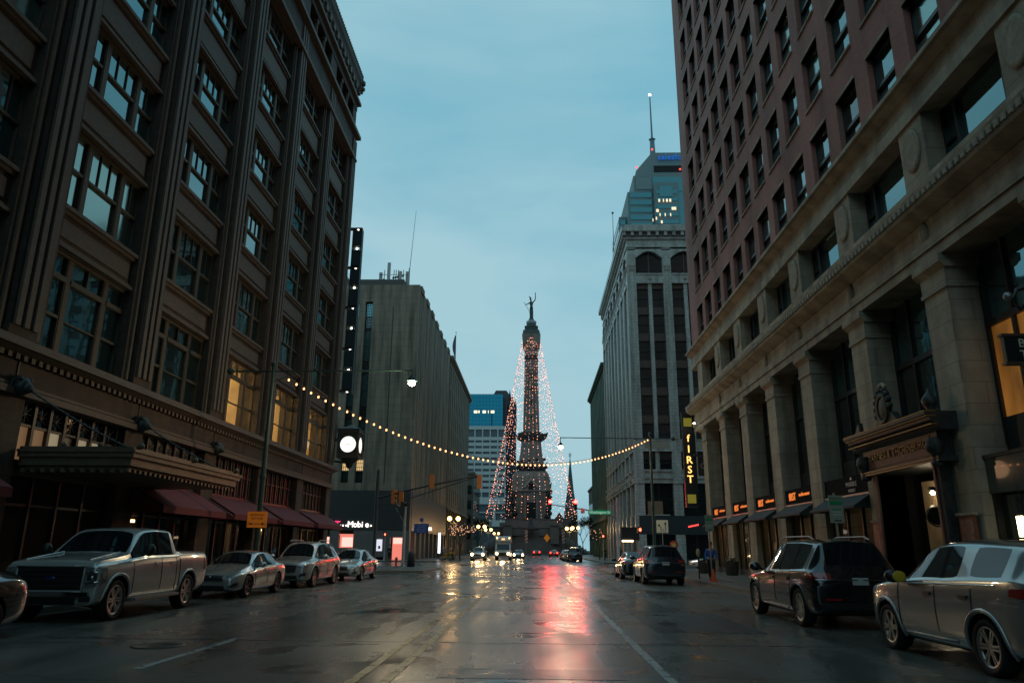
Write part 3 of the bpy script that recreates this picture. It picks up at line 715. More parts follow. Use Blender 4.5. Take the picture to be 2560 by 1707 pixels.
    # tall glazed bays between the piers
    for bi, (a, b) in enumerate(zip(RB_COLS[:-1], RB_COLS[1:])):
        y0, y1 = a+hw, b-hw; g = MB(); xg = X+1.0
        WRM = bi == 2
        pm = emis_var('amber_upper_window', (1,.40,.07), .15, .9) if WRM else GL_D
        for zz0, zz1 in ((5.15, 7.8), (7.95, 10.1)):
            g.quad((xg, y1, zz0), (xg, y0, zz0), (xg, y0, zz1), (xg, y1, zz1), pm if zz0 < 6 else GL_A)
        g.box(xg-.06, xg+.06, y0, y1, 4.1, 5.15, DARK); g.box(xg-.1, xg+.05, y0, y1, 7.78, 7.97, FRAMEK)
        for f in (0, .3, .7, 1): yy = y0+.06+(y1-y0-.12)*f; g.box(xg-.09, xg+.05, yy-.06, yy+.06, 4.4, 10.1, FRAMEK)
        g.build('tall_window', root, None)
    return root
BT = build_brick_tower()

def T_w(x, y, z): return frameT((x, y, z), *W_)
def build_shopfronts(root):
    X = 12.2; hw = .66
    SB = mat('black_sign_band', (.010,.011,.012), .9, spec=.1); NAVY = mat('dark_canvas_awning', (.020,.026,.030), .7, var=.1)
    ORL = emis('orange_lit_letters', (1,.24,.04), .75, False); GREYL = mat('pale_sign_letters', (.45,.45,.42), .5)
    INT = mat('shop_back_wall', (.20,.13,.07), .8, var=.5, scale=1.6); FLR = mat('shop_floor', (.12,.09,.06), .4)
    for bi, (a, b) in enumerate(zip(RB_COLS[:-1], RB_COLS[1:])):
        y0, y1 = a+hw, b-hw; yc = (y0+y1)/2
        if bi < 3:                                   # restaurant with dark glossy spandrel at the near end
            m = MB(); GP = mat('dark_glossy_spandrel', (.02,.035,.03), .12, coat=1)
            m.box(X+.25, X+.4, y0, y1, 3.05, 4.0, GP); m.box(X+.2, X+.4, y0, y1, 4.0, 4.1, FRAMEK)
            m.box(X+.5, X+.6, y0, y1, .14, 3.05, VOID)
            for f in (0, .5, 1): yy = y0+.05+(y1-y0-.1)*f; m.box(X+.3, X+.5, yy-.06, yy+.06, .14, 3.05, FRAMEK)
            m.quad((X+.46, y1, .4), (X+.46, y0, .4), (X+.46, y0, 3.0), (X+.46, y1, 3.0), GL_D)
            m.build('shop_window', root); continue
        if bi == 3: continue                          # the portal bay
        f = MB(); f.box(X+.1, X+.3, y0, y1, 3.62, 4.34, SB); f.box(X+.04, X+.12, y0, y1, 3.57, 3.64, STEEL); f.build('sign_band', root)
        aw = MB(); aw.prism([(X+.12,3.60),(X-.62,3.12),(X-.62,3.04),(X-.58,3.04),(X-.58,3.09),(X+.12,3.54)], 'y', y0-.02, y1+.05, NAVY)
        aw.add([(X+.12,y1+.05,3.6),(X-.62,y1+.05,3.12),(X-.62,y1+.05,3.04),(X+.12,y1+.05,3.04)], [(0,1,2,3)], NAVY); aw.add([(X+.12,y0,3.6),(X-.62,y0,3.12),(X-.62,y0,3.04),(X+.12,y0,3.04)], [(0,1,2,3)], NAVY)
        aw.build('awning', root)
        L = MB()
        if bi == 4:
            L.T = T_w(X+.09, yc-.55, 4.02); L.text('MARBLE', .26, GREYL, .02, spacing=1.1); L.T = T_w(X+.09, yc-.55, 3.78); L.text('MARKET', .17, GREYL, .02)
            L.T = T_w(X+.09, yc-.55, 4.22); L.add([(-.12,-.01,-.03),(.12,-.01,-.03),(0,-.01,.10)], [(0,1,2)], GREYL)
        else:
            L.T = T_w(X+.09, yc+.85, 3.98); L.text('fIRST', .50, ORL, .03, spacing=.85); L.T = T_w(X+.09, yc-.75, 4.03); L.text('on the corner', .24, ORL, .03)
        L.build('sign_lettering', root)
        s = MB(); s.box(X+.3, X+.36, y0, y1, .14, .45, DARK)
        for q in range(4): yy = y0+.05+(y1-y0-.1)*q/3; s.box(X+.28, X+.40, yy-.045, yy+.045, .45, 3.6, FRAMEK)
        s.quad((X+.34, y1, .45), (X+.34, y0, .45), (X+.34, y0, 3.6), (X+.34, y1, 3.6), CLEAR)
        s.quad((16.2, y0-.6, .14), (16.2, y1+.6, .14), (16.2, y1+.6, 3.6), (16.2, y0-.6, 3.6), INT)
        for yy in (y0-.6, y1+.6): s.quad((X+.7, yy, .14), (16.2, yy, .14), (16.2, yy, 3.6), (X+.7, yy, 3.6), INT)
        s.quad((X+.4, y0-.6, .16), (16.2, y0-.6, .16), (16.2, y1+.6, .16), (X+.4, y1+.6, .16), FLR); s.quad((X+.4, y0-.6, 3.6), (16.2, y0-.6, 3.6), (16.2, y1+.6, 3.6), (X+.4, y1+.6, 3.6), VOID)
        es = {4: 1.2, 5: 1.2, 6: 3, 7: 6, 8: 5}[bi]; WL = emis('warm_shop_lamp_%d' % bi, (1,.72,.34), es*5)
        if bi >= 6: s.box(14.0, 14.12, y0+.4, y0+.55, .9, 3.1, emis('golden_display_column', (1,.66,.22), .55, False)); s.box(15.8, 15.85, y1-1.2, y1-.2, .4, 2.9, emis('golden_display_panel', (1,.66,.28), .35, False))
        for q in range(3): s.ball((14.6, y0+.7+q*1.3, 2.9), .10, WL, 8)
        for q in range(5): s.box(14.6, 15.1, y0+.3+q*.7, y0+.75+q*.7, .14, .9+.25*(q % 3), mat('shop_goods', (.10,.07,.05), .6, var=.5, scale=6))
        s.build('shop_window', root)
    # stone pier clutter on the near piers
    for y, h, lb in ((27.1, 1.3, 'red framed menu board on a stone pier'), (21.55, 1.0, None)):
        m = MB(); m.box(X-.14, X-.085, y-.4, y+.4, 1.25, 2.5, mat('dark_red_frame', (.16,.035,.025), .5)); m.box(X-.15, X-.14, y-.32, y+.32, 1.32, 2.4, mat('menu_poster', (.22,.09,.06), .5, var=.7, scale=7))
        m.box(X-.2, X-.05, y-.44, y+.44, 2.5, 2.58, STONE); o = m.build('menu_board', root)
build_shopfronts(BT)

def build_portal():
    t = thing('entrance_portal', 'dark carved bronze entrance portal with gilt lettering and a crest between two stone piers', 'portal', (12.2, 24.37, 0))
    GO = mat('tarnished_gilt', (.22,.14,.05), .45, metal=.5, var=.3, scale=10); PB = mat('portal_bronze', (.035,.04,.04), .5, metal=.3, var=.4, scale=7, bump=.6); PR = mat('portal_red_frame', (.14,.05,.035), .55, var=.3)
    m = MB()                         # local: x = out of wall is negative
    m.box(-.55, .9, -2.65, 2.65, 4.05, 4.2, PB); m.box(-.45, .9, -2.5, 2.5, 4.2, 4.92, PB)
    m.prism([(.9,4.92),(-.5,4.92),(-.62,5.02),(-.62,5.08),(-.78,5.2),(-.8,5.3),(-.92,5.36),(-.92,5.46),(.9,5.46)], 'y', -2.9, 2.9, PB)
    for z in (5.09, 5.33, 5.47): m.box(-.93+(5.47-z)*.4, -.6, -2.91, 2.91, z-.03, z+.01, GO)
    for z in (4.07, 4.16): m.box(-.57, -.5, -2.62, 2.62, z-.02, z+.02, GO)
    m.box(-.47, -.44, -2.1, 2.1, 4.28, 4.86, PR)
    m.build('entablature', t)
    for s_ in (-1, 1):
        c = MB(); c.box(-.35, .6, s_*2.05-.14, s_*2.05+.14, .14, 4.05, PB); c.box(-.40, -.34, s_*1.96-.05, s_*1.96+.05, .14, 4.05, PR)
        c.build('door_jamb', t)
        k = MB(); k.T = Matrix.Translation((-.48, s_*2.40, 1.2)) @ Matrix.Diagonal((.72,.72,.72,1))
        k.lathe([(.05,3.72),(.22,3.78),(.25,3.9),(.16,4.05),(.2,4.2),(.34,4.45),(.36,4.7),(.28,4.9)], (0,0,0), PB, 12)
        k.ball((-.1, 0, 4.55), .3, PB, 10); k.build('console_bracket', t)
        u = MB(); u.T = Matrix.Translation((-.5, s_*2.5, 5.46)) @ Matrix.Diagonal((.65,.65,.65,1)); u.lathe([(.26,0),(.14,.12),(.3,.35),(.36,.6),(.2,.85),(.1,.95),(.05,1.15)], (0,0,0), PB, 12) if s_ < 0 else u.prism([(-.35,0),(.35,0),(.3,.2),(0,.5),(-.3,.75),(-.35,.4)], 'x', -.12, .12, PB)
        u.build('corner_ornament', t)
    c = MB(); c.T = Matrix.Translation((-.55, .25, 6.1)) @ Matrix.Diagonal((1, 1, 1.3, 1))
    c.lathe([(.001,-.12),(.26,-.08),(.30,0),(.26,.06)], (0,0,0), mat('crest_stone', (.12,.11,.09), .7), 20, 'x'); c.lathe([(.30,-.1),(.40,-.14),(.44,-.02),(.36,.08)], (0,0,0), PB, 20, 'x')
    c.T = None
    for i in range(10):
        a = radians(-20+i*22); c.ball((-.6, .25+.50*cos(a), 6.1+.62*sin(a)), .11, PB, 6)
    c.tube([(-.6,-.1,6.75),(-.6,.1,6.9),(-.6,.35,6.85),(-.6,.55,6.7)], .07, STONE_D, 6)
    c.prism([(-1.1,5.46),(1.3,5.46),(.9,5.6),(.6,5.9),(-.3,5.9),(-.6,5.62)], 'x', -.62, -.4, PB)
    c.build('crest', t)
    L = MB(); L.T = frameT((-.475, 0, 4.62), *W_); L.text('BARNES & THORNBURG', .36, GO, .03, spacing=1.02); L.build('lettering', t)
    r = MB(); r.quad((.9,-2.0,.14),(.9,1.9,.14),(.9,1.9,4.05),(.9,-2.0,4.05), VOID)
    r.quad((-.3,1.91,.14),(.9,1.91,.14),(.9,1.91,4.05),(-.3,1.91,4.05), VOID)
    r.build('recess', t)
    v = MB(); SV = mat('vestibule_stone', (.42,.30,.18), .5, var=.25, scale=2.5)
    v.box(.70, .88, -.12, 1.0, .16, 3.75, SV); v.build('vestibule_panel', t)
    lp = MB(); lp.lathe([(.10,-.02),(.13,.05),(.06,.1)], (.45,-.10,3.42), BRONZE, 10); lp.ball((.45,-.10,3.32), .07, emis('portal_lamp_bulb', (1,.86,.58), 40), 8); lp.build('portal_lamp', t)
    dl = bpy.data.lights.new('portal_lamp_light', 'POINT'); dl.energy = 9; dl.color = (1,.82,.55); dl.shadow_soft_size = .08; o = bpy.data.objects.new('portal_lamp_light', dl); COL.objects.link(o); o.location = (12.52, 24.30, 3.2)
    dr = MB()
    for s_ in (-1.1, ): dr.box(.60, .68, s_-.55, s_+.55, .16, 3.0, BRONZE)
    dr.build('bronze_door', t)
    w = MB(); w.lathe([(.30,-.05),(.34,0),(.30,.05)], (0,0,0), BRONZE, 24, 'y'); w.ball((0,0,0), .28, mat('wreath_green', (.02,.04,.02), .9), 10, sy=.25)
    w.T = None; o = w.build('hanging_lantern_disc', t, (.40,-.25,2.6)); o.name = 'wall_plaque'
build_portal()

def build_right_signs():
    X = 12.2
    t = thing('blade_sign', 'black hanging blade sign with cream capitals in front of the amber window', 'sign', (10.95, 16.0, 5.80))
    m = MB(); m.box(-.62, .62, -.06, .06, -.28, .30, BLACK); m.box(-.66, .66, -.08, .08, .30, .36, mat('sign_brown', (.09,.05,.03), .5)); m.box(-.66, .66, -.08, .08, -.34, -.28, MT['sign_brown']); m.build('panel', t)
    L = MB(); L.T = frameT((-.34, -.075, .13), *S_); L.text('BAR', .27, mat('cream_letters', (.75,.7,.5), .5), .02, 'LEFT'); L.T = frameT((-.34, -.075, -.13), *S_); L.text('TAP', .27, MT['cream_letters'], .02, 'LEFT'); L.build('lettering', t)
    b = MB(); b.tube([(.3,0,.36),(.3,0,1.5)], .04, BLACK, 6); b.tube([(.7,0,1.4),(.3,0,1.5),(-.1,0,1.4),(-.25,0,1.15),(-.1,0,.95),(.05,0,1.1)], .05, BLACK, 8); b.tube([(1.4,0,.8),(.2,0,.8)], .035, BLACK, 6); b.tube([(1.4,0,1.3),(.3,0,1.5)], .035, BLACK, 6); b.ball((-.32,0,1.25), .1, STEEL, 8); b.build('scroll_bracket', t)
    t = thing('vertical_sign', 'tall black vertical sign with golden lit letters spelling FIRST at the brick tower corner', 'sign', (0,0,0))
    m = MB(); m.box(11.28, 12.2, 56.45, 56.85, 4.6, 11.65, BLACK); m.box(11.24, 12.24, 56.4, 56.9, 11.6, 11.72, DARK); m.box(11.95, 12.7, 55.9, 56.6, 8.35, 8.47, DARK); m.box(11.95, 12.7, 55.9, 56.6, 11.3, 11.42, DARK); m.build('sign_case', t)
    GL = emis('golden_letters', (1,.50,.12), 2.6)
    for ch, z in zip('fIRST', (9.70, 8.88, 8.06, 7.34, 6.62)):
        L = MB(); L.T = frameT((11.66, 56.44, z), *S_); L.text(ch, .78, GL, .05); L.build('letter', t)
    OL = mat('olive_square', (.16,.15,.02), .5, emit=(.5,.42,.05), es=.25)
    for z in (10.95, 5.2): q = MB(); q.box(11.38, 12.0, 56.40, 56.45, z-.32, z+.32, OL); q.build('square_panel', t)
    t = MB(); t.box(12.3, 12.95, 56.3, 56.6, 6.9, 8.2, BLACK); t.box(12.35, 12.9, 56.29, 56.3, 6.95, 8.15, DARK); o = t.build('hanging_sign'); tag(o, 'small black square sign beside the golden lettered vertical sign', 'sign')
    L = MB(); L.T = frameT((12.62, 56.27, 7.6), *S_); L.text('G', .6, mat('sign_grey', (.3,.3,.3), .5), .02); L.build('letter', o)
    n = MB(); n.tube([(11.35, 56.6, 3.18),(12.1, 56.6, 3.34)], .05, emis('red_neon', (1,.05,.04), 2.5, False), 8); n.box(12.1, 12.9, 56.5, 56.7, 3.2, 3.5, DARK); o = n.build('neon_arrow'); tag(o, 'short red neon arrow sign below the golden lettered vertical sign', 'sign')
    w = MB(); w.box(-.05,.05,-.09,.0,-.26,.26, FRAMEK); 
    for s_ in (-.05,.07): w.lathe([(.001,-.26),(.045,-.25),(.05,.25),(.001,.26)], (-.08,s_,0), emis('sconce_tube', (1,.78,.40), 9), 8)
    o = w.build('wall_sconce', None, (12.36, 19.55, 2.15)); tag(o, 'twin tube wall sconce glowing yellow beside the restaurant window', 'wall lamp')
    f = MB(); f.box(-.1,.12,-.06,.06,-.04,.05, BLACK); f.ball((-.02,0,-.08), .06, emis('flood_lens', (1,.93,.8), 14, False), 8, sx=1.6); o = f.build('floodlight', None, (11.75, 54.3, 10.6)); tag(o, 'small white floodlight under the stone cornice corner', 'floodlight')
build_right_signs()

# ================================================================ blocks beyond the crossing
def facade_S(items, y, x, z, W, H, me): items.append(((x, y, z), *S_, me))
def build_white_tower():
    root = thing('white_terracotta_tower', 'white glazed terracotta office tower with arched top floor and deep flat cornice', 'building')
    X, Y, Y1, XE = 12.2, 91.4, 127.3, 40; m = MB()
    m.box(X+.8, XE, Y+.8, Y1-.2, 0, 41.2, VOID)
    W = WHITE_T; BR = mat('brown_metal_spandrel', (.075,.05,.04), .5, var=.3)
    pit = 4.62; px_ = [X+.55+k*pit for k in range(7)]
    levels = [10.62+3.55*k for k in range(8)]
    # south and west faces share one scheme: u runs along the wall
    for face in ('S', 'W'):
        m.T = frameT((X, Y, 0), *S_) if face == 'S' else frameT((X+.006, Y+.006, -.004), (0,1,0), (-1,0,0))
        # with u=+Y and w=-X the local frame is mirrored; flip winding by using boxes only
        us = px_ if face == 'S' else None
        if face == 'S': cs = [p-X for p in px_]; end = XE-X; n_half = True
        else: cs = [.55+4.42*k for k in range(9)]; end = Y1-Y
        for c in cs:
            m.box(c-.55, c+.55, 0, .9, 5.6, 39.8, W); m.box(c-.2, c+.2, -.07, 0, 14.7, 39.3, W)
            for q in (-.42, .42): m.box(c+q-.06, c+q+.06, -.045, 0, 14.7, 39.3, W)
            m.box(c-.45, c+.45, -.12, 0, 37.6, 38.2, W); m.box(c-.3, c+.3, -.16, 0, 36.9, 37.5, STONE_D)
            m.box(c-.55, c+.55, -.1, .9, .14, 5.6, W); m.box(c-.62, c+.62, -.14, 0, 9.3, 9.9, W)
        for a, b in zip(cs[:-1], cs[1:]):
            x0, x1 = a+.55, b-.55; mid = (x0+x1)/2
            m.box(mid-.24, mid+.24, .1, .9, 10.7, 35.2, W)
            m.box(x0, x1, .0, .9, 35.2, 36.5, W); m.box(x0+.1, x1-.1, -.1, 0, 36.35, 36.55, W); m.box(x0+.1, x1-.1, -.08, 0, 35.15, 35.3, W)
            m.lathe([(.001,-.12),(.22,-.08),(.28,0)], (mid,0,35.85), STONE_D, 10, 'y')
            # segmental arch
            n = 10; pts = [(x0, 40.2)]+[(x0+(x1-x0)*i/n, 38.75+.95*sin(pi*i/n)) for i in range(n+1)]+[(x1, 40.2)]
            m.prism(pts, 'y', .0, .9, W)
            pts2 = [(x0+(x1-x0)*i/n, 38.70+.95*sin(pi*i/n)) for i in range(n+1)]; m.prism(pts2+[(p[0], p[1]+.28) for p in pts2[::-1]], 'y', -.10, .0, W)
            m.box(mid-.07, mid+.07, .3, .5, 36.5, 39.7, BR)
            for z in levels[1:]:
                m.box(x0, mid-.24, .3, .9, z-1.05, z, BR); m.box(mid+.24, x1, .3, .9, z-1.05, z, BR); m.box(x0, x1, .25, .3, z-1.0, z-.9, BR)
            m.box(x0, x1, -.02, .9, 13.3, 14.65, W); m.box(x0+.2, x1-.2, -.05, -.02, 13.55, 14.4, STONE_D); m.box(x0, x1, -.12, 0, 13.2, 13.34, W); m.box(x0, x1, -.12, 0, 14.55, 14.68, W)
            m.box(x0, x1, -.05, .9, 9.35, 11.0, W); m.box(-.0+x0, x1, -.25, 0, 9.9, 10.15, W); m.box(x0, x1, -.28, 0, 10.75, 10.95, W)
        m.box(-.0, end, .0, .9, 40.0, 41.4, W); m.box(-.0, end, -.1, 0, 40.2, 40.35, W)
        m.T = None
    # cornice
    m.box(X-.25, XE, Y-.25, Y1+.2, 41.35, 41.6, W); m.prism([(X-.7,Y-.7),(XE,Y-.7),(XE,Y1+.3),(X-.7,Y1+.3)], 'z', 42.3, 43.05, W)
    m.prism([(X-.3,Y-.3),(XE,Y-.3),(XE,Y1+.2),(X-.3,Y1+.2)], 'z', 41.6, 42.3, mat('cornice_soffit', (.12,.11,.10), .8))
    for k in range(24): m.box(X-.55+k*1.1, X-.15+k*1.1, Y-.58, Y-.3, 41.75, 42.28, W)
    for k in range(32): m.box(X-.58, X-.3, Y-.5+k*1.1, Y-.1+k*1.1, 41.75, 42.28, W)
    m.box(X-.1, XE, Y-.1, Y1, 43.05, 43.5, W)
    m.build('wall', root)
    items = []; dk = GL_D
    for face in ('S', 'W'):
        cs = [p-X for p in px_] if face == 'S' else [.55+4.42*k for k in range(9)]
        for a, b in zip(cs[:-1], cs[1:]):
            for (u0, u1) in ((a+.55, (a+b)/2-.24), ((a+b)/2+.24, b-.55)):
                w_ = win_mesh('sash', u1-u0, 2.5, dk, FRAMEK)
                for z in levels[:7]:
                    o = (X+(u0+u1)/2, Y+.45, z) if face == 'S' else (X+.45, Y+(u0+u1)/2, z)
                    items.append((o, *(S_ if face == 'S' else W_), w_))
            wa = win_mesh('grid', b-a-1.1, 3.2, dk, FRAMEK, nx=2, nz=1); wg = win_mesh('grid', b-a-1.1, 3.75, dk, FRAMEK, nx=2, nz=2)
            uc = (a+b)/2
            for zz, w_ in ((36.5, wa), (5.6, wg)): items.append(((X+uc, Y+.5, zz) if face == 'S' else (X+.5, Y+uc, zz), *(S_ if face == 'S' else W_), w_))
    place_windows(root, items)
    g = MB(); g.box(X+.3, XE, Y-.12, Y+.3, 3.3, 5.5, mat('dark_blue_fascia', (.02,.03,.035), .5)); g.box(X+1.2, X+4.0, Y-.2, Y-.12, 5.5, 5.62, W)
    g.box(X+1.4, X+3.2, Y-.02, Y+.3, 5.55, 7.2, mat('tan_blind', (.20,.13,.07), .7)); g.build('shop_fascia', root)
    s = MB(); s.box(X+.3, XE, Y+.35, Y+.5, .14, 3.3, GL_D)
    for k in range(12): s.box(X+.5+k*2.2, X+.6+k*2.2, Y+.2, Y+.35, .14, 3.3, FRAMEK)
    for k in range(14): s.box(X+.2, X+.34, Y+2+k*2.4, Y+2.12+k*2.4, .14, 5.4, FRAMEK)
    s.box(X+.35, X+.5, Y+1, Y1, .14, 5.5, GL_D)
    s.box(X+.02, X+.3, Y+15, Y+15.6, .14, 5.2, emis('warm_doorway', (1,.55,.2), .35, False)); s.build('shop_window', root)
    p = MB(); p.tube([(12.85, 112, 43), (12.85, 112, 55)], [.09,.04], BRONZE, 6); p.ball((12.85,112,55.1), .2, BRONZE, 6); p.build('flagpole', root)
    return root
build_white_tower()

def build_stained_tower():
    root = thing('limestone_corner_block', 'plain stained limestone corner block with vertical grooves, narrow windows and a phone shop below', 'building')
    X, Y, Y1 = -15.2, 91.4, 127.8; m = MB(); W = LIME2
    m.box(X-1.0, -46, Y+1.0, Y1, 6.2, 34.6, VOID)
    # south face: blank panel, then strips of windows
    m.box(X-6.1, X, Y, Y+1, 8.3, 34.9, W)
    strips = [(-22.28, -21.32), (-24.05, -23.1), (-26.2, -25.1), (-28.2, -27.2), (-30.4, -29.4)]
    edges = [X-6.12]
    for a, b in strips: edges += [b, a]
    edges.append(-46)
    for i in range(0, len(edges), 2): m.box(edges[i+1], edges[i], Y, Y+1, 8.3, 34.9, W)
    for a, b in strips: m.box(a, b, Y, Y+1, 32.7, 34.9, W); m.box(a, b, Y+.05, Y+1, 8.3, 9.2, W); m.box(a, b, Y+.02, Y+1, 12.1, 13.0, W)
    for x in (-18.55,): m.box(x-.09, x, Y-.05, Y+.01, 9, 32, DARK)
    for x in (-16.9, -20.3): m.box(x-.02, x, Y-.012, Y+.01, 9, 34.5, mat('joint_shadow', (.10,.09,.07), .9))
    # east face with grooves: slabs with slots between them
    slabs = []; y = Y; gro = [93.6, 95.0, 98.6, 102.5, 103.6, 107.2, 110.6, 111.8, 115.4, 119.0, 120.2, 124.0]
    prev = Y
    for g in gro+[Y1]:
        m.box(X-1, X-.004, max(prev, Y+1.001), g-.32, 8.3, 34.896, W); m.box(X-1, X-.3, g-.32, g, 8.3, 34.2, DARK if g < Y1 else W); prev = g
    for k in range(7): m.box(X-.9, X+.14, Y+1.2+k*5.2, Y+3.4+k*5.2, 34.5, 35.3, W)
    m.box(-46, X, Y, Y1, 34.9, 35.05, W); m.box(-46, X-2.2, Y+.2, Y1-.5, 35.05, 35.9, mat('roof_parapet', (.09,.09,.08), .8))
    # dark ground storeys
    DK = mat('dark_stone_base', (.035,.036,.036), .45, var=.2); GRY = mat('grey_stone_base', (.13,.12,.11), .6, var=.15)
    m.box(-46, X, Y-.05, Y+1, 3.55, 8.3, DK); m.box(X-1, X+.05, Y+1.002, Y1, 3.55, 8.3, DK)
    m.box(-22.0-.1, X-2.2-.0, Y+.0, Y+.6, .14, .45, GRY)
    for a, b in ((-46, -25.7), (-24.85, -23.75), (-21.95, -19.35), (-18.2, -17.5), (-15.85, X)): m.box(a, b, Y-.02, Y+.8, .14, 3.55, GRY)
    m.box(-25.7, -24.85, Y, Y+.8, .14, 1.9, GRY); m.box(-23.75, -21.95, Y, Y+.8, .14, 1.45, GRY); m.box(-19.35, -18.2, Y, Y+.8, .14, 3.55, GRY)
    for k in range(9): m.box(X-.8, X+.02, Y+k*4.2, Y+1.2+k*4.2, .14, 3.55, GRY)
    m.build('wall', root)
    items = []
    pal = [GL_T, GL_T, GL_D]
    for si, (a, b) in enumerate(strips):
        z = 13.0
        for k in range(10):
            h = 1.97; g = [GL_D, GL_T2, GL_T2][(k+1) % 3] if si < 2 else GL_D
            items.append((((a+b)/2, Y+.45, z), *S_, win_mesh('grid', b-a, h, g, FRAMEK, nx=4, nz=5, s=.04))); z += h
        items.append((((a+b)/2, Y+.4, 9.2), *S_, win_mesh('grid', b-a, 1.4, GL_T, FRAMEK, nx=3, nz=2)))
        lit = emis('lit_office_window', (1,.66,.28), .8, False) if si < 2 else GL_D
        items.append((((a+b)/2, Y+.4, 10.65), *S_, win_mesh('grid', b-a, 1.45, lit, FRAME, nx=4, nz=3, s=.05), 'lit office window' if si < 2 else None))
    place_windows(root, items)
    PK = emis('pink_lit_shop', (1,.27,.20), .9); PKW = emis('pink_white_shop', (1,.50,.42), 1.5)
    s = MB(); s.quad((-23.7,Y+.5,1.5),(-22.0,Y+.5,1.5),(-22.0,Y+.5,3.0),(-23.7,Y+.5,3.0), PK); s.quad((-23.45,Y+.46,1.62),(-22.1,Y+.46,1.62),(-22.1,Y+.46,2.72),(-23.45,Y+.46,2.72), PKW); s.box(-23.75,-21.95,Y+.3,Y+.45,3.0,3.1,PK); s.build('shop_window', root)
    s = MB(); s.quad((-25.65,Y+.4,1.9),(-24.9,Y+.4,1.9),(-24.9,Y+.4,2.75),(-25.65,Y+.4,2.75), PKW); s.build('shop_window', root)
    s = MB(); s.quad((-17.5,Y+1.8,.14),(-15.85,Y+1.8,.14),(-15.85,Y+1.8,2.75),(-17.5,Y+1.8,2.75), PK); s.quad((-17.4,Y+1.7,2.0),(-15.9,Y+1.7,2.0),(-15.9,Y+1.7,2.7),(-17.4,Y+1.7,2.7), PKW)
    s.box(-16.15,-16.0,Y+1.0,Y+1.1,.9,2.2, emis('magenta_panel', (.6,.02,.08), .8, False)); s.box(-17.5,-15.85,Y,Y+1.9,2.76,3.5,GRY); s.build('shop_doorway', root)
    p = MB(); p.box(-19.1,-18.4,Y-.1,Y-.03,1.15,2.5, emis('white_poster_panel', (.85,.85,1), .9)); p.box(-18.85,-18.6,Y-.12,Y-.1,1.4,1.75, BLACK); p.build('poster_panel', root)
    sg = thing('shop_sign', 'lit white phone shop lettering with a pink T above the corner shop', 'sign', (0,0,0))
    WL = emis('white_lit_letters', (1,.93,.86), 3.0); PT = emis('pink_lit_letter', (1,.03,.13), 2.6)
    def let(t_, x, size, m_, z=4.2):
        L = MB(); L.T = frameT((x, Y-.12, z), *S_); L.text(t_, size, m_, .06); return L
    let('T', -23.95, 1.05, PT).build('letter', sg)
    for i, (t_, x) in enumerate((('M', -22.37), ('o', -21.78), ('b', -21.30), ('i', -20.93), ('e', -20.35))): let(t_, x, .98, WL).build('letter', sg)
    for x in (-24.25, -23.62, -23.28, -22.87, -19.88):
        d = MB(); d.box(x-.08, x+.08, Y-.15, Y-.08, 4.0, 4.17, WL); d.build('square_dot', sg)
    # roof clutter
    a = thing('antenna_cluster', 'panel antennas on a frame with a tall whip mast on the limestone block roof', 'antenna', (-19.0, 93.5, 35.0))
    for i, (x, y, h, z) in enumerate(((-.9,0,2.3,1.3),(.6,.4,2.5,.0),(-2.1,.6,1.5,.9),(1.5,.8,2.0,.6))):
        q = MB(); q.box(x-.2, x+.2, y-.15, y+.15, z+.4, z+.4+h, mat('antenna_grey', (.35,.37,.36), .5)); q.tube([(x,y+.2,0),(x,y+.2,z+h+.3)], .04, STEEL, 6); q.build('panel_antenna', a)
    q = MB(); q.tube([(1.9,0,0),(1.9,0,3.2),(1.95,0,3.25),(2.45,0,11.8)], [.1,.1,.05,.025], STEEL, 6); q.build('whip_mast', a)
    q = MB()
    for z in (1.2, 2.4): q.tube([(-2.3,.3,z),(1.8,.3,z)], .04, BLACK, 5)
    for x in (-1.6,-.3,.0,.3,1.0): q.tube([(x,.3,0),(x+.05,.35,3.1)], .05, BLACK, 5); q.ball((x,.3,2.0+x*.2), .17, BLACK, 6)
    q.build('mounting_frame', a)
    r = MB()
    for k in range(4): r.tube([(-27+k*.02,92,35.9+.3*k+.3),(-23.5,92,35.9+.3*k+.3)], .025, STEEL, 5) if k < 3 else None
    for x in (-27,-25.2,-23.5): r.tube([(x,92,35.9),(x,92,36.9)], .025, STEEL, 5)
    o = r.build('roof_railing'); tag(o, 'thin steel railing on the limestone block roof left of the antennas', 'railing')
    r = MB(); r.box(-26.4,-25.3,92.2,93.5,35.95,36.7, mat('vent_grey', (.12,.13,.13), .6)); r.box(-24.9,-24.5,92.2,93,35.95,36.4, MT['vent_grey']); o = r.build('roof_vent'); tag(o, 'small dark roof vent housing on the limestone block', 'roof vent')
build_stained_tower()

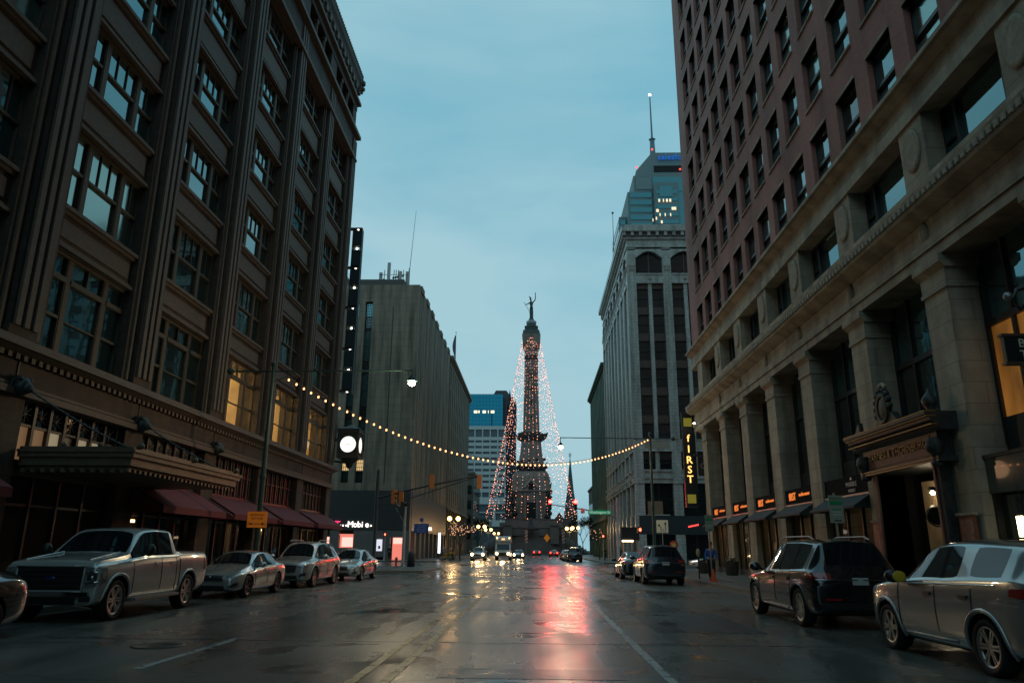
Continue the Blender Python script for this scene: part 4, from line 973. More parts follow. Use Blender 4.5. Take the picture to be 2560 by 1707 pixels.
def row_building(name, label, X, Y0, Y1, H, wallm, floors, nb, z_bot, cornice, glass_, s, trim=None, ww=1.3, depth=24):
    """a street building seen at a glancing angle: s=+1 when it stands left of the street (faces east)"""
    root = thing(name, label, 'building'); m = MB(); trim = trim or wallm
    a, b = (X-depth, X-.5) if s > 0 else (X+.5, X+depth)
    m.box(a, b, Y0+.05, Y1-.05, 0, H-.3, VOID)
    pit = (Y1-Y0)/nb; fh = (H-z_bot-cornice)/floors
    for k in range(nb+1): y = Y0+k*pit; w = (pit-ww)/2; m.box(X-s*.6, X, max(Y0,y-w), min(Y1,y+w), z_bot, H-cornice, wallm)
    for f in range(floors+1): z = z_bot+f*fh; m.box(X-s*.6, X-s*.08, Y0, Y1, z-.55, z+.4, trim)
    m.box(X-s*.6, X+s*.05, Y0, Y1, H-cornice, H, wallm); m.box(X-s*.6, X+s*.6, Y0-.4, Y1+.4, H-.55, H, trim); m.box(X-s*.6, X+s*.3, Y0-.2, Y1+.2, H-.9, H-.55, trim)
    m.box(X-s*.6, X+s*.25, Y0, Y1, z_bot-1.0, z_bot-.56, trim)
    for k in range(nb+1): y = Y0+k*pit; m.box(X-s*.6, X+s*.02, max(Y0,y-.45), min(Y1,y+.45), .14, z_bot-1, wallm)
    # south flank
    m.box(min(a,X-s*.01), max(a,X-s*.01), Y0, Y0+.05, 0, H-.35, wallm) if s > 0 else m.box(X+.01, b, Y0, Y0+.05, 0, H-.35, wallm)
    m.build('wall', root)
    items = []; uw = E_ if s > 0 else W_
    for f in range(floors):
        for k in range(nb):
            items.append(((X-s*.3, Y0+(k+.5)*pit, z_bot+f*fh+.4), *uw, win_mesh('sash', ww, fh-.95, glass_, FRAMEK)))
    place_windows(root, items)
    g = MB(); g.box(X-s*.4, X-s*.3, Y0+.1, Y1-.1, .14, z_bot-1.2, GL_D)
    for k in range(nb): 
        if k % 3 == 0: g.box(X-s*.28, X-s*.24, Y0+k*pit+.5, Y0+(k+1)*pit-.5, 1.2, 2.9, emis('warm_shop_glow', (1,.58,.24), .55, False))
    g.build('shop_window', root)
    return root
B3 = row_building('old_stone_building', 'older grey stone building with projecting cornice beyond the limestone block', -15.2, 128.2, 168, 34.9, mat('grey_brown_stone', (.20,.17,.13), .8, var=.15), 7, 12, 9.0, 1.8, GL_D, 1)
B4 = row_building('dark_green_block', 'narrow dark green block beside the white terracotta tower', 12.2, 127.6, 161, 33.5, mat('dark_green_stone', (.045,.085,.05), .7, var=.4, scale=.3), 8, 11, 7.5, 1.0, GL_D, -1)  # dark green is the wall's base colour, varied by noise

def build_behind():  # unseen blocks added behind the camera to darken what facing surfaces reflect
    for (x0, x1, y0, y1, H, c, lb) in ((-40,-15.2,-70,-8,32,(.10,.08,.065),'unseen brown stone block added behind the viewpoint on the left side'), (12.2,44,-75,-10,48,(.13,.11,.09),'unseen grey stone block added behind the viewpoint on the right side')):
        t = thing('unseen_block', lb, 'building'); m = MB(); mm = mat('block_stone_%d' % x1, c, .8, var=.2, scale=.8); m.box(x0, x1, y0, y1, 0, H, mm); m.box(x0-.3, x1+.3, y0-.3, y1+.3, H-.8, H, mm); m.build('wall', t)
        m = MB(); fx, s = (x1, 1) if x0 < 0 else (x0, -1)
        for k in range(18):
            for z in range(1, int(H/4)): m.box(fx+s*.02, fx+s*.06, y0+1+k*3.4, y0+3+k*3.4, z*4, z*4+2.4, GL_D)
        m.build('window', t)
build_behind()

# ================================================================ skyline behind
def build_skyline():
    root = thing('setback_skyscraper', 'tall grey stepped skyscraper with glass crown and twin masts behind the white tower', 'skyscraper', (0,0,0))
    Y = 330; G = mat('grey_granite_cladding', (.125,.175,.18), .6, var=.08, scale=.1); DGL = GL_T; m = MB()
    def tier(x0, x1, y0, y1, z0, z1, mt): m.box(x0, x1, y0, y1, z0, z1, mt)
    tier(46, 100, Y+4, Y+50, 0, 172.6, G); tier(42.2, 60, Y+10, Y+44, 0, 162, G); tier(49.5, 96, Y+6, Y+46, 172.6, 182.6, G)
    m.prism([(51.3,186.5),(59.6,196.7),(90,196.7),(98,186.5)], 'y', Y+8, Y+44, G); tier(51.3, 98, Y+8, Y+44, 182.6, 186.5, G)
    tier(58.5, 70.5, Y, Y+10, 0, 175.7, G)
    m.build('wall', root)
    g = MB()
    for k in range(44):
        z = 172.2-4.0*k-2.6
        if z < 0: break
        g.box(47, 58.4, Y+3.75, Y+3.95, z, z+2.6, DGL); g.box(70.6, 99, Y+3.75, Y+3.95, z, z+2.6, DGL); g.box(59.3, 69.8, Y-.2, Y-.02, z, z+1.9, DGL)
        if z < 158: g.box(42.8, 46, Y+9.8, Y+9.95, z, z+2.6, DGL); g.box(42.0, 42.15, Y+11, Y+43, z, z+2.6, DGL)
    g.box(61, 67.5, Y-.35, Y-.22, 167.8, 173.6, GL_T); g.box(50.5, 58.3, Y+5.7, Y+5.9, 175, 181.5, GL_D); g.box(59, 95, Y+5.7, Y+5.95, 173.6, 181.8, GL_T); g.box(60.3, 90, Y+7.8, Y+7.95, 185.6, 189.2, VOID)
    g.box(70.8, 73.5, Y+3.6, Y+3.74, 100, 172, GL_T)
    g.build('window', root)
    l = MB(); LW = emis('lit_tower_window', (1,.80,.52), 1.2, False)
    for (x, z, w) in ((60.3,165,.8),(62.5,165,.5),(64,165,.9),(65.6,165,.9),(59,159.6,1.2),(66.5,160.7,2.2),(57,154.6,.4),(58.6,155.5,.6),(60.5,157.4,.5),(63,157.4,.5),(65.6,157.4,.5),(61,153.6,.8),(64.2,165,.5)): l.box(x, x+w, Y-.5, Y-.38, z, z+1.5, LW)
    l.build('lit_window', root)
    for x, r in ((62.3, 1.0), (84, 1.0)):
        a = MB(); a.tube([(x, Y+20, 196), (x, Y+20, 211.5), (x, Y+20, 212), (x-.1, Y+20, 238)], [1.7, 1.2, .55, .28], mat('mast_grey', (.10,.15,.16), .5), 8); a.lathe([(1.2,211),(1.9,211.4),(1.2,211.8)], (x, Y+20, 0), MT['mast_grey'], 8); a.ball((x-.1, Y+20, 238.6), .75, emis('mast_beacon', (1,.85,.75), 6, False), 8); a.build('mast', root)
    L = MB(); L.T = frameT((71.5, Y+7.3, 193.6), *S_); L.text('salesforce', 4.6, mat('blue_sign_letters', (.01,.10,.45), .5, emit=(.01,.16,.6), es=.45), .4); L.build('sign_lettering', root)
    r = MB()
    for x, z in ((51.4,187.3),(59.6,197.4),(73.1,186.1)): r.ball((x, Y+6, z), .5, emis('red_beacon', (1,.06,.04), 3, False), 6)
    r.build('beacon', root)
    # white gridded hotel with a blue glass block and a hipped dark block behind
    Y = 300
    h = thing('white_gridded_hotel', 'white gridded modern hotel block left of the monument', 'building'); m = MB(); WC2 = mat('white_concrete_grid', (.42,.46,.45), .7, var=.06)
    m.box(-60, -9, Y+.6, Y+30, 0, 49.6, mat('blue_black_glazing', (.06,.09,.11), .3))
    xs = [-8.95-3.13*k for k in range(17)]
    for x in xs: m.box(x-.24, x+.24, Y-.1, Y+.65, 20, 49.9, WC2)
    m.box(-60, -8.7, Y-.15, Y+.65, 48.5, 49.95, WC2); zz = 45.5
    for k in range(10): m.box(-60, -8.7, Y, Y+.65, zz-1.35, zz-.02, WC2); zz -= 2.32
    m.box(-60, -8.7, Y-.2, Y+.65, 18.6, 21.3, WC2); m.box(-60, -8.7, Y-.1, Y+.65, 10, 12.4, WC2); m.box(-23.8,-22.8,Y-.1,Y+.65,12.4,18.6,WC2); m.box(-16.8,-15.8,Y-.1,Y+.65,12.4,18.6,WC2); m.box(-60,-8.7,Y-.1,Y+.65,15.2,15.6,WC2)
    m.build('wall', h)
    b = thing('blue_glass_block', 'blue green mirror glass block rising behind the white gridded hotel', 'building'); m = MB()
    m.box(-62, -14.8, Y+34, Y+60, 0, 70.2, GL_BL)
    for k in range(24): m.box(-62, -14.78, Y+33.93, Y+34.0, 30+k*1.75, 30.1+k*1.75, mat('curtain_wall_joint', (.01,.08,.12), .5))
    for k in range(32): x = -62+k*1.52; m.box(x, x+.1, Y+33.94, Y+34, 30, 70.2, MT['curtain_wall_joint'])
    m.box(-20, -19.6, Y+33.9, Y+34, 48, 63, VOID); m.build('wall', b)
    l = MB()
    for x, w in ((-28.1,1.6),(-24.1,1.5),(-26,.5),(-21.6,.3),(-20.3,1.6)): l.box(x, x+w, Y+33.7, Y+33.9, 61.4, 62.6, emis('lit_glass_block_window', (1,.86,.55), 1.6, False))
    l.build('lit_window', b)
    d = thing('hipped_dark_tower', 'dark tower block with sloping cut roof behind the blue glass block', 'building'); m = MB(); DS = mat('dark_slate_cladding', (.05,.045,.055), .6)
    m.box(-15, -9.6, Y+40, Y+60, 0, 62, DS); m.prism([(-21,69),(-18.5,73.5),(-13.5,73.5),(-9.6,68),(-8.9,62),(-21,62)], 'y', Y+41, Y+59, DS); m.build('wall', d)
    d = thing('pinnacled_tower', 'dark gothic pinnacled tower seen through the lights left of the column', 'church tower'); m = MB(); DK = mat('dark_blue_stone', (.028,.032,.045), .8)
    Yp = 262; m.box(-10.4, -6.9, Yp, Yp+8, 0, 48, DK); m.prism([(-10.4,48),(-9.6,54.5),(-9.2,57.5),(-8.6,54),(-8.1,48)], 'y', Yp+1, Yp+4, DK)
    for x, z in ((-10.2,49),(-7.1,50.5),(-8.2,52)): m.lathe([(.45,z-7),(.4,z-1),(.5,z),(.02,z+3.6)], (x, Yp+.6, 0), DK, 6)
    for k in range(9): m.box(-10.0, -7.3, Yp-.12, Yp, 8+k*4.4, 10.6+k*4.4, VOID) if k % 2 else None
    m.build('wall', d)
    c = thing('church_spire', 'slender dark church spire with a finial cross right of the monument', 'church'); m = MB(); Yc = 300
    SL = mat('spire_slate', (.045,.065,.075), .6, var=.2, scale=.6)
    m.lathe([(2.3,16),(2.25,18),(1.35,23.7),(.12,37)], (14.1, Yc, 0), SL, 8, smooth=False); m.box(11.6, 16.6, Yc-2.5, Yc+2.5, 0, 16.2, mat('church_stone', (.10,.06,.05), .8))
    m.prism([(6,0),(6,11),(9.5,15.5),(13,11),(13,0)], 'y', Yc-3, Yc+14, MT['church_stone']); m.build('wall', c)
    f = MB(); f.tube([(14.1,Yc,36.8),(14.1,Yc,39.6)], .09, BRONZE, 5); f.tube([(13.3,Yc,38.5),(14.9,Yc,38.5)], .1, BRONZE, 5)
    for a in range(3): f.tube([(14.1-.6*cos(a),Yc,37.9-.6*sin(a)),(14.1+.6*cos(a),Yc,37.9+.6*sin(a))], .07, BRONZE, 5)
    f.build('finial', c)
    # low curved blocks round the circle
    for (x0, x1, y0, y1, H, col, lab) in ((-56,-17,206,230,22,(.13,.11,.09),'low curved stone building at the left of the monument circle'), (16.5,52,206,232,19,(.12,.10,.085),'low curved brick building at the right of the monument circle'), (17,60,162,200,16,(.07,.06,.055),'low dark shop building beyond the dark green block'), (-64,-20,172,200,24,(.10,.09,.08),'plain stone block between the corniced building and the circle')):
        q = thing('low_block', lab, 'building'); m = MB(); mm = mat('block_%d_%d' % (x0, y0), col, .8, var=.2, scale=.5); m.box(x0, x1, y0, y1, 0, H, mm)
        fx = x1 if x0 < 0 else x0; s = 1 if x0 < 0 else -1
        m.box(x0-.3, x1+.3, y0-.3, y1+.3, H-.6, H, mm)
        m.build('wall', q); m = MB()
        for k in range(int((x1-x0)/2.6)):
            for z in range(4, int(H)-3, 4): m.box(x0+.8+k*2.6, x0+2.1+k*2.6, y0-.08, y0-.02, z, z+2.3, GL_D)
        for k in range(int((y1-y0)/2.6)):
            for z in range(4, int(H)-3, 4): m.box(fx+s*.02, fx+s*.08, y0+.8+k*2.6, y0+2.1+k*2.6, z, z+2.3, GL_D)
        m.build('window', q)
build_skyline()

# ================================================================ the monument and its lights
def skin_mesh(name, joints, edges, m, sub=1, root=None):
    """one continuous surface grown round connected edges; joints: name -> (x, y, z, rx[, ry])"""
    me = bpy.data.meshes.new(name); ks = list(joints); ix = {k: i for i, k in enumerate(ks)}
    me.from_pydata([joints[k][:3] for k in ks], [(ix[a], ix[b]) for a, b in edges], [])
    o = bpy.data.objects.new(name, me); COL.objects.link(o); md = o.modifiers.new('s', 'SKIN'); md.use_smooth_shade = True; md.branch_smoothing = .3
    for i, k in enumerate(ks):
        j = joints[k]; sv = me.skin_vertices[0].data[i]; sv.radius = (j[3], j[4] if len(j) > 4 else j[3]); sv.use_root = (k == (root or ks[0]))
    if sub: q = o.modifiers.new('b', 'SUBSURF'); q.levels = sub
    dg = bpy.context.evaluated_depsgraph_get(); out = bpy.data.meshes.new_from_object(o.evaluated_get(dg))
    bpy.data.objects.remove(o); bpy.data.meshes.remove(me)
    out.materials.clear(); out.materials.append(m)
    for p in out.polygons: p.material_index = 0; p.use_smooth = True
    return out

MX, MY = -1.25, 240
def build_monument():
    root = thing('soldiers_monument', 'tall limestone obelisk monument crowned by a bronze statue at the end of the street', 'monument', (MX, MY, 0))
    ST = mat('monument_limestone', (.20,.147,.127), .8, var=.18, scale=.5, dirt=.3); BZ = mat('monument_bronze', (.035,.02,.018), .55, metal=.2, var=.3, scale=1)
    m = MB()
    def slab(hx, z0, z1, mt=ST, hy=None): hy = hy or hx; m.box(-hx, hx, -hy, hy, z0, z1, mt)
    def taper(h0, h1, z0, z1, mt=ST): m.add([(-h0,-h0,z0),(h0,-h0,z0),(h0,h0,z0),(-h0,h0,z0),(-h1,-h1,z1),(h1,-h1,z1),(h1,h1,z1),(-h1,h1,z1)], [(0,3,2,1),(4,5,6,7),(0,1,5,4),(1,2,6,5),(2,3,7,6),(3,0,4,7)], mt)
    taper(2.65, 2.10, 38, 66.8)
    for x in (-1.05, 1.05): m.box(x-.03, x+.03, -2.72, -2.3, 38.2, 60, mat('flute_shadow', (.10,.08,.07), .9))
    for z in (42, 47, 51.5, 56): m.box(-.18, .18, -2.62, -2.2, z, z+1.5, VOID)
    taper(3.1, 2.65, 34.7, 38); taper(3.55, 3.15, 30.5, 34.7); taper(4.3, 3.6, 26.5, 30.5)
    taper(2.15, 2.9, 65.6, 67.6); taper(2.9, 3.1, 67.6, 70.8); m.build('shaft', root)
    m = MB(); slab(3.05, 70.8, 71.0); taper(2.9, 2.7, 71.0, 72.4, mat('dark_green_capital', (.04,.05,.045), .6)); slab(2.25, 62.5, 63.9, BZ); slab(2.3, 62.3, 62.5, BZ)
    m.lathe([(2.1,72.4),(2.1,73.6),(2.3,74.0),(2.3,74.3),(1.7,74.5),(1.55,75.1)], (0,0,0), MT['dark_green_capital'], 12); m.lathe([(1.6,75.1),(1.7,75.2),(1.7,76.1),(1.2,76.3),(.9,76.6)], (0,0,0), mat('grey_pedestal', (.2,.22,.22), .6), 12)
    for s_ in (-1, 1): m.tube([(s_*2.15,-1,72.5),(s_*2.2,-1,74.2)], .10, BZ, 5); m.tube([(s_*2.15,-1,74.2),(s_*1.2,-1,74.3)], .1, BZ, 5)
    m.build('observation_deck', root)
    b = MB()
    for s_ in (-1, 1):                    # ship prows of the upper bronze band
        b.T = Matrix.Translation((s_*2.9, -1.2, 36.6)); b.prism([(0,-1.7),(1.6*s_,-.9),(2.2*s_,.1),(2.6*s_,1.4),(1.4*s_,.9),(0,1.3)] if s_ > 0 else [(0,-1.7),(-1.6,-.9),(-2.0,.3),(-1.2,1.2),(0,1.3)], 'y', -.8, .8, BZ)
    b.T = None; b.box(-3.3, 3.3, -3.3, 3.3, 35.0, 37.9, BZ)
    for i in range(14): b.ball((-3+i*.46, -3.3, 36.2+.6*sin(i*2.3)), .42, BZ, 6)
    b.build('bronze_band', root)
    b = MB(); b.box(-4.6, 4.6, -4.6, 4.6, 25.2, 26.6, BZ)     # army band with trophies
    for i in range(16): a = -4.6+i*.62; b.ball((a, -4.6, 26.2+.7*sin(i*1.7)), .55, BZ, 6)
    for i in range(8): b.ball((-4.2+i*1.2, -3.9, 28.2+.8*sin(i*2.9)), .5, BZ, 6)
    b.tube([(3.2,-4,25.6),(5.2,-4.4,28.2)], .14, BZ, 5); b.tube([(-3.2,-4,25.6),(-5.0,-4.4,28.0)], .14, BZ, 5); b.build('bronze_band', root)
    p = MB()
    def tp(h0, h1, z0, z1, mt=ST): p.add([(-h0,-h0,z0),(h0,-h0,z0),(h0,h0,z0),(-h0,h0,z0),(-h1,-h1,z1),(h1,-h1,z1),(h1,h1,z1),(-h1,h1,z1)], [(0,3,2,1),(4,5,6,7),(0,1,5,4),(1,2,6,5),(2,3,7,6),(3,0,4,7)], mt)
    tp(6.3, 5.9, 19.5, 23.4); tp(5.9, 4.9, 23.4, 25.2); tp(6.7, 6.3, 18.9, 19.5); tp(6.1, 6.1, 10.4, 18.9)
    for x in (-4.3, -1.9, 1.9, 4.3): p.box(x-.4, x+.4, -6.5, -6.1, 10.6, 18.4, ST)
    p.prism([(-2.6,20.0),(0,23.0),(2.6,20.0),(1.9,20.0),(0,22.2),(-1.9,20.0)], 'y', -6.9, -6.2, STONE_D); p.box(-.8, .8, -6.45, -6.2, 19.2, 21.2, VOID)
    p.box(-1.4, 1.4, -6.3, -6.12, 10.6, 15.5, VOID); p.build('pedestal', root)
    for s_ in (-1, 1):
        g = MB()
        for i in range(9): g.ball((s_*(4.9+random.uniform(0,1.6)), -6.6+random.uniform(-.6,.6), 11.2+i*.95), .9-.04*i, BZ, 8)
        g.tube([(s_*5.6,-6.6,16),(s_*6.3,-6.8,21.5)], .16, BZ, 5); g.build('statue_group', root)
    d = MB(); DS = mat('monument_steps', (.17,.125,.11), .6, var=.2, scale=.7)
    for k in range(10): r = 19-k*.85; d.lathe([(r, k*.55),(r, k*.55+.55),(r-1, k*.55+.55)], (0,0,0), DS, 32, smooth=False)
    d.box(-11.2, 11.2, -11.2, 11.2, 5.4, 7.6, DS); d.box(-11.4,11.4,-11.4,11.4,7.6,7.8,ST); d.box(-9.6, 9.6, -9.6, 9.6, 7.8, 9.2, DS); d.box(-7.8, 7.8, -7.8, 7.8, 9.2, 10.4, DS); d.box(-8,8,-8,8,10.3,10.5,ST)
    for s_ in (-1,1): d.box(s_*7-1.3, s_*7+1.3, -14.5, -11, 3, 8.2, DS); d.box(s_*7-1.5, s_*7+1.5, -14.8, -11, 8.2, 8.5, ST)
    d.lathe([(2.2,7),(2.3,7.4),(1.0,7.6),(.5,9.2),(.2,10.6)], (0,-14,0), BZ, 12); d.build('stepped_base', root)
    # crowning figure, one continuous surface
    J = {'pel': (0,0,3.2,.62,.5), 'hip': (0,0,2.3,.66), 'kn': (.05,0,1.2,.5), 'ft': (0,0,.1,.78), 'wst': (.02,0,4.2,.42), 'chs': (.0,0,5.1,.55,.45), 'nk': (-.15,0,6.0,.2), 'hd': (-.25,-.02,6.6,.32), 'crn': (-.3,0,7.0,.24), 'wg1': (-.75,0,7.35,.1),
         'sl': (.55,0,5.6,.2), 'el': (1.15,0,6.3,.16), 'hl': (1.25,0,7.4,.13), 'tr': (1.2,0,8.2,.12), 'tf': (1.15,0,8.55,.2),
         'sr': (-.55,0,5.45,.2), 'er': (-1.0,0,5.0,.16), 'hr': (-1.75,-.1,4.75,.14), 'gr': (-1.8,-.1,4.8,.16)}
    E = [('pel','hip'),('hip','kn'),('kn','ft'),('pel','wst'),('wst','chs'),('chs','nk'),('nk','hd'),('hd','crn'),('crn','wg1'),('chs','sl'),('sl','el'),('el','hl'),('hl','tr'),('tr','tf'),('chs','sr'),('sr','er'),('er','hr'),('hr','gr')]
    s = thing('crowning_statue', 'dark bronze robed figure raising a torch and holding a sword on top of the obelisk', 'statue', (MX, MY, 76.6)); SB = mat('statue_bronze', (.02,.035,.035), .55)
    sc_ = link('body', skin_mesh('body', J, E, SB), s); sc_.scale = (1.15, 1.15, 1.17)
    q = MB(); q.tube([(-2.6,-.15,6.5),(-1.95,-.1,5.5),(-.75,-.1,3.2)], .07, SB, 6); q.tube([(-2.25,-.1,5.35),(-1.75,-.1,5.65)], .06, SB, 5); q.build('sword', s)
    q = MB(); q.ball((0,0,.0), .95, SB, 12, sz=.6); q.build('globe', s, (0,0,.2))
build_monument()

def build_light_strands():
    cols = [emis('strand_bulb_white', (1,.60,.42), 3.4, False), emis('strand_bulb_orange', (1,.30,.13), 5, False), emis('strand_bulb_cool', (.8,.74,.9), 2.4, False), emis('strand_bulb_pink', (1,.36,.32), 4.4, False)]
    WIRE = mat('strand_wire', (.02,.03,.03), .6)
    n = 44; rt = 2.9; rb = 14.4; zt, zb = 70.2, 10.2
    for k in range(n):
        m = MB(); rnd = random.Random(k); a = 2*pi*(k+.5)/n; zz = zb+rnd.choice([0, 1.2, .4, 2.2]); nb = 62
        r0 = .05
        for i in range(nb+1):
            if rnd.random() < .30: continue
            t = min(1, max(0, (i+rnd.uniform(-.3,.3))/nb)); z = zt+(zz-zt)*t; rr = rt+(rb-rt)*(t*.86+.14*t*t)
            x = rr*cos(a); y = rr*sin(a)
            x += rnd.uniform(-.06,.06)
            c = cols[rnd.choices([0,1,2,3], [4,5,1,3])[0]]; s = rnd.choice([.06,.08,.11])
            m.add([(x-s,y,z),(x,y-s,z),(x+s,y,z),(x,y+s,z),(x,y,z+s*1.2),(x,y,z-s*1.2)], [(0,1,4),(1,2,4),(2,3,4),(3,0,4),(1,0,5),(2,1,5),(3,2,5),(0,3,5)], c)
        m.tube([((rt+(rb-rt)*(t*.86+.14*t*t))*cos(a), (rt+(rb-rt)*(t*.86+.14*t*t))*sin(a), zt+(zz-zt)*t) for t in [i/10 for i in range(11)]], .014, WIRE, 3, False, False)
        o = m.build('light_strand', None, (MX, MY, 0)); tag(o, 'strand of small festive bulbs running from the monument crown down to its base', 'light strand', 'strands of lights draped round the monument')
build_light_strands()

# ================================================================ vehicles
def lerp_tab(tab, s):
    for a, b in zip(tab[:-1], tab[1:]):
        if a[0] <= s <= b[0]: t = (s-a[0])/max(1e-6, b[0]-a[0]); return [u+(v-u)*t for u, v in zip(a, b)]
    return list(tab[-1])
TYRE = mat('tyre_rubber', (.012,.012,.012), .8); RIM = mat('alloy_rim', (.45,.44,.42), .3, metal=.9); RIMD = mat('dark_alloy', (.12,.12,.12), .35, metal=.8)
CGL = mat('car_window_glass', (.006,.010,.013), .04, spec=.45); CHR = mat('chrome_trim', (.55,.56,.56), .12, metal=1); LAMP = mat('headlamp_lens', (.30,.31,.31), .12, metal=.5, var=.5, scale=9); TAIL = mat('tail_lamp_red', (.30,.012,.010), .15, coat=1)
TRIM = mat('black_plastic_trim', (.013,.014,.014), .45); PILLAR = mat('matt_black_pillar', (.008,.008,.008), .85, spec=.1); PLATE = mat('licence_plate', (.45,.45,.42), .4); AMB = mat('amber_lens', (.6,.25,.02), .2)
def carpaint(name, col, metal=.55, rough=.24): return mat(name, col, rough, metal=metal, coat=1)
WHEELC = {}
def wheel_meshes(r, w, spokes, rim):
    key = (round(r,2), round(w,2), spokes, rim.name)
    if key in WHEELC: return WHEELC[key]
    t = MB(); R = r; q = r*.72
    t.lathe([(q,-w*.42),(R*.93,-w*.5),(R*.99,-w*.38),(R,-w*.1),(R,w*.1),(R*.99,w*.38),(R*.93,w*.5),(q,w*.42),(q*.98,w*.2),(q*.98,-w*.2),(q,-w*.42)], (0,0,0), TYRE, 28, 'y')
    d = MB(); d.lathe([(q*1.01,w*.43),(q*.93,w*.44),(q*.90,w*.18)], (0,0,0), rim, 28, 'y'); d.lathe([(q*.95,-w*.1),(.001,-w*.1)], (0,0,0), BLACK, 20, 'y')
    d.lathe([(.001,w*.34),(q*.20,w*.34),(q*.24,w*.2)], (0,0,0), rim, 14, 'y')
    for k in range(spokes):
        a = 2*pi*k/spokes; c, s_ = cos(a), sin(a)
        for off in (-.10, .10):
            x0, x1 = q*.16, q*.95; hw0, hw1 = q*.065, q*.06; o0, o1 = off*q*.7, off*q*1.1
            P = [(x0, o0-hw0), (x1, o1-hw1), (x1, o1+hw1), (x0, o0+hw0)]
            vs_ = [(px*c-py*s_, w*.36 if i in (0,3) else w*.40, px*s_+py*c) for i, (px, py) in enumerate(P)]+[(px*c-py*s_, w*.2, px*s_+py*c) for px, py in P]
            d.add(vs_, [(3,2,1,0),(4,5,6,7),(0,1,5,4),(1,2,6,5),(2,3,7,6),(3,0,4,7)], rim)
    WHEELC[key] = (t.mesh('wheel'), d.mesh('rim')); return WHEELC[key]

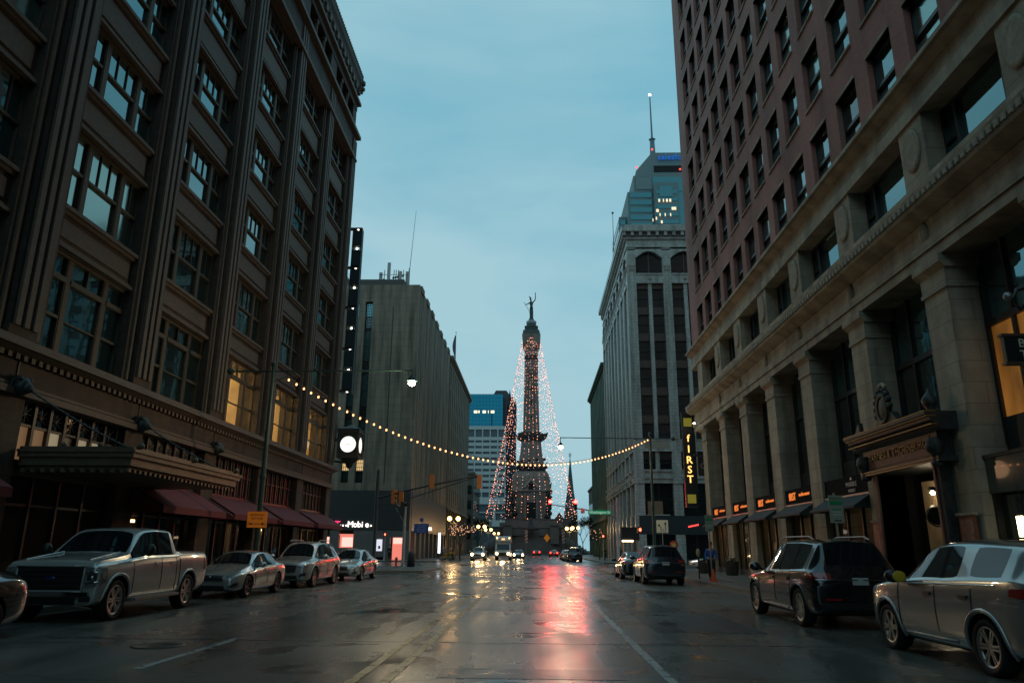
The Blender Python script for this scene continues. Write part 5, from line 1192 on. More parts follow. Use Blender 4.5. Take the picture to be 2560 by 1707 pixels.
def build_car(name, label, cat, sp, paint, loc, rz, group=None, detail=2):
    """local +x is forward; sp: profile of stations along the length and details"""
    L, W = sp['L'], sp['W']; st = sp['st']; hw = W/2
    rings = []
    for (s, zb, belt, top, ws, wt, tg) in st:
        w = hw*ws; h = belt-zb; gh = top-belt > .22
        tuck = .88 if gh else .86
        ring = [(0, zb), (w*.86, zb), (w*.97, zb+h*.16), (w, zb+h*.48), (w*.985, belt-h*.16), (w*.945, belt-.02), (w*.915, belt+.015) if gh else (w*.90, belt+.01), (wt, top-(.075 if gh else .03)), (wt-.07, top-.015), (0, top+sp.get('crown', .025))]
        rings.append([(L/2-s, y, z) for y, z in ring])
    n = len(rings[0]); V = []; F = []; FM = []
    idx = {}
    for i, rg in enumerate(rings):
        for j, p in enumerate(rg):
            idx[(i, j, 0)] = len(V); V.append(p)
            if j in (0, n-1): idx[(i, j, 1)] = idx[(i, j, 0)]
            else: idx[(i, j, 1)] = len(V); V.append((p[0], -p[1], p[2]))
    for i in range(len(rings)-1):
        tg = st[i][6]
        for j in range(n-1):
            for sd in (0, 1):
                a, b, c, d = idx[(i,j,sd)], idx[(i,j+1,sd)], idx[(i+1,j+1,sd)], idx[(i+1,j,sd)]
                f = (a,b,c,d) if sd == 0 else (d,c,b,a); mi_ = 0
                if j == 8 and tg in 'wr': mi_ = 1
                if j == 6 and tg in 'wgq': mi_ = 1
                if j == 6 and tg == 'p': mi_ = 2
                if j == 6 and tg == 'P': mi_ = 0
                if j == 6 and tg == 'r' and sp.get('rq'): mi_ = 1
                F.append(f); FM.append(mi_)
    for i, rev in ((0, False), (len(rings)-1, True)):
        for j in range(n-1):
            a, b, c, d = idx[(i,j,0)], idx[(i,j,1)], idx[(i,j+1,1)], idx[(i,j+1,0)]
            f = [q for k, q in enumerate((a,b,c,d)) if q not in (a,b,c,d)[:k]]
            if len(f) > 2: F.append(tuple(f if not rev else f[::-1])); FM.append(0)
    me = bpy.data.meshes.new('b'); me.from_pydata(V, [], F); me.polygons.foreach_set('material_index', FM)
    for m_ in (paint, CGL, PILLAR): me.materials.append(m_)
    bmm = bmesh.new(); bmm.from_mesh(me); bmesh.ops.recalc_face_normals(bmm, faces=bmm.faces)
    cl = bmm.edges.layers.float.new('crease_edge')
    rid = {}
    for (i, j, sd), v in idx.items(): rid[v] = (i, j)
    cj = sp.get('cj', {5: .45, 6: .35, 7: .35, 2: .3, 1: .5}); nl = len(rings)-1; bmm.verts.ensure_lookup_table()
    cw = [i for i in range(nl+1) if i and st[i][6] in 'wtr' and st[i-1][6] != st[i][6]]
    for e in bmm.edges:
        ms = {f.material_index for f in e.link_faces}; (i0, j0), (i1, j1) = rid[e.verts[0].index], rid[e.verts[1].index]
        if len(ms) > 1: e[cl] = .6
        elif j0 == j1 and i0 != i1: e[cl] = cj.get(j0, 0)
        elif i0 == i1 and i0 == 1 and sp.get('ce', 0) > .6: e[cl] = .5
        elif i0 == i1 and i0 in (0, nl): e[cl] = sp.get('ce', .45)
        elif i0 == i1 and i0 in cw and j0 >= 5: e[cl] = .5
    bmm.to_mesh(me); bmm.free()
    o = bpy.data.objects.new('b', me); COL.objects.link(o)
    q = o.modifiers.new('s', 'SUBSURF'); q.levels = detail if detail < 3 else 2
    wr, tw = sp['wr'], sp.get('tw', .23); ax = [L/2-sp['fa'], L/2-sp['fa']-sp['wb']]
    cm = MB()
    for x in ax:
        for s_ in (-1, 1):
            R = wr+sp.get('gap', .065); y0 = s_*(hw-.34); y1 = s_*(hw+.2); n_ = 26
            pts = [(x+R*cos(2*pi*k/n_), wr+R*sin(2*pi*k/n_)) for k in range(n_)]
            cm.prism(pts, 'y', min(y0,y1), max(y0,y1), TRIM)
    cme = cm.mesh('cut'); co = bpy.data.objects.new('cut', cme); COL.objects.link(co)
    bo = o.modifiers.new('c', 'BOOLEAN'); bo.operation = 'DIFFERENCE'; bo.object = co; bo.solver = 'EXACT'; bo.material_mode = 'TRANSFER'
    dg = bpy.context.evaluated_depsgraph_get(); dg.update(); full = bpy.data.meshes.new_from_object(o.evaluated_get(dg))
    bpy.data.objects.remove(o); bpy.data.objects.remove(co)
    tree_b = bmesh.new(); tree_b.from_mesh(full); bvh = BVHTree.FromBMesh(tree_b); tree_b.free()
    root = thing(name, label, cat, loc, rz, group)
    # split glass islands from the body
    mats_ = list(full.materials)
    bm = bmesh.new(); bm.from_mesh(full); bm.faces.ensure_lookup_table()
    gi = [i for i, m_ in enumerate(mats_) if m_ == CGL]; seen = set(); isl = []
    for f in bm.faces:
        if f.material_index in gi and f.index not in seen:
            stk = [f]; seen.add(f.index); cur = []
            while stk:
                g = stk.pop(); cur.append(g)
                for e in g.edges:
                    for h in e.link_faces:
                        if h.material_index in gi and h.index not in seen: seen.add(h.index); stk.append(h)
            isl.append(cur)
    for cur in isl:
        vm = {}; vv = []; ff = []
        for f in cur:
            t_ = []
            for v in f.verts:
                if v not in vm: vm[v] = len(vv); vv.append(v.co+v.normal*.001)
                t_.append(vm[v])
            ff.append(t_)
        c = sum((Vector(v) for v in vv), Vector())/len(vv); xs_ = [v[0] for v in vv]
        nm = 'side_window' if abs(c.y) > hw*.45 else ('windshield' if c.x > 0 and c.x > L/2-sp['rear_split'] else 'rear_window')
        gm = bpy.data.meshes.new(nm); gm.from_pydata(vv, [], ff); gm.materials.append(CGL)
        for p in gm.polygons: p.use_smooth = True
        link(nm, gm, root)
    bmesh.ops.delete(bm, geom=[f for cur in isl for f in cur], context='FACES')
    bme = bpy.data.meshes.new('body'); bm.to_mesh(bme); bm.free()
    for m_ in mats_: bme.materials.append(m_)
    for p in bme.polygons: p.use_smooth = True
    try: bme.set_sharp_from_angle(angle=radians(38))
    except Exception: pass
    body = link('body', bme, root)
    # inside: dark cabin block so nothing shows through the glass
    # projected patches
    def cast(a, b, mode):
        if mode == 'f': h = bvh.ray_cast(Vector((9, a, b)), Vector((-1,0,0)))
        elif mode == 'b': h = bvh.ray_cast(Vector((-9, a, b)), Vector((1,0,0)))
        else: s_ = 1 if mode == 'l' else -1; h = bvh.ray_cast(Vector((a, s_*5, b)), Vector((0,-s_,0)))
        return h[0], h[1]
    def patch(m, quad, mode, mt, eps=.008, nx=6, ny=3):
        D = {'f': Vector((1,0,0)), 'b': Vector((-1,0,0)), 'l': Vector((0,1,0)), 'r': Vector((0,-1,0))}[mode]
        A, B, C_, D_ = [Vector((p[0], p[1])) for p in quad]; P = []; last = None
        for j in range(ny+1):
            for i in range(nx+1):
                u, v = i/nx, j/ny; p = (A*(1-u)+B*u)*(1-v)+(D_*(1-u)+C_*u)*v
                h, nr = cast(p.x, p.y, mode)
                if h is None: h = last if last is not None else Vector((0,0,0)); 
                else: h = h+D*eps; last = h
                P.append(h.copy())
        fs = []
        for j in range(ny):
            for i in range(nx): a = j*(nx+1)+i; fs.append((a, a+1, a+nx+2, a+nx+1))
        per = [i for i in range(nx+1)]+[j*(nx+1)+nx for j in range(1, ny+1)]+[ny*(nx+1)+i for i in range(nx-1, -1, -1)]+[j*(nx+1) for j in range(ny-1, 0, -1)]
        k0 = len(P); P += [P[i]-D*(eps+.012) for i in per]; m_ = len(per)
        for i in range(m_): a, b = per[i], per[(i+1) % m_]; fs.append((a, b, k0+(i+1) % m_, k0+i))
        m.add(P, fs, mt, False)
    def seam(m, pts, mode, r=.010, mt=TRIM, off=0):
        out = []
        D = {'f': Vector((1,0,0)), 'b': Vector((-1,0,0)), 'l': Vector((0,1,0)), 'r': Vector((0,-1,0))}[mode]
        for a, b in zip(pts[:-1], pts[1:]):
            for k in range(6):
                t = k/6; h, _ = cast(a[0]+(b[0]-a[0])*t, a[1]+(b[1]-a[1])*t, mode)
                if h is not None: out.append(h+D*off)
        h, _ = cast(pts[-1][0], pts[-1][1], mode)
        if h is not None: out.append(h+D*off)
        if len(out) > 1: m.tube(out, r, mt, 5)
    tm, rm = wheel_meshes(wr, tw, sp.get('spokes', 7), sp.get('rim', RIM))
    for x in ax:
        for s_ in (-1, 1):
            wo = link('wheel', tm, root, (x, s_*(hw-tw*.5-.02), wr), (0,0,0 if s_ > 0 else pi))
            link('rim', rm, wo)
    if sp.get('arch'):                # painted flares round the arches
        for x in ax:
            for s_, md in ((1,'l'), (-1,'r')):
                fl = MB()
                R = wr+sp.get('gap', .065)+.035; pts = []
                for k in range(19):
                    a = radians(-12+204*k/18); h, _ = cast(x+R*cos(a), wr+R*sin(a), md)
                    if h is not None: pts.append(h+Vector((0, s_*.004, 0)))
                if len(pts) > 2: fl.tube(pts, sp['arch'], paint, 8); fl.build('wheel_arch', root)
    for nm, items in sp['pt'].items():
        # one mesh per listed detail: nm may repeat by side
        for grp in items:
            m = MB()
            for it in grp:
                if it[0] == 'P': patch(m, it[2], it[1], it[3], *(it[4:] if len(it) > 4 else ()))
                elif it[0] == 'S': seam(m, it[2], it[1], *(it[3:] if len(it) > 3 else ()))
                elif it[0] == 'B': m.box(*it[1:])
                elif it[0] == 'C': m.ball(it[1], it[2], it[3], 10, *(it[4:] if len(it) > 4 else ()))
                elif it[0] == 'T': m.tube(it[1], it[2], it[3], 6)
            if m.v: m.build(nm, root)
    wi = MB(); ci = [i for i in range(len(st)) if st[i][6] == 'w'][0]; xw_ = L/2-st[ci][0]
    for y0_, y1_ in ((-.05, -.62), (.55, .0)):
        pts = []
        for k in range(7):
            yy = y0_+(y1_-y0_)*k/6; h = bvh.ray_cast(Vector((xw_-.10-.05*k/6*2, yy, 4)), Vector((0,0,-1)))[0]
            if h is not None: pts.append(h+Vector((0,0,.015)))
        if len(pts) > 2: wi.tube(pts, .010, BLACK, 4)
    if wi.v: wi.build('wiper', root)
    u = MB(); u.box(ax[1]-.1, ax[0]+.1, -hw*.7, hw*.7, sp['clr']+.02, sp['clr']+.16, TRIM)
    for x in ax: u.tube([(x,-hw+.2,wr),(x,hw-.2,wr)], .05, TRIM, 6)
    u.build('chassis', root)
    return root
def mirror2(f):
    return [f(1), f(-1)]
def spec_common(L, sides, door_x, zlo, zhi, handle, mirror, belt):
    """door seams, handles and mirrors; door_x: x positions (local) of the shut lines"""
    pt = {}
    pt['door_seam'] = [[('S', md, [(x, zlo), (x, zhi)])] for md in ('l','r') for x in door_x]
    pt['door_handle'] = [[('P', md, [(x-.02, handle[1]-.022), (x+.17, handle[1]-.022), (x+.17, handle[1]+.022), (x-.02, handle[1]+.022)], handle[2], .03, 4, 1)] for md in ('l','r') for x in handle[0]]
    mx, mz, my = mirror[:3]; mm = mirror[3]; ms = mirror[4] if len(mirror) > 4 else (.10,.13,.09)
    pt['side_mirror'] = [[('C', (mx, s*my, mz), 1.0, mm, ms[0], ms[1], ms[2]), ('T', [(mx+.03, s*(my-.20), mz-.06), (mx, s*my, mz-.03)], .03, TRIM)] for s in (1,-1)]
    return pt
def S_sedan(L=4.63, W=1.8, H=1.41):
    h = H/1.41
    st = [(0,.30,.56,.60,.74,.52,'h'),(.07,.22,.62,.66,.83,.58,'h'),(.25,.20,.68,.73,.91,.64,'h'),(.7,.19,.74,.83,.98,.68,'h'),(1.15,.18,.79,.92,1,.69,'h'),(1.45,.18,.82,.965,1,.68,'w'),(2.18,.18,.88,1.34*h,1,.57,'g'),(2.40,.18,.89,1.385*h,1,.57,'g'),
          (2.72,.18,.90,1.40*h,1,.57,'p'),(2.80,.18,.90,1.40*h,1,.57,'g'),(3.30,.18,.92,1.375*h,1,.565,'g'),(3.52,.18,.93,1.345*h,1,.56,'r'),(4.15,.19,.95,1.05*h,.98,.60,'t'),(4.40,.22,.93,1.03*h,.95,.62,'t'),(4.56,.28,.86,.99*h,.90,.58,'t'),(4.63,.34,.80,.88*h,.82,.52,'t')]
    k = L/4.63; st = [(s[0]*k,)+s[1:] for s in st]
    sp = dict(L=L, W=W, st=st, wr=.325, fa=.92*k, wb=2.7*k, clr=.17, rear_split=2.6, crown=.03, spokes=5, arch=0)
    return sp
def flat(st): return [tuple(s) for s in st]

def detail_front_sedan(sp, paint, grille='open', spark=LAMP):
    L, W = sp['L'], sp['W']; hw = W/2; F = L/2
    pt = spec_common(L, None, [F-1.42, F-2.52, F-3.45], .30, .90, ([F-2.42, F-3.38], .80, paint), (F-1.62, .96, hw+.10, paint), .9)
    pt['grille'] = [[('P', 'f', [(-.44,.50),(.44,.50),(.38,.66),(-.38,.66)], TRIM, .012, 8, 3), ('S', 'f', [(-.44,.50),(.44,.50)], .012, CHR, .012), ('S', 'f', [(-.40,.665),(.40,.665)], .010, CHR, .012)]]
    pt['bumper_intake'] = [[('P', 'f', [(-.50,.26),(.50,.26),(.46,.38),(-.46,.38)], TRIM, .012, 8, 2)]]
    pt['headlight'] = [[('P', 'f', [(s*.50,.60),(s*.80,.62),(s*.80,.70),(s*.46,.675)], spark, .010, 6, 2), ('P', 'l' if s > 0 else 'r', [(F-.10,.62),(F-.52,.665),(F-.48,.715),(F-.12,.70)], spark, .008, 6, 2)] for s in (1,-1)]
    pt['fog_lamp'] = [[('P', 'f', [(s*.56,.32),(s*.80,.34),(s*.80,.46),(s*.70,.44)], TRIM, .010, 5, 2), ('C', (F-.14, s*.70, .37), .045, CHR)] for s in (1,-1)]
    pt['tail_light'] = [[('P', 'b', [(s*.45,.80),(s*.80,.80),(s*.80,.90),(s*.45,.90)], TAIL, .008, 5, 2)] for s in (1,-1)]
    pt['emblem'] = [[('C', (F-.015, 0, .585), .065, CHR, .25, 1, 1)]]
    pt['licence_plate'] = [[('P', 'b', [(-.16,.62),(.16,.62),(.16,.76),(-.16,.76)], PLATE, .015, 3, 1)]]
    sp['pt'] = pt; return sp

def S_suv(L, W, H, kind='volvo', wr=.37):
    k = H/1.77
    st = [(0,.34,.80,.86,.74,.55,'h'),(.06,.26,.86,.93,.83,.61,'h'),(.22,.24,.90,.99,.92,.66,'h'),(.75,.23,.96,1.05,.99,.70,'h'),(1.15,.22,.99,1.10,1,.71,'h'),(1.42,.22,1.02,1.15*k,1,.71,'w'),(2.12,.22,1.06,1.66*k,1,.63,'g'),(2.35,.22,1.065,1.72*k,1,.63,'g'),
          (2.74,.22,1.07,1.75*k,1,.63,'p'),(2.84,.22,1.07,1.755*k,1,.63,'g'),(3.60,.22,1.09,1.75*k,1,.625,'p'),(3.72,.22,1.10,1.745*k,1,.62,'q'),(4.30,.23,1.12,1.71*k,.99,.61,'t'),(4.52,.24,1.12,1.685*k,.985,.60,'r'),(4.76,.27,1.10,1.22*k,.96,.66,'t'),(4.88,.32,.98,1.08*k,.92,.66,'t'),(4.95,.40,.90,.96*k,.86,.60,'t')]
    q = L/4.95; st = [(s[0]*q,)+s[1:] for s in st]
    sp = dict(L=L, W=W, st=st, wr=wr, fa=.90*q, wb=2.98*q, clr=.22, rear_split=2.6, crown=.03, spokes=6, arch=.016, tw=.25)
    return sp
def detail_suv(sp, paint, lamp=LAMP, lit=False, rails=True, handle_mt=None):
    L, W, H = sp['L'], sp['W'], 1.77; hw = W/2; F = L/2; q = L/4.95; hm = handle_mt or paint
    pt = spec_common(L, None, [F-1.42*q, F-2.62*q, F-3.62*q], .42, 1.04, ([F-2.50*q, F-3.52*q], .93, hm), (F-1.62*q, 1.14, hw+.11, hm, (.10,.14,.10)), 1.0)
    pt['grille'] = [[('P', 'f', [(-.42,.56),(.42,.56),(.46,.84),(-.46,.84)], TRIM, .014, 8, 4), ('S', 'f', [(-.42,.56),(.42,.56),(.47,.84),(-.47,.84),(-.42,.56)], .014, CHR, .014)]+[('S', 'f', [(-.38+.095*i,.58),(-.40+.1*i,.82)], .006, CHR, .016) for i in range(9)]]
    pt['bumper_intake'] = [[('P', 'f', [(-.52,.32),(.52,.32),(.50,.46),(-.50,.46)], TRIM, .012, 8, 2), ('S', 'f', [(-.7,.31),(.7,.31)], .014, STEEL, .012)]]
    pt['headlight'] = [[('P', 'f', [(s*.52,.72),(s*.84,.74),(s*.84,.86),(s*.50,.84)], lamp, .010, 6, 3), ('P', 'l' if s > 0 else 'r', [(F-.10,.76),(F-.50*q,.84),(F-.46*q,.92),(F-.12,.88)], lamp, .008, 6, 2)] for s in (1,-1)]
    pt['fog_lamp'] = [[('P', 'f', [(s*.58,.40),(s*.82,.42),(s*.82,.56),(s*.62,.53)], TRIM, .010, 5, 2), ('S', 'f', [(s*.58,.40),(s*.82,.43)], .01, CHR, .012)] for s in (1,-1)]
    pt['tail_light'] = [[('P', 'b', [(s*.56,.97),(s*.88,.97),(s*.86,1.09),(s*.58,1.08)], TAIL, .010, 4, 2), ('P', 'l' if s > 0 else 'r', [(-F+.46*q,.99),(-F+.14*q,.97),(-F+.16*q,1.09),(-F+.44*q,1.07)], TAIL, .008, 4, 2), ('S', 'b', [(s*.86,.955),(s*.05,.955)], .010, CHR, .008)] for s in (1,-1)]
    pt['licence_plate'] = [[('P', 'b', [(-.16,.86),(.16,.86),(.16,1.0),(-.16,1.0)], PLATE, .015, 3, 1)]]
    pt['rear_bumper'] = [[('P', 'b', [(-.80,.40),(.80,.40),(.80,.52),(-.80,.52)], TRIM, .02, 8, 1), ('P', 'b', [(-.72,.56),(-.40,.56),(-.40,.60),(-.72,.60)], TAIL, .012, 3, 1), ('P', 'b', [(.40,.56),(.72,.56),(.72,.60),(.40,.60)], TAIL, .012, 3, 1)]]
    pt['sill_trim'] = [[('S', md, [(F-1.25*q,.33),(F-3.4*q,.33)], .022, STEEL if not lit else TRIM, .004)] for md in ('l','r')]
    pt['window_trim'] = [[('S', md, [(F-1.55*q,1.045),(F-4.2*q,1.10)], .012, CHR, .006)] for md in ('l','r')]
    if rails: pt['roof_rail'] = [[('T', [(F-2.3*q, s*.60, 1.75*sp['st'][8][3]/1.75), (F-2.5*q, s*.60, sp['st'][8][3]+.055), (F-4.0*q, s*.585, sp['st'][8][3]+.05), (F-4.25*q, s*.58, sp['st'][8][3]-.02)], .02, STEEL)] for s in (1,-1)]
    sp['pt'] = pt; return sp

def S_pickup(paint):
    L, W = 5.62, 2.04; hw = W/2; F = L/2
    st = [(0,.42,1.06,1.12,.93,.82,'h'),(.03,.34,1.11,1.18,.96,.86,'h'),(.14,.33,1.13,1.225,.985,.88,'h'),(.70,.33,1.17,1.28,1,.88,'h'),(1.22,.33,1.20,1.325,1,.87,'h'),(1.42,.33,1.22,1.365,1,.86,'w'),(2.02,.33,1.26,1.84,1,.755,'g'),(2.20,.33,1.26,1.895,1,.755,'g'),
          (2.78,.33,1.27,1.925,1,.755,'p'),(2.90,.33,1.27,1.925,1,.755,'g'),(3.50,.33,1.28,1.91,1,.75,'t'),(3.66,.33,1.29,1.885,1,.745,'r'),(3.80,.33,1.31,1.42,1,.84,'t'),(3.86,.33,1.33,1.40,.995,.93,'t'),(4.7,.35,1.33,1.40,.995,.93,'t'),(5.52,.40,1.33,1.40,.985,.92,'t'),(5.60,.44,1.31,1.385,.97,.90,'t'),(5.62,.50,1.25,1.33,.95,.86,'t')]
    q_ = 5.36/5.62; st = [(a*q_,)+tuple(r) for a, *r in st]; L = 5.36; F = L/2
    sp = dict(L=L, W=W, st=st, wr=.41, fa=.76, wb=3.48, clr=.34, rear_split=2.9, crown=.02, spokes=6, arch=.026, cj={5:.75,6:.5,7:.6,8:.2,2:.5,1:.7,4:.3,3:.2}, ce=.8, tw=.28, gap=.08, rim=RIM)
    pt = spec_common(L, None, [F-1.36, F-2.68, F-3.46], .48, 1.25, ([F-2.50, F-3.28], 1.12, paint), (F-1.60, 1.42, hw+.15, TRIM, (.09,.13,.14)), 1.2)
    pt['door_seam'] += [[('S', md, [(F-3.66,.45),(F-3.66,1.33)], .014)] for md in ('l','r')]
    pt['grille'] = [[('P', 'f', [(-.66,.62),(.66,.62),(.68,1.09),(-.68,1.09)], TRIM, .03, 8, 5)]+[('S', 'f', [(-.6,z),(.6,z)], .016, BLACK, .035) for z in (.70,.80,.91,1.0)]+[('S', 'f', [(-.67,.61),(.67,.61),(.69,1.10),(-.69,1.10),(-.67,.61)], .022, paint, .03)], ]
    pt['emblem'] = [[('C', (F+.03, 0, .86), .10, mat('blue_oval_badge', (.01,.03,.12), .2, coat=1), .2, 1.3, .5)]]
    pt['headlight'] = [[('P', 'f', [(s*.71,.68),(s*.98,.70),(s*.98,1.07),(s*.71,1.08)], LAMP, .018, 5, 4), ('P', 'l' if s > 0 else 'r', [(F-.05,.72),(F-.30,.80),(F-.28,1.06),(F-.05,1.06)], LAMP, .012, 4, 3), ('S', 'f', [(s*.73,.77),(s*.97,.79)], .022, CHR, .025), ('S', 'f', [(s*.73,.97),(s*.95,.98)], .022, CHR, .025), ('P', 'f', [(s*.76,.82),(s*.94,.83),(s*.94,.93),(s*.76,.93)], TRIM, .028, 3, 2), ('C', (F, s*.85, .875), .05, CHR)] for s in (1,-1)]
    pt['front_bumper'] = [[('P', 'f', [(-1.0,.52),(1.0,.52),(1.0,.60),(-1.0,.60)], CHR, .07, 12, 1), ('P', 'f', [(-.56,.36),(.56,.36),(.56,.49),(-.56,.49)], TRIM, .05, 8, 1), ('S', 'f', [(-.92,.385),(-.60,.37)], .02, TRIM, .05)]]
    pt['fog_lamp'] = [[('P', 'f', [(s*.66,.41),(s*.86,.42),(s*.86,.50),(s*.66,.49)], TRIM, .055, 3, 1), ('C', (F-.03, s*.76, .455), .04, CHR)] for s in (1,-1)]
    pt['tail_light'] = [[('P', 'b', [(s*.80,.90),(s*.96,.90),(s*.96,1.22),(s*.80,1.22)], TAIL, .01, 2, 3), ('P', 'l' if s > 0 else 'r', [(-F+.20,.92),(-F+.04,.92),(-F+.05,1.20),(-F+.22,1.20)], TAIL, .01, 3, 3)] for s in (1,-1)]
    pt['running_board'] = [[('B', F-1.4-2.1, F-1.35, s*hw-.04, s*hw+.10, .36, .42, STEEL)] for s in (1,-1)]
    pt['bed_rail'] = [[('S', md, [(F-3.85,1.34),(F-5.2,1.34)], .02, TRIM, -.01)] for md in ('l','r')]
    pt['hood_crease'] = [[('T', [(F-.15, s*.66, 1.215), (F-.7, s*.64, 1.285), (F-1.38, s*.62, 1.365)], .022, paint)] for s in (1,-1)]
    pt['licence_plate'] = [[('P', 'b', [(-.16,.6),(.16,.6),(.16,.74),(-.16,.74)], PLATE, .015, 3, 1)]]
    sp['pt'] = pt; return sp

P_SILVER = carpaint('silver_paint', (.50,.50,.48), .35); P_WHITE = carpaint('pearl_white_paint', (.60,.60,.58), .1); P_GREYW = carpaint('pale_silver_paint', (.46,.47,.47)); P_BLACK = carpaint('black_car_paint', (.010,.011,.012), .2, .2); P_DKBLUE = carpaint('dark_navy_paint', (.012,.016,.022), .3, .2)
P_RED = carpaint('dark_red_paint', (.16,.012,.012)); P_GOLD = carpaint('cool_silver_paint', (.34,.345,.335))
FACE, AWAY = -pi/2, pi/2
def build_cars():
    G1_, G2_ = 'cars parked along the left kerb', 'cars parked along the right kerb'
    # left kerb, all facing the camera; outer flank at x = -8.8
    sp = S_suv(4.95, 1.92, 1.66); sp['wr'] = .36
    sp = detail_front_sedan(S_sedan(4.85, 1.88, 1.46), P_BLACK)
    build_car('black_sedan', 'black sedan cut off by the left edge, its red tail light toward the silver pickup', 'car', sp, P_BLACK, (-9.72, 13.45-4.85/2, 0), FACE, G1_)
    F = 5.89/2; fx = 15.88+.93
    o = build_car('pickup_truck', 'silver crew cab pickup truck with dark grille parked under the canopy', 'pickup truck', S_pickup(P_SILVER), P_SILVER, (-8.86-1.02, 16.12-.76+5.36/2, 0), FACE+radians(1.5), G1_)
    sp = detail_front_sedan(S_sedan(4.62, 1.80, 1.39), P_GREYW); sp['spokes'] = 5; sp['rim'] = RIMD
    build_car('parked_sedan', 'white compact sedan with pentagon grille parked between the pickup and the white SUV', 'car', sp, P_GREYW, (-8.85-.9, 23.75-.92+4.62/2, 0), FACE, G1_)
    sp = detail_suv(S_suv(4.95, 1.96, 1.75), P_GREYW)
    build_car('parked_suv', 'white family SUV with upright slatted grille parked third behind the pickup', 'SUV', sp, P_GREYW, (-8.62-.98, 30.1-.9+4.95/2, 0), FACE, G1_)
    sp = detail_front_sedan(S_sedan(4.87, 1.85, 1.46), P_GREYW)
    build_car('parked_sedan', 'silver white midsize sedan last in the left row before the crossing', 'car', sp, P_GREYW, (-8.2-.93, 36.5-.95+4.87/2, 0), FACE, G1_)
    # right kerb, facing away; outer flank at x = 5.55
    sp = S_suv(4.58, 1.82, 1.69, wr=.345)
    sp['fa'] = .84; sp['wb'] = 2.71; sp['spokes'] = 6; sp['arch'] = .026
    sp['st'][10] = (3.22*4.58/4.95,)+sp['st'][10][1:6]+('P',); sp['st'][11] = (3.50*4.58/4.95,)+sp['st'][11][1:]; sp['st'] = [(a, b, c+.06, d+.035, *r) if d < 1.3 else (a, b, c+.06, d, *r) for a, b, c, d, *r in sp['st']]
    sp = detail_suv(sp, P_GOLD, rails=False, handle_mt=TRIM)
    yl = mat('yellow_mirror_reflection', (.55,.36,.02), .4)  # yellow reflection in the mirror, put in as its base colour
    o = build_car('compact_suv', 'silver compact SUV cut off by the right edge with black door handles', 'SUV', sp, P_GOLD, (5.72+.91, 12.95+.84-4.58/2, 0), AWAY, G2_)
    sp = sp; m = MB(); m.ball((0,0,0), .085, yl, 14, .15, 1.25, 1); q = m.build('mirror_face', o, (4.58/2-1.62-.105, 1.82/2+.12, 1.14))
    sp = detail_suv(S_suv(5.05, 1.98, 1.78, wr=.38), P_BLACK); sp['wb'] = 3.2; sp['fa'] = .95; sp['spokes'] = 7
    build_car('large_suv', 'black three row SUV with chrome window trim parked ahead of the silver SUV', 'SUV', sp, P_BLACK, (5.50+.99, 19.75+.95-5.05/2, 0), AWAY, G2_)
    sp = detail_suv(S_suv(4.9, 1.90, 1.74, wr=.34), P_DKBLUE, rails=False)
    build_car('dark_minivan', 'dark blue minivan seen from behind with a pale licence plate at the right kerb', 'minivan', sp, P_DKBLUE, (4.86+.95, 34.4+4.9/2, 0), AWAY, G2_)
    sp = detail_front_sedan(S_sedan(4.7, 1.82, 1.43), P_BLACK)
    build_car('dark_sedan', 'black sedan parked just beyond the dark minivan glinting with red reflections', 'car', sp, P_BLACK, (4.55+.91, 40.6+2.35, 0), AWAY, G2_)
    sp = detail_front_sedan(S_sedan(4.6, 1.80, 1.42), P_SILVER)
    # cross street and far cars
    sp = detail_front_sedan(S_sedan(4.7, 1.82, 1.46), P_BLACK)
    build_car('crossing_car', 'black car waiting on the cross street below the phone shop', 'car', sp, P_BLACK, (-20.5, 70.5, 0), pi)
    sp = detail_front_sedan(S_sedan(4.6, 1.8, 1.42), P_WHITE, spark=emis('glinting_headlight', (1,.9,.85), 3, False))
    build_car('white_crossing_car', 'white car on the cross street glimpsed right of the dark minivan', 'car', sp, P_WHITE, (15.1, 64, 0), pi)
    sp = detail_suv(S_suv(4.95, 1.95, 1.77), P_DKBLUE)
    far = build_car('far_parked_suv', 'dark SUV with pale plate parked at the right kerb beyond the crossing', 'SUV', sp, P_DKBLUE, (4.9+.05, 95.5+2.5, 0), AWAY, 'cars parked beyond the crossing', 1)
    labs = [('blue grey car parked directly beyond the far dark SUV', (4.6, 104, 0), P_SILVER), ('dark red car parked third in the row beyond the crossing', (4.7, 111, 0), P_RED), ('black car parked fourth in the row beyond the crossing', (4.7, 118, 0), P_BLACK)]
    for lb, lc, pn in labs:
        sp = detail_front_sedan(S_sedan(4.7, 1.82, 1.45), pn); build_car('far_parked_car', lb, 'car', sp, pn, lc, AWAY, 'cars parked beyond the crossing', 1)
    # moving traffic
    HL = emis('lit_headlight', (1,.66,.26), 40); TL = emis('lit_tail_light', (1,.02,.012), 14)
    def lights(o, L, hw, z, lit, y=.0, r=.15, face=1):
        for s in (-1, 1):
            m = MB(); m.ball((0,0,0), r, lit, 10, .4, 1, 1); m.build('lit_headlight' if face > 0 else 'lit_tail_light', o, (face*(L/2+.01), s*(hw-.26), z))
    sp = detail_suv(S_suv(4.9, 1.92, 1.77), P_SILVER); o = build_car('oncoming_suv', 'oncoming SUV with bright headlights nearest the left pavement', 'SUV', sp, P_SILVER, (-7.45, 101, 0), FACE, None, 1); lights(o, 4.9, .96, .80, HL)
    sp = detail_front_sedan(S_sedan(4.6, 1.8, 1.42), P_BLACK); o = build_car('oncoming_car', 'oncoming low car with headlights right of the shuttle bus', 'car', sp, P_BLACK, (-2.6, 121, 0), FACE, None, 1); lights(o, 4.6, .9, .64, HL)
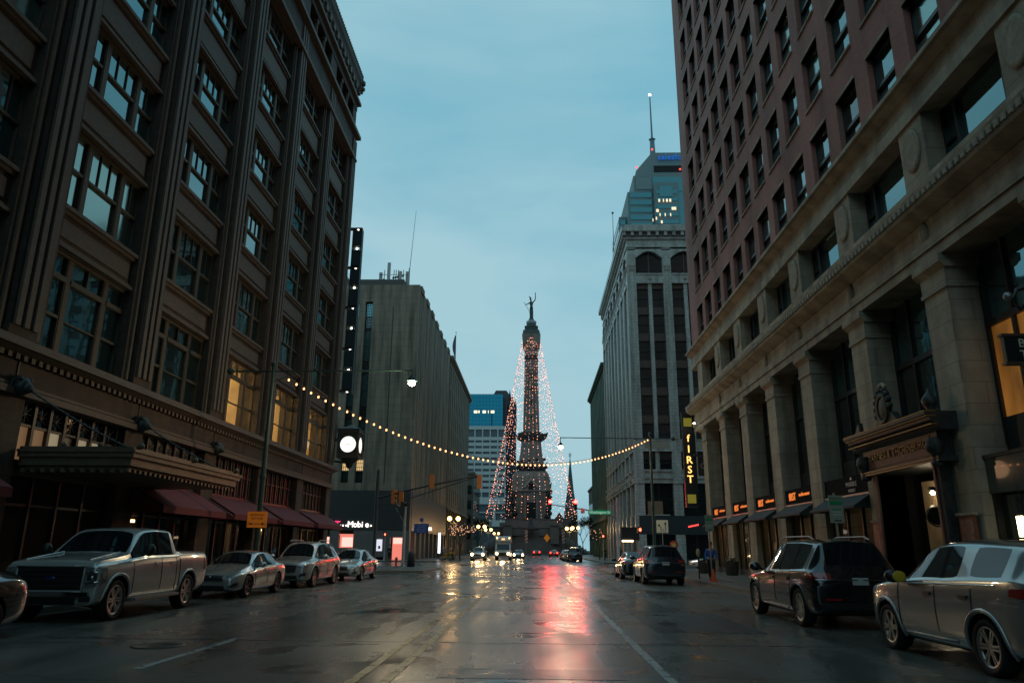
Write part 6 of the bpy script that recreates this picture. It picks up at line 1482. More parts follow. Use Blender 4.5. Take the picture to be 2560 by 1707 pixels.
    sp = detail_front_sedan(S_sedan(4.6, 1.8, 1.42), P_BLACK); o = build_car('departing_car', 'black car driving away with red tail lights toward the monument', 'car', sp, P_BLACK, (.35, 176, 0), AWAY, None, 1); lights(o, 4.6, .9, .85, TL, face=-1)
    sp = detail_front_sedan(S_sedan(4.6, 1.8, 1.42), P_RED); o = build_car('departing_car', 'red lit car driving away in the right lane beyond the crossing', 'car', sp, P_RED, (3.6, 150, 0), AWAY, None, 1); lights(o, 4.6, .9, .85, TL, face=-1)
    # shuttle bus
    t = thing('shuttle_bus', 'white shuttle bus with a raised roof and lit headlights in the oncoming lanes', 'bus', (-4.4, 106.5, 0), FACE)
    b = MB(); BW = mat('bus_white', (.62,.64,.62), .4, coat=.5)
    b.prism([(3.1,.45),(3.25,.7),(3.1,1.15),(2.0,1.35),(1.35,2.1),(1.2,2.25),(1.55,2.55),(1.5,3.0),(1.2,3.2),(-3.6,3.2),(-3.8,3.0),(-3.8,.4),(2.8,.4)], 'y', -1.05, 1.05, BW); b.build('body', t)
    g = MB(); g.add([(2.05,-.88,1.40),(2.05,.88,1.40),(1.42,.84,2.12),(1.42,-.84,2.12)], [(0,1,2,3)], CGL); g.build('windshield', t)
    for s in (-1, 1):
        for x0, x1 in ((.3,1.2),(-1.1,.1),(-2.3,-1.2),(-3.5,-2.4)): g = MB(); g.box(x0, x1, s*1.055, s*1.07, 1.5, 2.3, CGL); g.build('side_window', t)
        g = MB(); g.box(1.5,1.6,s*1.2-.1,s*1.2+.1,1.3,1.65,BLACK); g.tube([(1.55,s*1.0,1.4),(1.55,s*1.2,1.45)], .03, BLACK, 5); g.build('side_mirror', t)
        g = MB(); g.ball((3.22, s*.78, .88), .13, HL, 10, .5, 1, 1); g.build('lit_headlight', t)
        g = MB(); g.ball((1.5, s*.85, 2.95), .09, emis('amber_marker', (1,.5,.15), 10, False), 8); g.build('marker_lamp', t)
        for x in (2.2, -2.3):
            tm, rm = wheel_meshes(.38, .24, 7, RIM); w = link('wheel', tm, t, (x, s*.92, .38), (0,0,0 if s > 0 else pi)); link('rim', rm, w)
    g = MB(); g.box(3.24,3.28,-.5,.5,.62,1.05,TRIM); g.build('grille', t)
    g = MB(); g.box(1.53,1.56,-.22,.22,2.68,2.9,emis('destination_display', (1,.55,.2), 1.6, False)); g.build('destination_display', t)
build_cars()
def headlight_beams():
    for x, y, z, e in ((-7.45, 98.3, .8, 200), (-4.4, 103.0, .9, 300), (-2.6, 118.4, .65, 200)):
        d = bpy.data.lights.new('headlight_beam', 'SPOT'); d.energy = e; d.color = (1,.66,.32); d.spot_size = radians(50); d.spot_blend = .7; d.shadow_soft_size = .3
        o = bpy.data.objects.new('headlight_beam', d); COL.objects.link(o); o.location = (x, y, z); o.rotation_euler = (radians(86), 0, pi)
headlight_beams()

# ================================================================ people
SKIN = mat('skin', (.32,.19,.13), .6)
def person(loc, rz, h, top, legs, hair, label, pose='stand', carry=None):
    t = thing('person', label, 'person', loc, rz); k = h/1.75
    st = .16 if pose == 'walk' else .0
    J = {'pel': (0,0,.95,.13,.10), 'spn': (0,0,1.15,.12,.09), 'chs': (0,.0,1.33,.15,.10), 'nk': (0,.0,1.49,.05), 'jw': (0,.02,1.57,.065), 'hd': (0,.01,1.66,.085), 'cr': (0,0,1.73,.05)}
    E = [('pel','spn'),('spn','chs'),('chs','nk'),('nk','jw'),('jw','hd'),('hd','cr')]
    for s, n in ((1,'l'), (-1,'r')):
        f = s*st
        J.update({'hp'+n: (s*.09,0,.88,.09), 'kn'+n: (s*.10,f*.6+.02,.48,.06), 'an'+n: (s*.10,f-.02,.09,.042), 'to'+n: (s*.11,f+.14,.03,.035),
                  'sh'+n: (s*.18,0,1.40,.06), 'el'+n: (s*.25,-f*.5+.02,1.13,.045), 'wr'+n: (s*.24,-f*.9+.12,.90,.028), 'pm'+n: (s*.24,-f*.9+.15,.84,.03)})
        E += [('pel','hp'+n),('hp'+n,'kn'+n),('kn'+n,'an'+n),('an'+n,'to'+n),('chs','sh'+n),('sh'+n,'el'+n),('el'+n,'wr'+n),('wr'+n,'pm'+n)]
        for i in range(5):
            dx = (-.024+.016*i)*s if i < 4 else -.035*s; J['f%d%s' % (i, n)] = (s*.24+dx, -f*.9+.16+(.02 if i < 4 else .03), .775+(.03 if i == 4 else .006*abs(i-1.5)), .009); E.append(('pm'+n, 'f%d%s' % (i, n)))
    JJ = {a: tuple([v*k for v in b]) for a, b in J.items()}
    link('body', skin_mesh('body', JJ, E, SKIN, 1, 'pel'), t)
    def shell(nm, keys, grow, m):
        j = {a: tuple(list(JJ[a][:3])+[r*grow+.008 for r in JJ[a][3:]]) for a in keys}; e = [x for x in E if x[0] in keys and x[1] in keys]
        link(nm, skin_mesh(nm, j, e, m, 1, keys[0]), t)
    shell('jacket', ['pel','spn','chs','shl','ell','wrl','shr','elr','wrr'], 1.22, top)
    shell('trousers', ['pel','hpl','knl','anl','hpr','knr','anr'], 1.18, legs)
    m = MB(); m.ball((0,-.015*k,1.695*k), .10*k, hair, 10, .95, 1.05, .95); m.build('hair', t)
    m = MB()
    for s in (-1, 1): m.ball((s*.033*k,.088*k,1.67*k), .009, BLACK, 6); m.ball((s*.088*k,.0,1.65*k), .018, SKIN, 6)
    m.ball((0,.10*k,1.635*k), .014, SKIN, 6); m.ball((0,.09*k,1.60*k), .018, mat('lips', (.25,.08,.07), .5), 6, 1.2, .5, .4); m.build('face', t)
    for s in (1, -1): m = MB(); m.ball((s*.11*k, s*st*k+.05*k, .045*k), .06*k, BLACK, 8, .8, 2.0, .7); m.build('shoe', t)
    if carry: m = MB(); m.box(-.16,.16,-.22,-.08,1.0*k,1.42*k, carry); m.build('backpack', t)
    return t
def build_people():
    DK = mat('dark_cloth', (.012,.013,.015), .9); DB = mat('dark_blue_cloth', (.02,.03,.06), .9); BL = mat('bright_blue_jacket', (.01,.10,.42), .7); BR = mat('brown_hair', (.03,.018,.01), .8); GY = mat('grey_cloth', (.09,.09,.09), .9); TN = mat('tan_cloth', (.16,.11,.07), .9)
    z = .14
    person((-16.9, 88.4, z), radians(160), 1.78, DK, DK, BR, 'person in dark clothes standing before the pink lit shop doorway')
    person((8.55, 37.6, z), radians(170), 1.76, BL, DK, BR, 'person in a bright blue jacket standing behind the dark minivan on the pavement')
    person((9.3, 103, z), radians(20), 1.75, DK, DB, BR, 'person in black walking on the far right pavement below the white tower', 'walk')
    person((-12.1, 101, z), radians(150), 1.74, GY, DK, BR, 'person in a grey coat walking on the far left pavement', 'walk')
    person((-13.0, 102.2, z), radians(170), 1.68, DK, DB, BR, 'person in black walking beside the grey coated person on the left', 'walk')
    person((-10.2, 92.6, z), radians(200), 1.7, TN, DK, BR, 'person in a tan coat near the twin globe lamp at the far left corner')
    person((10.6, 96, z), radians(200), 1.7, GY, DK, BR, 'person in grey near the one way sign post at the far right corner', carry=DB)
build_people()

# ================================================================ street furniture
def lamp_pole(name, label, x, y, dirn, arm, back, z_arm, lampz, pole_h):
    t = thing(name, label, 'street lamp', (x, y, .14)); z0 = .14
    m = MB(); m.lathe([(.26,0),(.26,.08),(.20,.14),(.18,.6),(.14,.75),(.115,.9)], (0,0,0), GREENP, 12); m.tube([(0,0,.8),(0,0,pole_h)], [.11,.085], GREENP, 10); m.ball((0,0,pole_h+.05), .14, GREENP, 8); m.lathe([(.13,4.2),(.15,4.3),(.13,4.4)], (0,0,0), GREENP, 10); m.build('pole', t)
    a = MB(); a.tube([(-dirn*back, 0, z_arm-z0), (0, 0, z_arm-z0), (dirn*arm, 0, z_arm-z0+.05)], .035, GREENP, 8); a.ball((-dirn*back, 0, z_arm-z0), .16, GREENP, 10); a.tube([(dirn*1.2, 0, z_arm-z0+.01), (0, 0, z_arm-z0-.5)], .02, GREENP, 5); a.tube([(dirn*arm*.6,0,z_arm-z0),(dirn*arm*.6,0,z_arm-z0+.38)], .012, GREENP, 4); a.build('arm', t)
    l = MB(); lx = dirn*arm; l.tube([(lx,0,z_arm-z0+.1),(lx,0,lampz-z0+.22)], .03, GREENP, 6); l.lathe([(.22,.05),(.18,.16),(.10,.26),(.05,.34)], (lx,0,lampz-z0), GREENP, 12); l.tube([(lx-.18,0,z_arm-z0-.02),(lx-.18,0,z_arm-z0-.2)], .02, GREENP, 5); l.build('lamp_hood', t)
    b = MB(); b.ball((0,0,0), .155, emis('street_lamp_bulb', (1,.86,.60), 90), 14, sz=.85); b.build('lamp_bulb', t, (lx, 0, lampz-z0-.03))
    d = bpy.data.lights.new('street_lamp_light', 'POINT'); d.energy = 520; d.color = (1,.78,.46); d.shadow_soft_size = .15; o = bpy.data.objects.new('street_lamp_light', d); COL.objects.link(o); o.location = (x+lx, y, lampz-.35)
    return t
lamp_pole('street_lamp', 'tall dark green street lamp on the left whose long arm reaches over the road', -11.8, 32, 1, 6.3, 1.95, 9.12, 8.62, 9.25)
lamp_pole('street_lamp', 'tall dark green street lamp on the right with its arm reaching left over the road', 8.42, 54.2, -1, 6.55, 1.7, 9.36, 8.74, 9.5)

def build_string_lights():
    t = thing('string_lights', 'sagging string of warm bulbs hung across the street between the two tall lamps', 'string lights', (0,0,0))
    A, B = Vector((-11.25, 32, 8.93)), Vector((8.35, 54.2, 9.4)); n = 74
    def P(s): p = A.lerp(B, s); p.z -= 2.80*4*s*(1-s); return p
    w = MB(); w.tube([P(i/60) for i in range(61)], .012, BLACK, 4); w.build('wire', t)
    SBm = emis('string_bulb', (1,.40,.15), 4.2, False); me = None
    bm_ = MB(); bm_.ball((0,0,0), .047, SBm, 8, sz=1.25); bm_.lathe([(.02,.06),(.025,.12)], (0,0,0), BLACK, 6); me = bm_.mesh('bulb')
    for i in range(n):
        o = link('bulb', me, t, P((i+.5)/n)+Vector((random.uniform(-.02,.02), 0, -.10)))
    for s in (.12,.3,.5,.7,.88):
        d = bpy.data.lights.new('string_glow', 'POINT'); d.energy = 14; d.color = (1,.55,.28); d.shadow_soft_size = .5; o = bpy.data.objects.new('string_glow', d); COL.objects.link(o); o.location = P(s)-Vector((0,0,.3))
build_string_lights()

ORANGE = mat('signal_orange_housing', (.55,.17,.03), .45)
def signal_head(parent, loc, lit=None, col=None, face=(0,-1,0)):
    m = MB(); c = col or ORANGE; m.box(-.18,.18,-.12,.12,-.55,.55,c)
    for k, z in enumerate((.36,0,-.36)):
        m.lathe([(.14,-.34),(.15,-.12)], (0,0,z), c, 12, 'y'); 
        if not (lit == k): m.lathe([(.001,-.14),(.12,-.13)], (0,0,z), BLACK, 12, 'y')
    o = m.build('signal_head', parent, loc)
    if face[1] > 0: o.rotation_euler = (0,0,pi)
    elif face[0]: o.rotation_euler = (0,0,pi/2*(1 if face[0] > 0 else -1))
    if lit is not None:
        l = MB(); l.ball((0,-.17,(.36,0,-.36)[lit]), .19, emis('red_signal_lens', (1,.0016,.0012), 520), 12, 1, .4, 1); l.build('lit_lens', o)
    return o
def build_signals():
    t = thing('signal_mast', 'signal mast arm from the far right corner carrying two glowing red lights', 'traffic signal', (9.45, 87.2, .14))
    m = MB(); m.lathe([(.25,0),(.25,.1),(.17,.2),(.16,6.6),(.12,7.2)], (0,0,0), STEEL, 12); m.build('pole', t)
    a = MB(); a.tube([(0,0,5.0),(-3.5,0,5.75),(-8.4,0,6.45)], [.09,.075,.05], STEEL, 8); a.tube([(0,0,6.3),(-.9,0,6.25),(-1.1,0,5.4)], .03, STEEL, 5); a.build('mast_arm', t)
    signal_head(t, (-7.72, -.25, 6.28), 0, BLACK); signal_head(t, (-4.80, -.25, 6.28), 0, BLACK)
    for x in (1.73, 4.62):
        d = bpy.data.lights.new('signal_glow', 'SPOT'); d.energy = 520; d.color = (1,.09,.075); d.spot_size = radians(70); d.spot_blend = .8; d.shadow_soft_size = .15; o = bpy.data.objects.new('signal_glow', d); COL.objects.link(o); o.location = (x, 86.6, 6.78); o.rotation_euler = (radians(66), 0, pi)
    s = MB(); s.box(-3.35,-.72,-.10,-.06,5.25,5.72,SIGNG); s.box(-3.31,-.76,-.105,-.10,5.29,5.68,mat('sign_green_face', (.03,.34,.16), .5, emit=(.05,.6,.3), es=.22)); s.build('street_name_sign', t)
    L = MB(); L.T = frameT((9.45-9.45-2.03, -.12, 5.48), *S_); L.text('Washington St', .40, mat('sign_letters_white', (.7,.75,.7), .5, emit=(.8,1,.8), es=.35), .01); L.build('lettering', t)
    s = MB(); s.box(-2.35,-1.6,-.10,-.06,5.72,5.86,SIGNG); s.build('block_number_plate', t)
    s = MB(); s.box(-4.2,-3.75,-.10,-.05,5.35,5.95,SIGNW); s.box(-4.1,-3.85,-.105,-.1,5.5,5.75,mat('sign_pink', (.6,.25,.2), .5)); s.build('regulatory_sign', t)
    t = thing('signal_mast', 'dark signal mast rising from the near left corner with orange signal housings', 'traffic signal', (-12.6, 59.5, .14))
    m = MB(); m.lathe([(.25,0),(.25,.1),(.17,.2),(.15,6.2),(.12,7.4)], (0,0,0), DARK, 12); m.build('pole', t)
    a = MB(); a.tube([(0,0,5.15),(2.2,0,5.75),(5,0,6.35),(8.1,0,7.0)], [.09,.08,.065,.045], DARK, 8); a.tube([(0,0,4.5),(3.0,0,5.3),(8.0,0,6.9)], .04, DARK, 6); a.build('mast_arm', t)
    for (x, z, f) in ((4.35, 6.5, (0,1,0)), (8.15, 6.5, (0,1,0)), (1.3, 5.3, (1,0,0)), (1.95, 5.15, (0,1,0))): signal_head(t, (x, .0, z), None, None, f)
    signal_head(t, (2.1, 0, 4.35), None, BLACK, (1,0,0))
    t = thing('signal_pole', 'grey corner pole with a red hand pedestrian signal below the phone shop', 'traffic signal', (-10.3, 61, .14) if False else (-10.2, 59.0, .14))
    m = MB(); m.lathe([(.2,0),(.13,.2),(.11,4.5)], (0,0,0), STEEL, 10); m.tube([(0,0,4.1),(-.7,0,4.7),(-.75,0,5.0)], .05, STEEL, 6); m.tube([(0,0,3.2),(-.75,0,4.4)], .04, STEEL, 6); m.build('pole', t)
    m = MB(); m.box(-.45,-.1,-.2,.1,3.9,4.5,DARK); m.build('signal_head', t)
    for (x, y, lb) in ((-17.3, 87.4, 'pedestrian signal showing a red hand left of the pink shop doorway'), (8.05, 58.7, 'pedestrian signal glowing red hand at the near right corner'), (7.85, 88.3, 'pedestrian signal glowing orange at the far right corner')):
        t = thing('pedestrian_signal', lb, 'traffic signal', (x, y, .14)); m = MB(); m.lathe([(.1,0),(.06,.1),(.05,2.7)], (0,0,0), STEEL, 8); m.build('pole', t)
        m = MB(); m.box(-.2,.2,-.1,.1,2.6,3.1,BLACK); m.build('signal_head', t); m = MB(); m.ball((0,-.13,2.86), .12, emis('red_hand_lens', (1,.10,.05), 7, False), 8, .8, .3, 1.1); m.build('lit_lens', t)
build_signals()

def post_sign(name, label, cat, x, y, h, w, sh, face, r=.03, text=None, zc=None, z0=.14):
    t = thing(name, label, cat, (x, y, z0)); m = MB(); m.tube([(0,0,0),(0,0,h)], r, STEEL, 6); m.build('post', t)
    zc = zc or h-sh/2; m = MB(); m.box(-w/2, w/2, -r-.03, -r-.01, zc-sh/2, zc+sh/2, face); m.build('sign_face', t)
    return t
def build_signs():
    BLK = mat('sign_black', (.02,.02,.02), .5); GRN = mat('sign_print_green', (.01,.28,.10), .5); SG = mat('parking_sign_pale', (.30,.33,.27), .5)
    # orange detour sign strapped to the left lamp pole
    t = thing('detour_sign', 'orange square detour sign strapped to the left street lamp pole', 'sign', (-11.8, 31.82, 2.62)); m = MB(); m.box(-.42,.42,-.03,0,-.33,.33,mat('detour_orange', (.80,.20,.015), .45, emit=(1,.26,.02), es=.13)); m.build('sign_face', t)
    L = MB(); L.T = frameT((0,-.035,.19), *S_); L.text('SIDEWALK', .13, BLK, .008); L.T = frameT((0,-.035,.04), *S_); L.text('DETOUR', .13, BLK, .008); L.T = None; L.box(-.22,.22,-.042,-.034,-.19,-.165,BLK); 
    for s in (-1, 1): L.add([(s*.22,-.04,-.24),(s*.34,-.04,-.178),(s*.22,-.04,-.115)], [(0,1,2)], BLK); L.box(s*.36-.01,s*.36+.01,-.042,-.034,-.26,-.10,BLK)
    L.build('lettering', t)
    # parking signs
    for (x, y, zc, lb) in ((8.25, 21.0, 2.62, 'large pale green parking sign on a post beside the black SUV'), (8.25, 36.3, 2.75, 'smaller pale green parking sign on a post before the first shop awnings')):
        t = post_sign('parking_sign', lb, 'sign', x, y, zc+.3, .40, .74, SG, .03, zc=zc-.14)
        m = MB(); m.box(-.19,.19,-.072,-.062,zc-.14+.12,zc-.14+.22,GRN); 
        for q in range(3): m.box(-.13,.13,-.072,-.062,zc-.14-.02-q*.07,zc-.14+.01-q*.07,GRN if q == 0 else SIGNW)
        m.box(-.10,.02,-.072,-.062,zc-.14-.32,zc-.14-.29,BLK); m.box(.04,.12,-.072,-.062,zc-.14-.32,zc-.14-.29,BLK); m.build('printing', t)
        L = MB(); L.T = frameT((0,-.075,zc-.14+.29), *S_); L.text('PARKING', .085, mat('sign_print_grey', (.15,.17,.13), .5), .006); L.build('lettering', t)
        t.rotation_euler = (0,0,radians(8))
    # lane use sign at the right corner
    t = post_sign('lane_use_sign', 'white lane arrow sign on the tall right lamp pole', 'sign', 9.45, 56.8, 3.55, .86, .92, mat('sign_cream', (.50,.49,.38), .5, emit=(.6,.55,.4), es=.12), zc=3.06)
    m = MB(); m.tube([(.22,-.08,2.75),(.22,-.08,3.25)], .022, BLK, 4); m.add([(.13,-.08,3.2),(.31,-.08,3.2),(.22,-.08,3.42)], [(0,1,2)], BLK); m.tube([(-.10,-.08,2.75),(-.12,-.08,3.0),(-.22,-.08,3.12)], .022, BLK, 4); m.add([(-.22,-.08,3.03),(-.18,-.08,3.24),(-.36,-.08,3.16)], [(0,1,2)], BLK); m.box(0.03,.06,-.08,-.07,2.75,2.92,BLK); m.build('arrows', t)
    L = MB(); L.T = frameT((0,-.085,2.68), *S_); L.text('LEFT  THRU', .10, BLK, .006); L.build('lettering', t)
    # pole with one way plate and the dark awning box beyond it
    t = post_sign('square_sign', 'small white square sign on a pale post at the far right corner', 'sign', 9.9, 91.0, 3.1, .55, .6, mat('sign_cream_pale', (.42,.42,.34), .5), .1, zc=2.75)
    m = MB(); m.tube([(-.12,-.15,2.6),(-.05,-.15,2.85),(.1,-.15,2.8)], .04, BLK, 4); m.build('arrow', t)
    t = thing('bus_shelter_canopy', 'dark boxy awning frame on thin posts below the white tower corner', 'awning', (11.1, 88.9, .14)); m = MB()
    m.box(-1.1,1.0,-.6,.6,2.45,3.9,mat('brown_black_canvas', (.025,.018,.018), .8)); m.build('canopy', t)
    for x in (-1.0,.6): m = MB(); m.tube([(x,0,0),(x,0,2.45)], .05, mat('rusty_post', (.14,.07,.05), .7), 6); m.build('post', t)
    m = MB(); m.box(-1.1,.2,-.7,-.62,2.25,2.45,emis('warm_strip_lamp', (1,.72,.40), 4, False)); m.build('strip_lamp', t)
    # blue wayfinding sign
    t = post_sign('wayfinding_sign', 'blue wayfinding sign with rows of white place names at the left corner', 'sign', -8.9, 59.2, 3.7, 1.12, .72, mat('wayfinding_blue', (.015,.05,.20), .5, emit=(.02,.08,.35), es=.06), .04, zc=2.86)
    L = MB()
    for i, s_ in enumerate(('City Market', 'State House', 'White River Pk', 'Mass Avenue')): L.T = frameT((.02,-.08,3.08-i*.155), *S_); L.text(s_, .125, mat('sign_letters_pale', (.45,.5,.6), .5), .006)
    L.build('lettering', t); m = MB(); m.lathe([(.001,-.06),(.16,-.05)], (0,0,3.5), MT['wayfinding_blue'], 16, 'y'); m.build('round_badge', t)
    # striped barrier boards and a diamond sign before the monument
    for x, lb in ((-2.2, 'red and white striped barrier board left of the diamond road sign'), (7.0, 'red and white striped barrier board right of the road ahead')):
        t = thing('barrier_board', lb, 'barrier', (x, 190, 0)); m = MB(); m.box(-.35,.35,-.05,.05,3.0,6.2,SIGNW)
        for k in range(4): m.add([(-.35,-.06,3.1+k*.8),(.35,-.06,3.5+k*.8),(.35,-.06,3.9+k*.8),(-.35,-.06,3.5+k*.8)], [(0,1,2,3)], mat('stripe_red', (.5,.06,.03), .5))
        m.build('board', t); m = MB(); m.tube([(0,.1,0),(0,.1,3)], .08, STEEL, 6); m.build('post', t)
    t = thing('diamond_sign', 'orange diamond road work sign in front of the dark monument base', 'sign', (2.9, 188, 0)); m = MB(); m.add([(-.8,-.06,4.2),(0,-.06,3.2),(.8,-.06,4.2),(0,-.06,5.2),(-.8,.0,4.2),(0,.0,3.2),(.8,.0,4.2),(0,.0,5.2)], [(0,1,2,3),(7,6,5,4),(0,4,5,1),(1,5,6,2),(2,6,7,3),(3,7,4,0)], mat('diamond_orange', (.8,.25,.02), .5, emit=(1,.3,.02), es=.15)); m.build('sign_face', t); m = MB(); m.tube([(0,.05,0),(0,.05,4)], .05, STEEL, 5); m.build('post', t)
    # round keep-out style sign behind the blue jacket
    t = thing('round_sign', 'red ringed round sign on a thin post beyond the dark minivan', 'sign', (10.4, 57.6, .14)); m = MB(); m.lathe([(.001,-.05),(.16,-.05)], (0,0,1.75), mat('sign_ring_face', (.6,.5,.15), .5), 16, 'y'); m.lathe([(.16,-.05),(.30,-.05),(.30,-.02),(.001,-.02)], (0,0,1.75), mat('sign_ring_red', (.5,.05,.02), .5), 16, 'y'); m.build('sign_face', t); m = MB(); m.tube([(0,0,0),(0,0,1.8)], .03, STEEL, 6); m.build('post', t)
build_signs()

def build_lamps_far():
    BK = mat('lamp_post_black', (.015,.018,.018), .5); GB = emis('twin_globe_lamp', (1,.56,.14), 9); 
    def twin(x, y, lb, z=5.0, w=.52, light=True):
        t = thing('twin_globe_lamp', lb, 'street lamp', (x, y, .14), 0, 'twin globe lamps toward the monument')
        m = MB(); m.lathe([(.2,0),(.18,.3),(.09,.6),(.06,4.2)], (0,0,0), BK, 8); m.tube([(-w,0,z-.55),(-w*.5,0,z-.75),(0,0,z-.6),(w*.5,0,z-.75),(w,0,z-.55)], .04, BK, 6); m.build('post', t)
        for s in (-1, 1):
            m = MB(); m.ball((s*w,0,z-.14), .27, GB, 12); m.lathe([(.08,-.42),(.1,-.3)], (s*w,0,z), BK, 6); m.build('globe', t)
        if light:
            d = bpy.data.lights.new('globe_glow', 'POINT'); d.energy = 340; d.color = (1,.58,.25); d.shadow_soft_size = .3; o = bpy.data.objects.new('globe_glow', d); COL.objects.link(o); o.location = (x, y-.5, z-.3)
    twin(-9.9, 92, 'twin globe lamp nearest at the far left corner of the crossing', light=True)
    twin(-8.85, 125, 'twin globe lamp second along the far left pavement'); twin(-8.95, 145, 'twin globe lamp third along the far left pavement')
    twin(5.6, 125, 'twin globe lamp nearest on the right side beyond the crossing', 4.8, .4); twin(7.4, 140, 'twin globe lamp second on the right side beyond the crossing', 5.3, .5, True)
    twin(-9.2, 180, 'twin globe lamp farthest on the left toward the circle')
build_lamps_far()

def build_small_things():
    t = thing('traffic_cone', 'orange traffic cone standing on the right kerb beyond the black SUV', 'cone', (8.1, 35.4, .14)); CO = mat('cone_orange', (.85,.10,.02), .5)
    m = MB(); m.lathe([(.15,.03),(.045,.52),(.03,.55),(.001,.55)], (0,0,0), CO, 16); m.build('cone', t); m = MB(); m.box(-.2,.2,-.2,.2,0,.035,CO); m.build('base', t)
    PL = mat('planter_dark', (.05,.045,.035), .8, var=.3); SO = mat('planter_twigs', (.03,.045,.02), .9, var=.5, scale=8)
    for i, (x, y, lb) in enumerate(((10.55, 48.2, 'round dark planter farther along the right pavement with low greenery'), (11.35, 44.8, 'round dark planter nearer the first shop window with low greenery'))):
        t = thing('planter', lb, 'planter', (x, y, .14), 0, 'planters outside the shops'); m = MB(); m.lathe([(.30,0),(.36,.1),(.42,.7),(.46,.78),(.40,.78),(.38,.66),(.001,.66)], (0,0,0), PL, 16); m.build('tub', t)
        m = MB()
        for k in range(90): a = random.uniform(0,2*pi); r = random.uniform(0,.34); z = random.uniform(.68,.95); c = Vector((r*cos(a), r*sin(a), z)); u = Vector((random.uniform(-1,1),random.uniform(-1,1),random.uniform(-1,1))).normalized()*.06; v = u.cross(Vector((.3,.5,.8))).normalized()*.035; m.add([c-u,c+v,c+u,c-v], [(0,1,2,3)], SO)
        m.build('greenery', t)
    t = thing('parking_meter', 'thin dark parking meter on the kerb beside the dark minivan', 'parking meter', (8.15, 38.6, .14)); m = MB(); m.tube([(0,0,0),(0,0,1.1)], .035, BLACK, 8); m.build('post', t); m = MB(); m.lathe([(.05,1.05),(.09,1.12),(.10,1.32),(.07,1.42),(.001,1.46)], (0,0,0), mat('meter_head', (.35,.30,.20), .4), 10); m.build('meter_head', t)
    t = thing('litter_bin', 'black litter bin at the left corner below the blue wayfinding sign', 'bin', (-9.45, 58.2, .14)); m = MB(); m.lathe([(.26,0),(.3,.05),(.3,.9),(.26,1.0),(.18,1.12),(.001,1.14)], (0,0,0), BLACK, 14); m.build('body', t)
    for k in range(12): 
        pass
    t = thing('fire_hydrant', 'short silver and red fire hydrant at the left corner', 'hydrant', (-10.5, 57.8, .14)); m = MB(); m.lathe([(.14,0),(.14,.05),(.09,.08),(.09,.5),(.12,.55),(.09,.66),(.03,.72)], (0,0,0), mat('hydrant_paint', (.3,.12,.08), .5), 12); m.tube([(-.16,0,.4),(.16,0,.4)], .05, STEEL, 8); m.build('body', t)
    # share bikes in a rack
    YB = mat('bicycle_yellow', (.45,.28,.03), .5)
    def bike(x, y, rz, lb):
        t = thing('bicycle', lb, 'bicycle', (x, y, .14), rz, 'yellow bicycles parked in a rack')
        for wx in (-.52, .52):
            m = MB(); m.tube([(wx+.33*cos(a*pi/9), 0, .34+.33*sin(a*pi/9)) for a in range(19)], .022, TYRE, 5, cap=False)
            for k in range(6): m.tube([(wx,0,.34),(wx+.32*cos(k*pi/3),0,.34+.32*sin(k*pi/3))], .005, STEEL, 3)
            m.build('wheel', t)
        m = MB(); m.tube([(-.52,0,.34),(-.1,0,.32),(.38,0,.85),(-.22,0,.80),(-.1,0,.32)], .028, YB, 6); m.tube([(-.52,0,.34),(-.22,0,.80)], .02, YB, 5); m.tube([(.52,0,.34),(.38,0,.85),(.36,0,1.0)], .025, YB, 6); m.build('frame', t)
        m = MB(); m.tube([(.30,-.28,1.05),(.36,0,1.02),(.30,.28,1.05)], .018, BLACK, 5); m.build('handlebar', t)
        m = MB(); m.ball((-.26,0,.95), .1, BLACK, 8, 1.5, .8, .4); m.tube([(-.22,0,.8),(-.25,0,.94)], .018, STEEL, 5); m.build('saddle', t)
        m = MB(); m.box(.42,.72,-.15,.15,.75,.95,YB); m.build('basket', t)
    for k in range(5): bike(-10.6+k*.0, 90.5+k*.8, radians(20), ['yellow bicycle nearest the crossing in the rack', 'yellow bicycle second in the rack', 'yellow bicycle in the middle of the rack', 'yellow bicycle fourth in the rack', 'yellow bicycle at the far end of the rack'][k])
    # flag on the old stone building
    t = thing('flag', 'flag on a rooftop pole above the old stone building on the left', 'flag', (-15.9, 142, 34.9)); m = MB(); m.tube([(0,0,0),(0,0,8.4)], [.09,.04], BRONZE, 6); m.ball((0,0,8.5), .12, BRONZE, 6); m.build('flagpole', t)
    m = MB(); FL = mat('flag_cloth', (.10,.09,.12), .9); n = 8
    vs_ = []
    for i in range(n+1): z = 8.0-i*.6; w = .55*sin(pi*min(1, (i+.6)/n))+.1; vs_ += [(0,0,z),(-w,.12*sin(i),z-.3)]
    m.add(vs_, [(2*i,2*i+2,2*i+3,2*i+1) for i in range(n)], FL); m.build('cloth', t)
    # storefront blade banner beyond
    for (x, y, z, w, h, mtn, col, es, lb, cat) in ((-12.6, 100, 2.2, .3, 2.6, 'white_pillar_lamp', (.85,.9,1), 2.2, 'bright white vertical light box on the far left pavement', 'light box'), (-13.7, 97, 3.9, .9, .45, 'cream_shop_sign', (1,.9,.7), 1.4, 'cream lit hanging shop sign on the far left', 'sign')):
        m = MB(); m.box(-w/2,w/2,-.1,.1,-h/2,h/2, emis(mtn, col, es, False)); m.box(-w/2-.05,w/2+.05,-.05,.15,h/2,h/2+.06,BLACK); m.tube([(0,.05,-h/2),(0,.05,-z+.14)], .04, BLACK, 5) if cat == 'light box' else m.tube([(-1.6,.05,h/2),(.4,.05,h/2)], .03, BLACK, 5)
        o = m.build('light_box' if cat == 'light box' else 'hanging_sign', None, (x, y, z)); tag(o, lb, cat)
build_small_things()

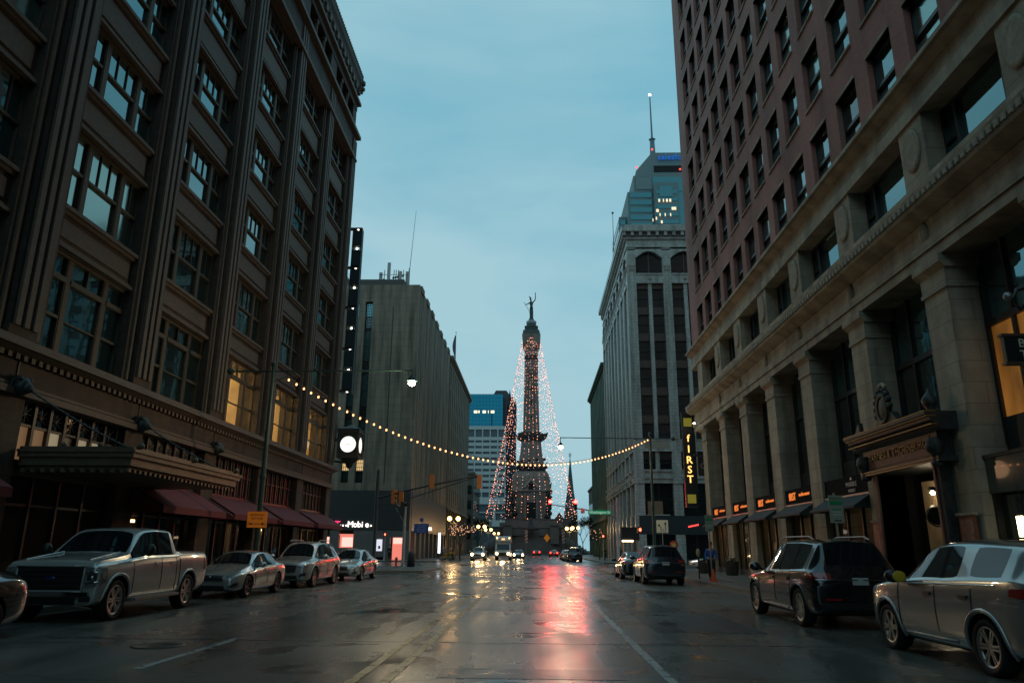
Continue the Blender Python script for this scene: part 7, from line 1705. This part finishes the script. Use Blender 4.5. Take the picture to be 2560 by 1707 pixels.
def build_trees():
    BK = mat('bare_bark', (.05,.042,.035), .9, var=.3, scale=6); TW = mat('bare_twigs', (.04,.035,.03), .9); LF = mat('dark_evergreen', (.018,.035,.022), .9, var=.5, scale=2)
    FB = emis('tree_fairy_bulb', (1,.50,.26), 1.6, False)
    def tree(x, y, h, seed, lb, lights=0, leafy=False):
        rnd = random.Random(seed); t = thing('bare_tree' if not leafy else 'evergreen_tree', lb, 'tree', (x, y, .1)); m = MB(); tips = []; m2 = MB()
        def br(p, d, l, r, dep):
            q = p+d*l; mid = p+d*l*.5+Vector((rnd.uniform(-.05,.05)*l, rnd.uniform(-.05,.05)*l, 0)); (m if dep < 2 else m2).tube([p, mid, q], [r, r*.85, r*.65], BK if dep < 2 else TW, 5 if dep < 3 else 3, cap=False)
            if dep >= 5: tips.append(q); return
            for k in range(3 if dep < 4 else 2):
                a = rnd.uniform(0, 2*pi); s_ = rnd.uniform(.35,.75); e = (d+Vector((cos(a)*s_, sin(a)*s_, rnd.uniform(-.1,.25)))).normalized(); br(q, e, l*rnd.uniform(.6,.82), r*.6, dep+1)
        br(Vector((0,0,0)), Vector((0,0,1)), h*.28, .11*h/7, 0); m.build('trunk', t)
        if leafy:
            for q in tips:
                for k in range(14):
                    c = q+Vector((rnd.gauss(0,.35), rnd.gauss(0,.35), rnd.gauss(0,.35))); u = Vector((rnd.gauss(0,1),rnd.gauss(0,1),rnd.gauss(0,1))).normalized()*.13; v = u.cross(Vector((.4,.7,.2))).normalized()*.08; m2.add([c-u,c+v,c+u,c-v], [(0,1,2,3)], LF)
        m2.build('crown', t)
        if lights:
            l = MB()
            for k in range(lights): q = rnd.choice(tips)+Vector((rnd.gauss(0,.1),rnd.gauss(0,.1),rnd.gauss(0,.1)-rnd.uniform(0,.8))); l.ball(q, .045, FB, 4)
            l.build('fairy_lights', t)
    tree(-8.7, 64.6+24, 5.4, 3, 'bare street tree with a few small lights at the far left corner', 40)
    tree(-10.6, 107, 6.0, 5, 'bare street tree with small lights farther along the left pavement', 50)
    tree(-16.5, 219, 12, 8, 'dark bushy tree left of the monument base', 60, True); tree(-20.5, 222, 11, 9, 'dark bushy tree farthest left of the monument base', 0, True)
    tree(13.5, 217, 11, 10, 'dark bushy tree right of the monument base', 60, True); tree(18.5, 214, 12, 12, 'dark bushy tree farthest right of the monument base', 30, True)
    tree(9.4, 112, 5.6, 14, 'bare street tree on the right pavement beyond the crossing', 20)
build_trees()
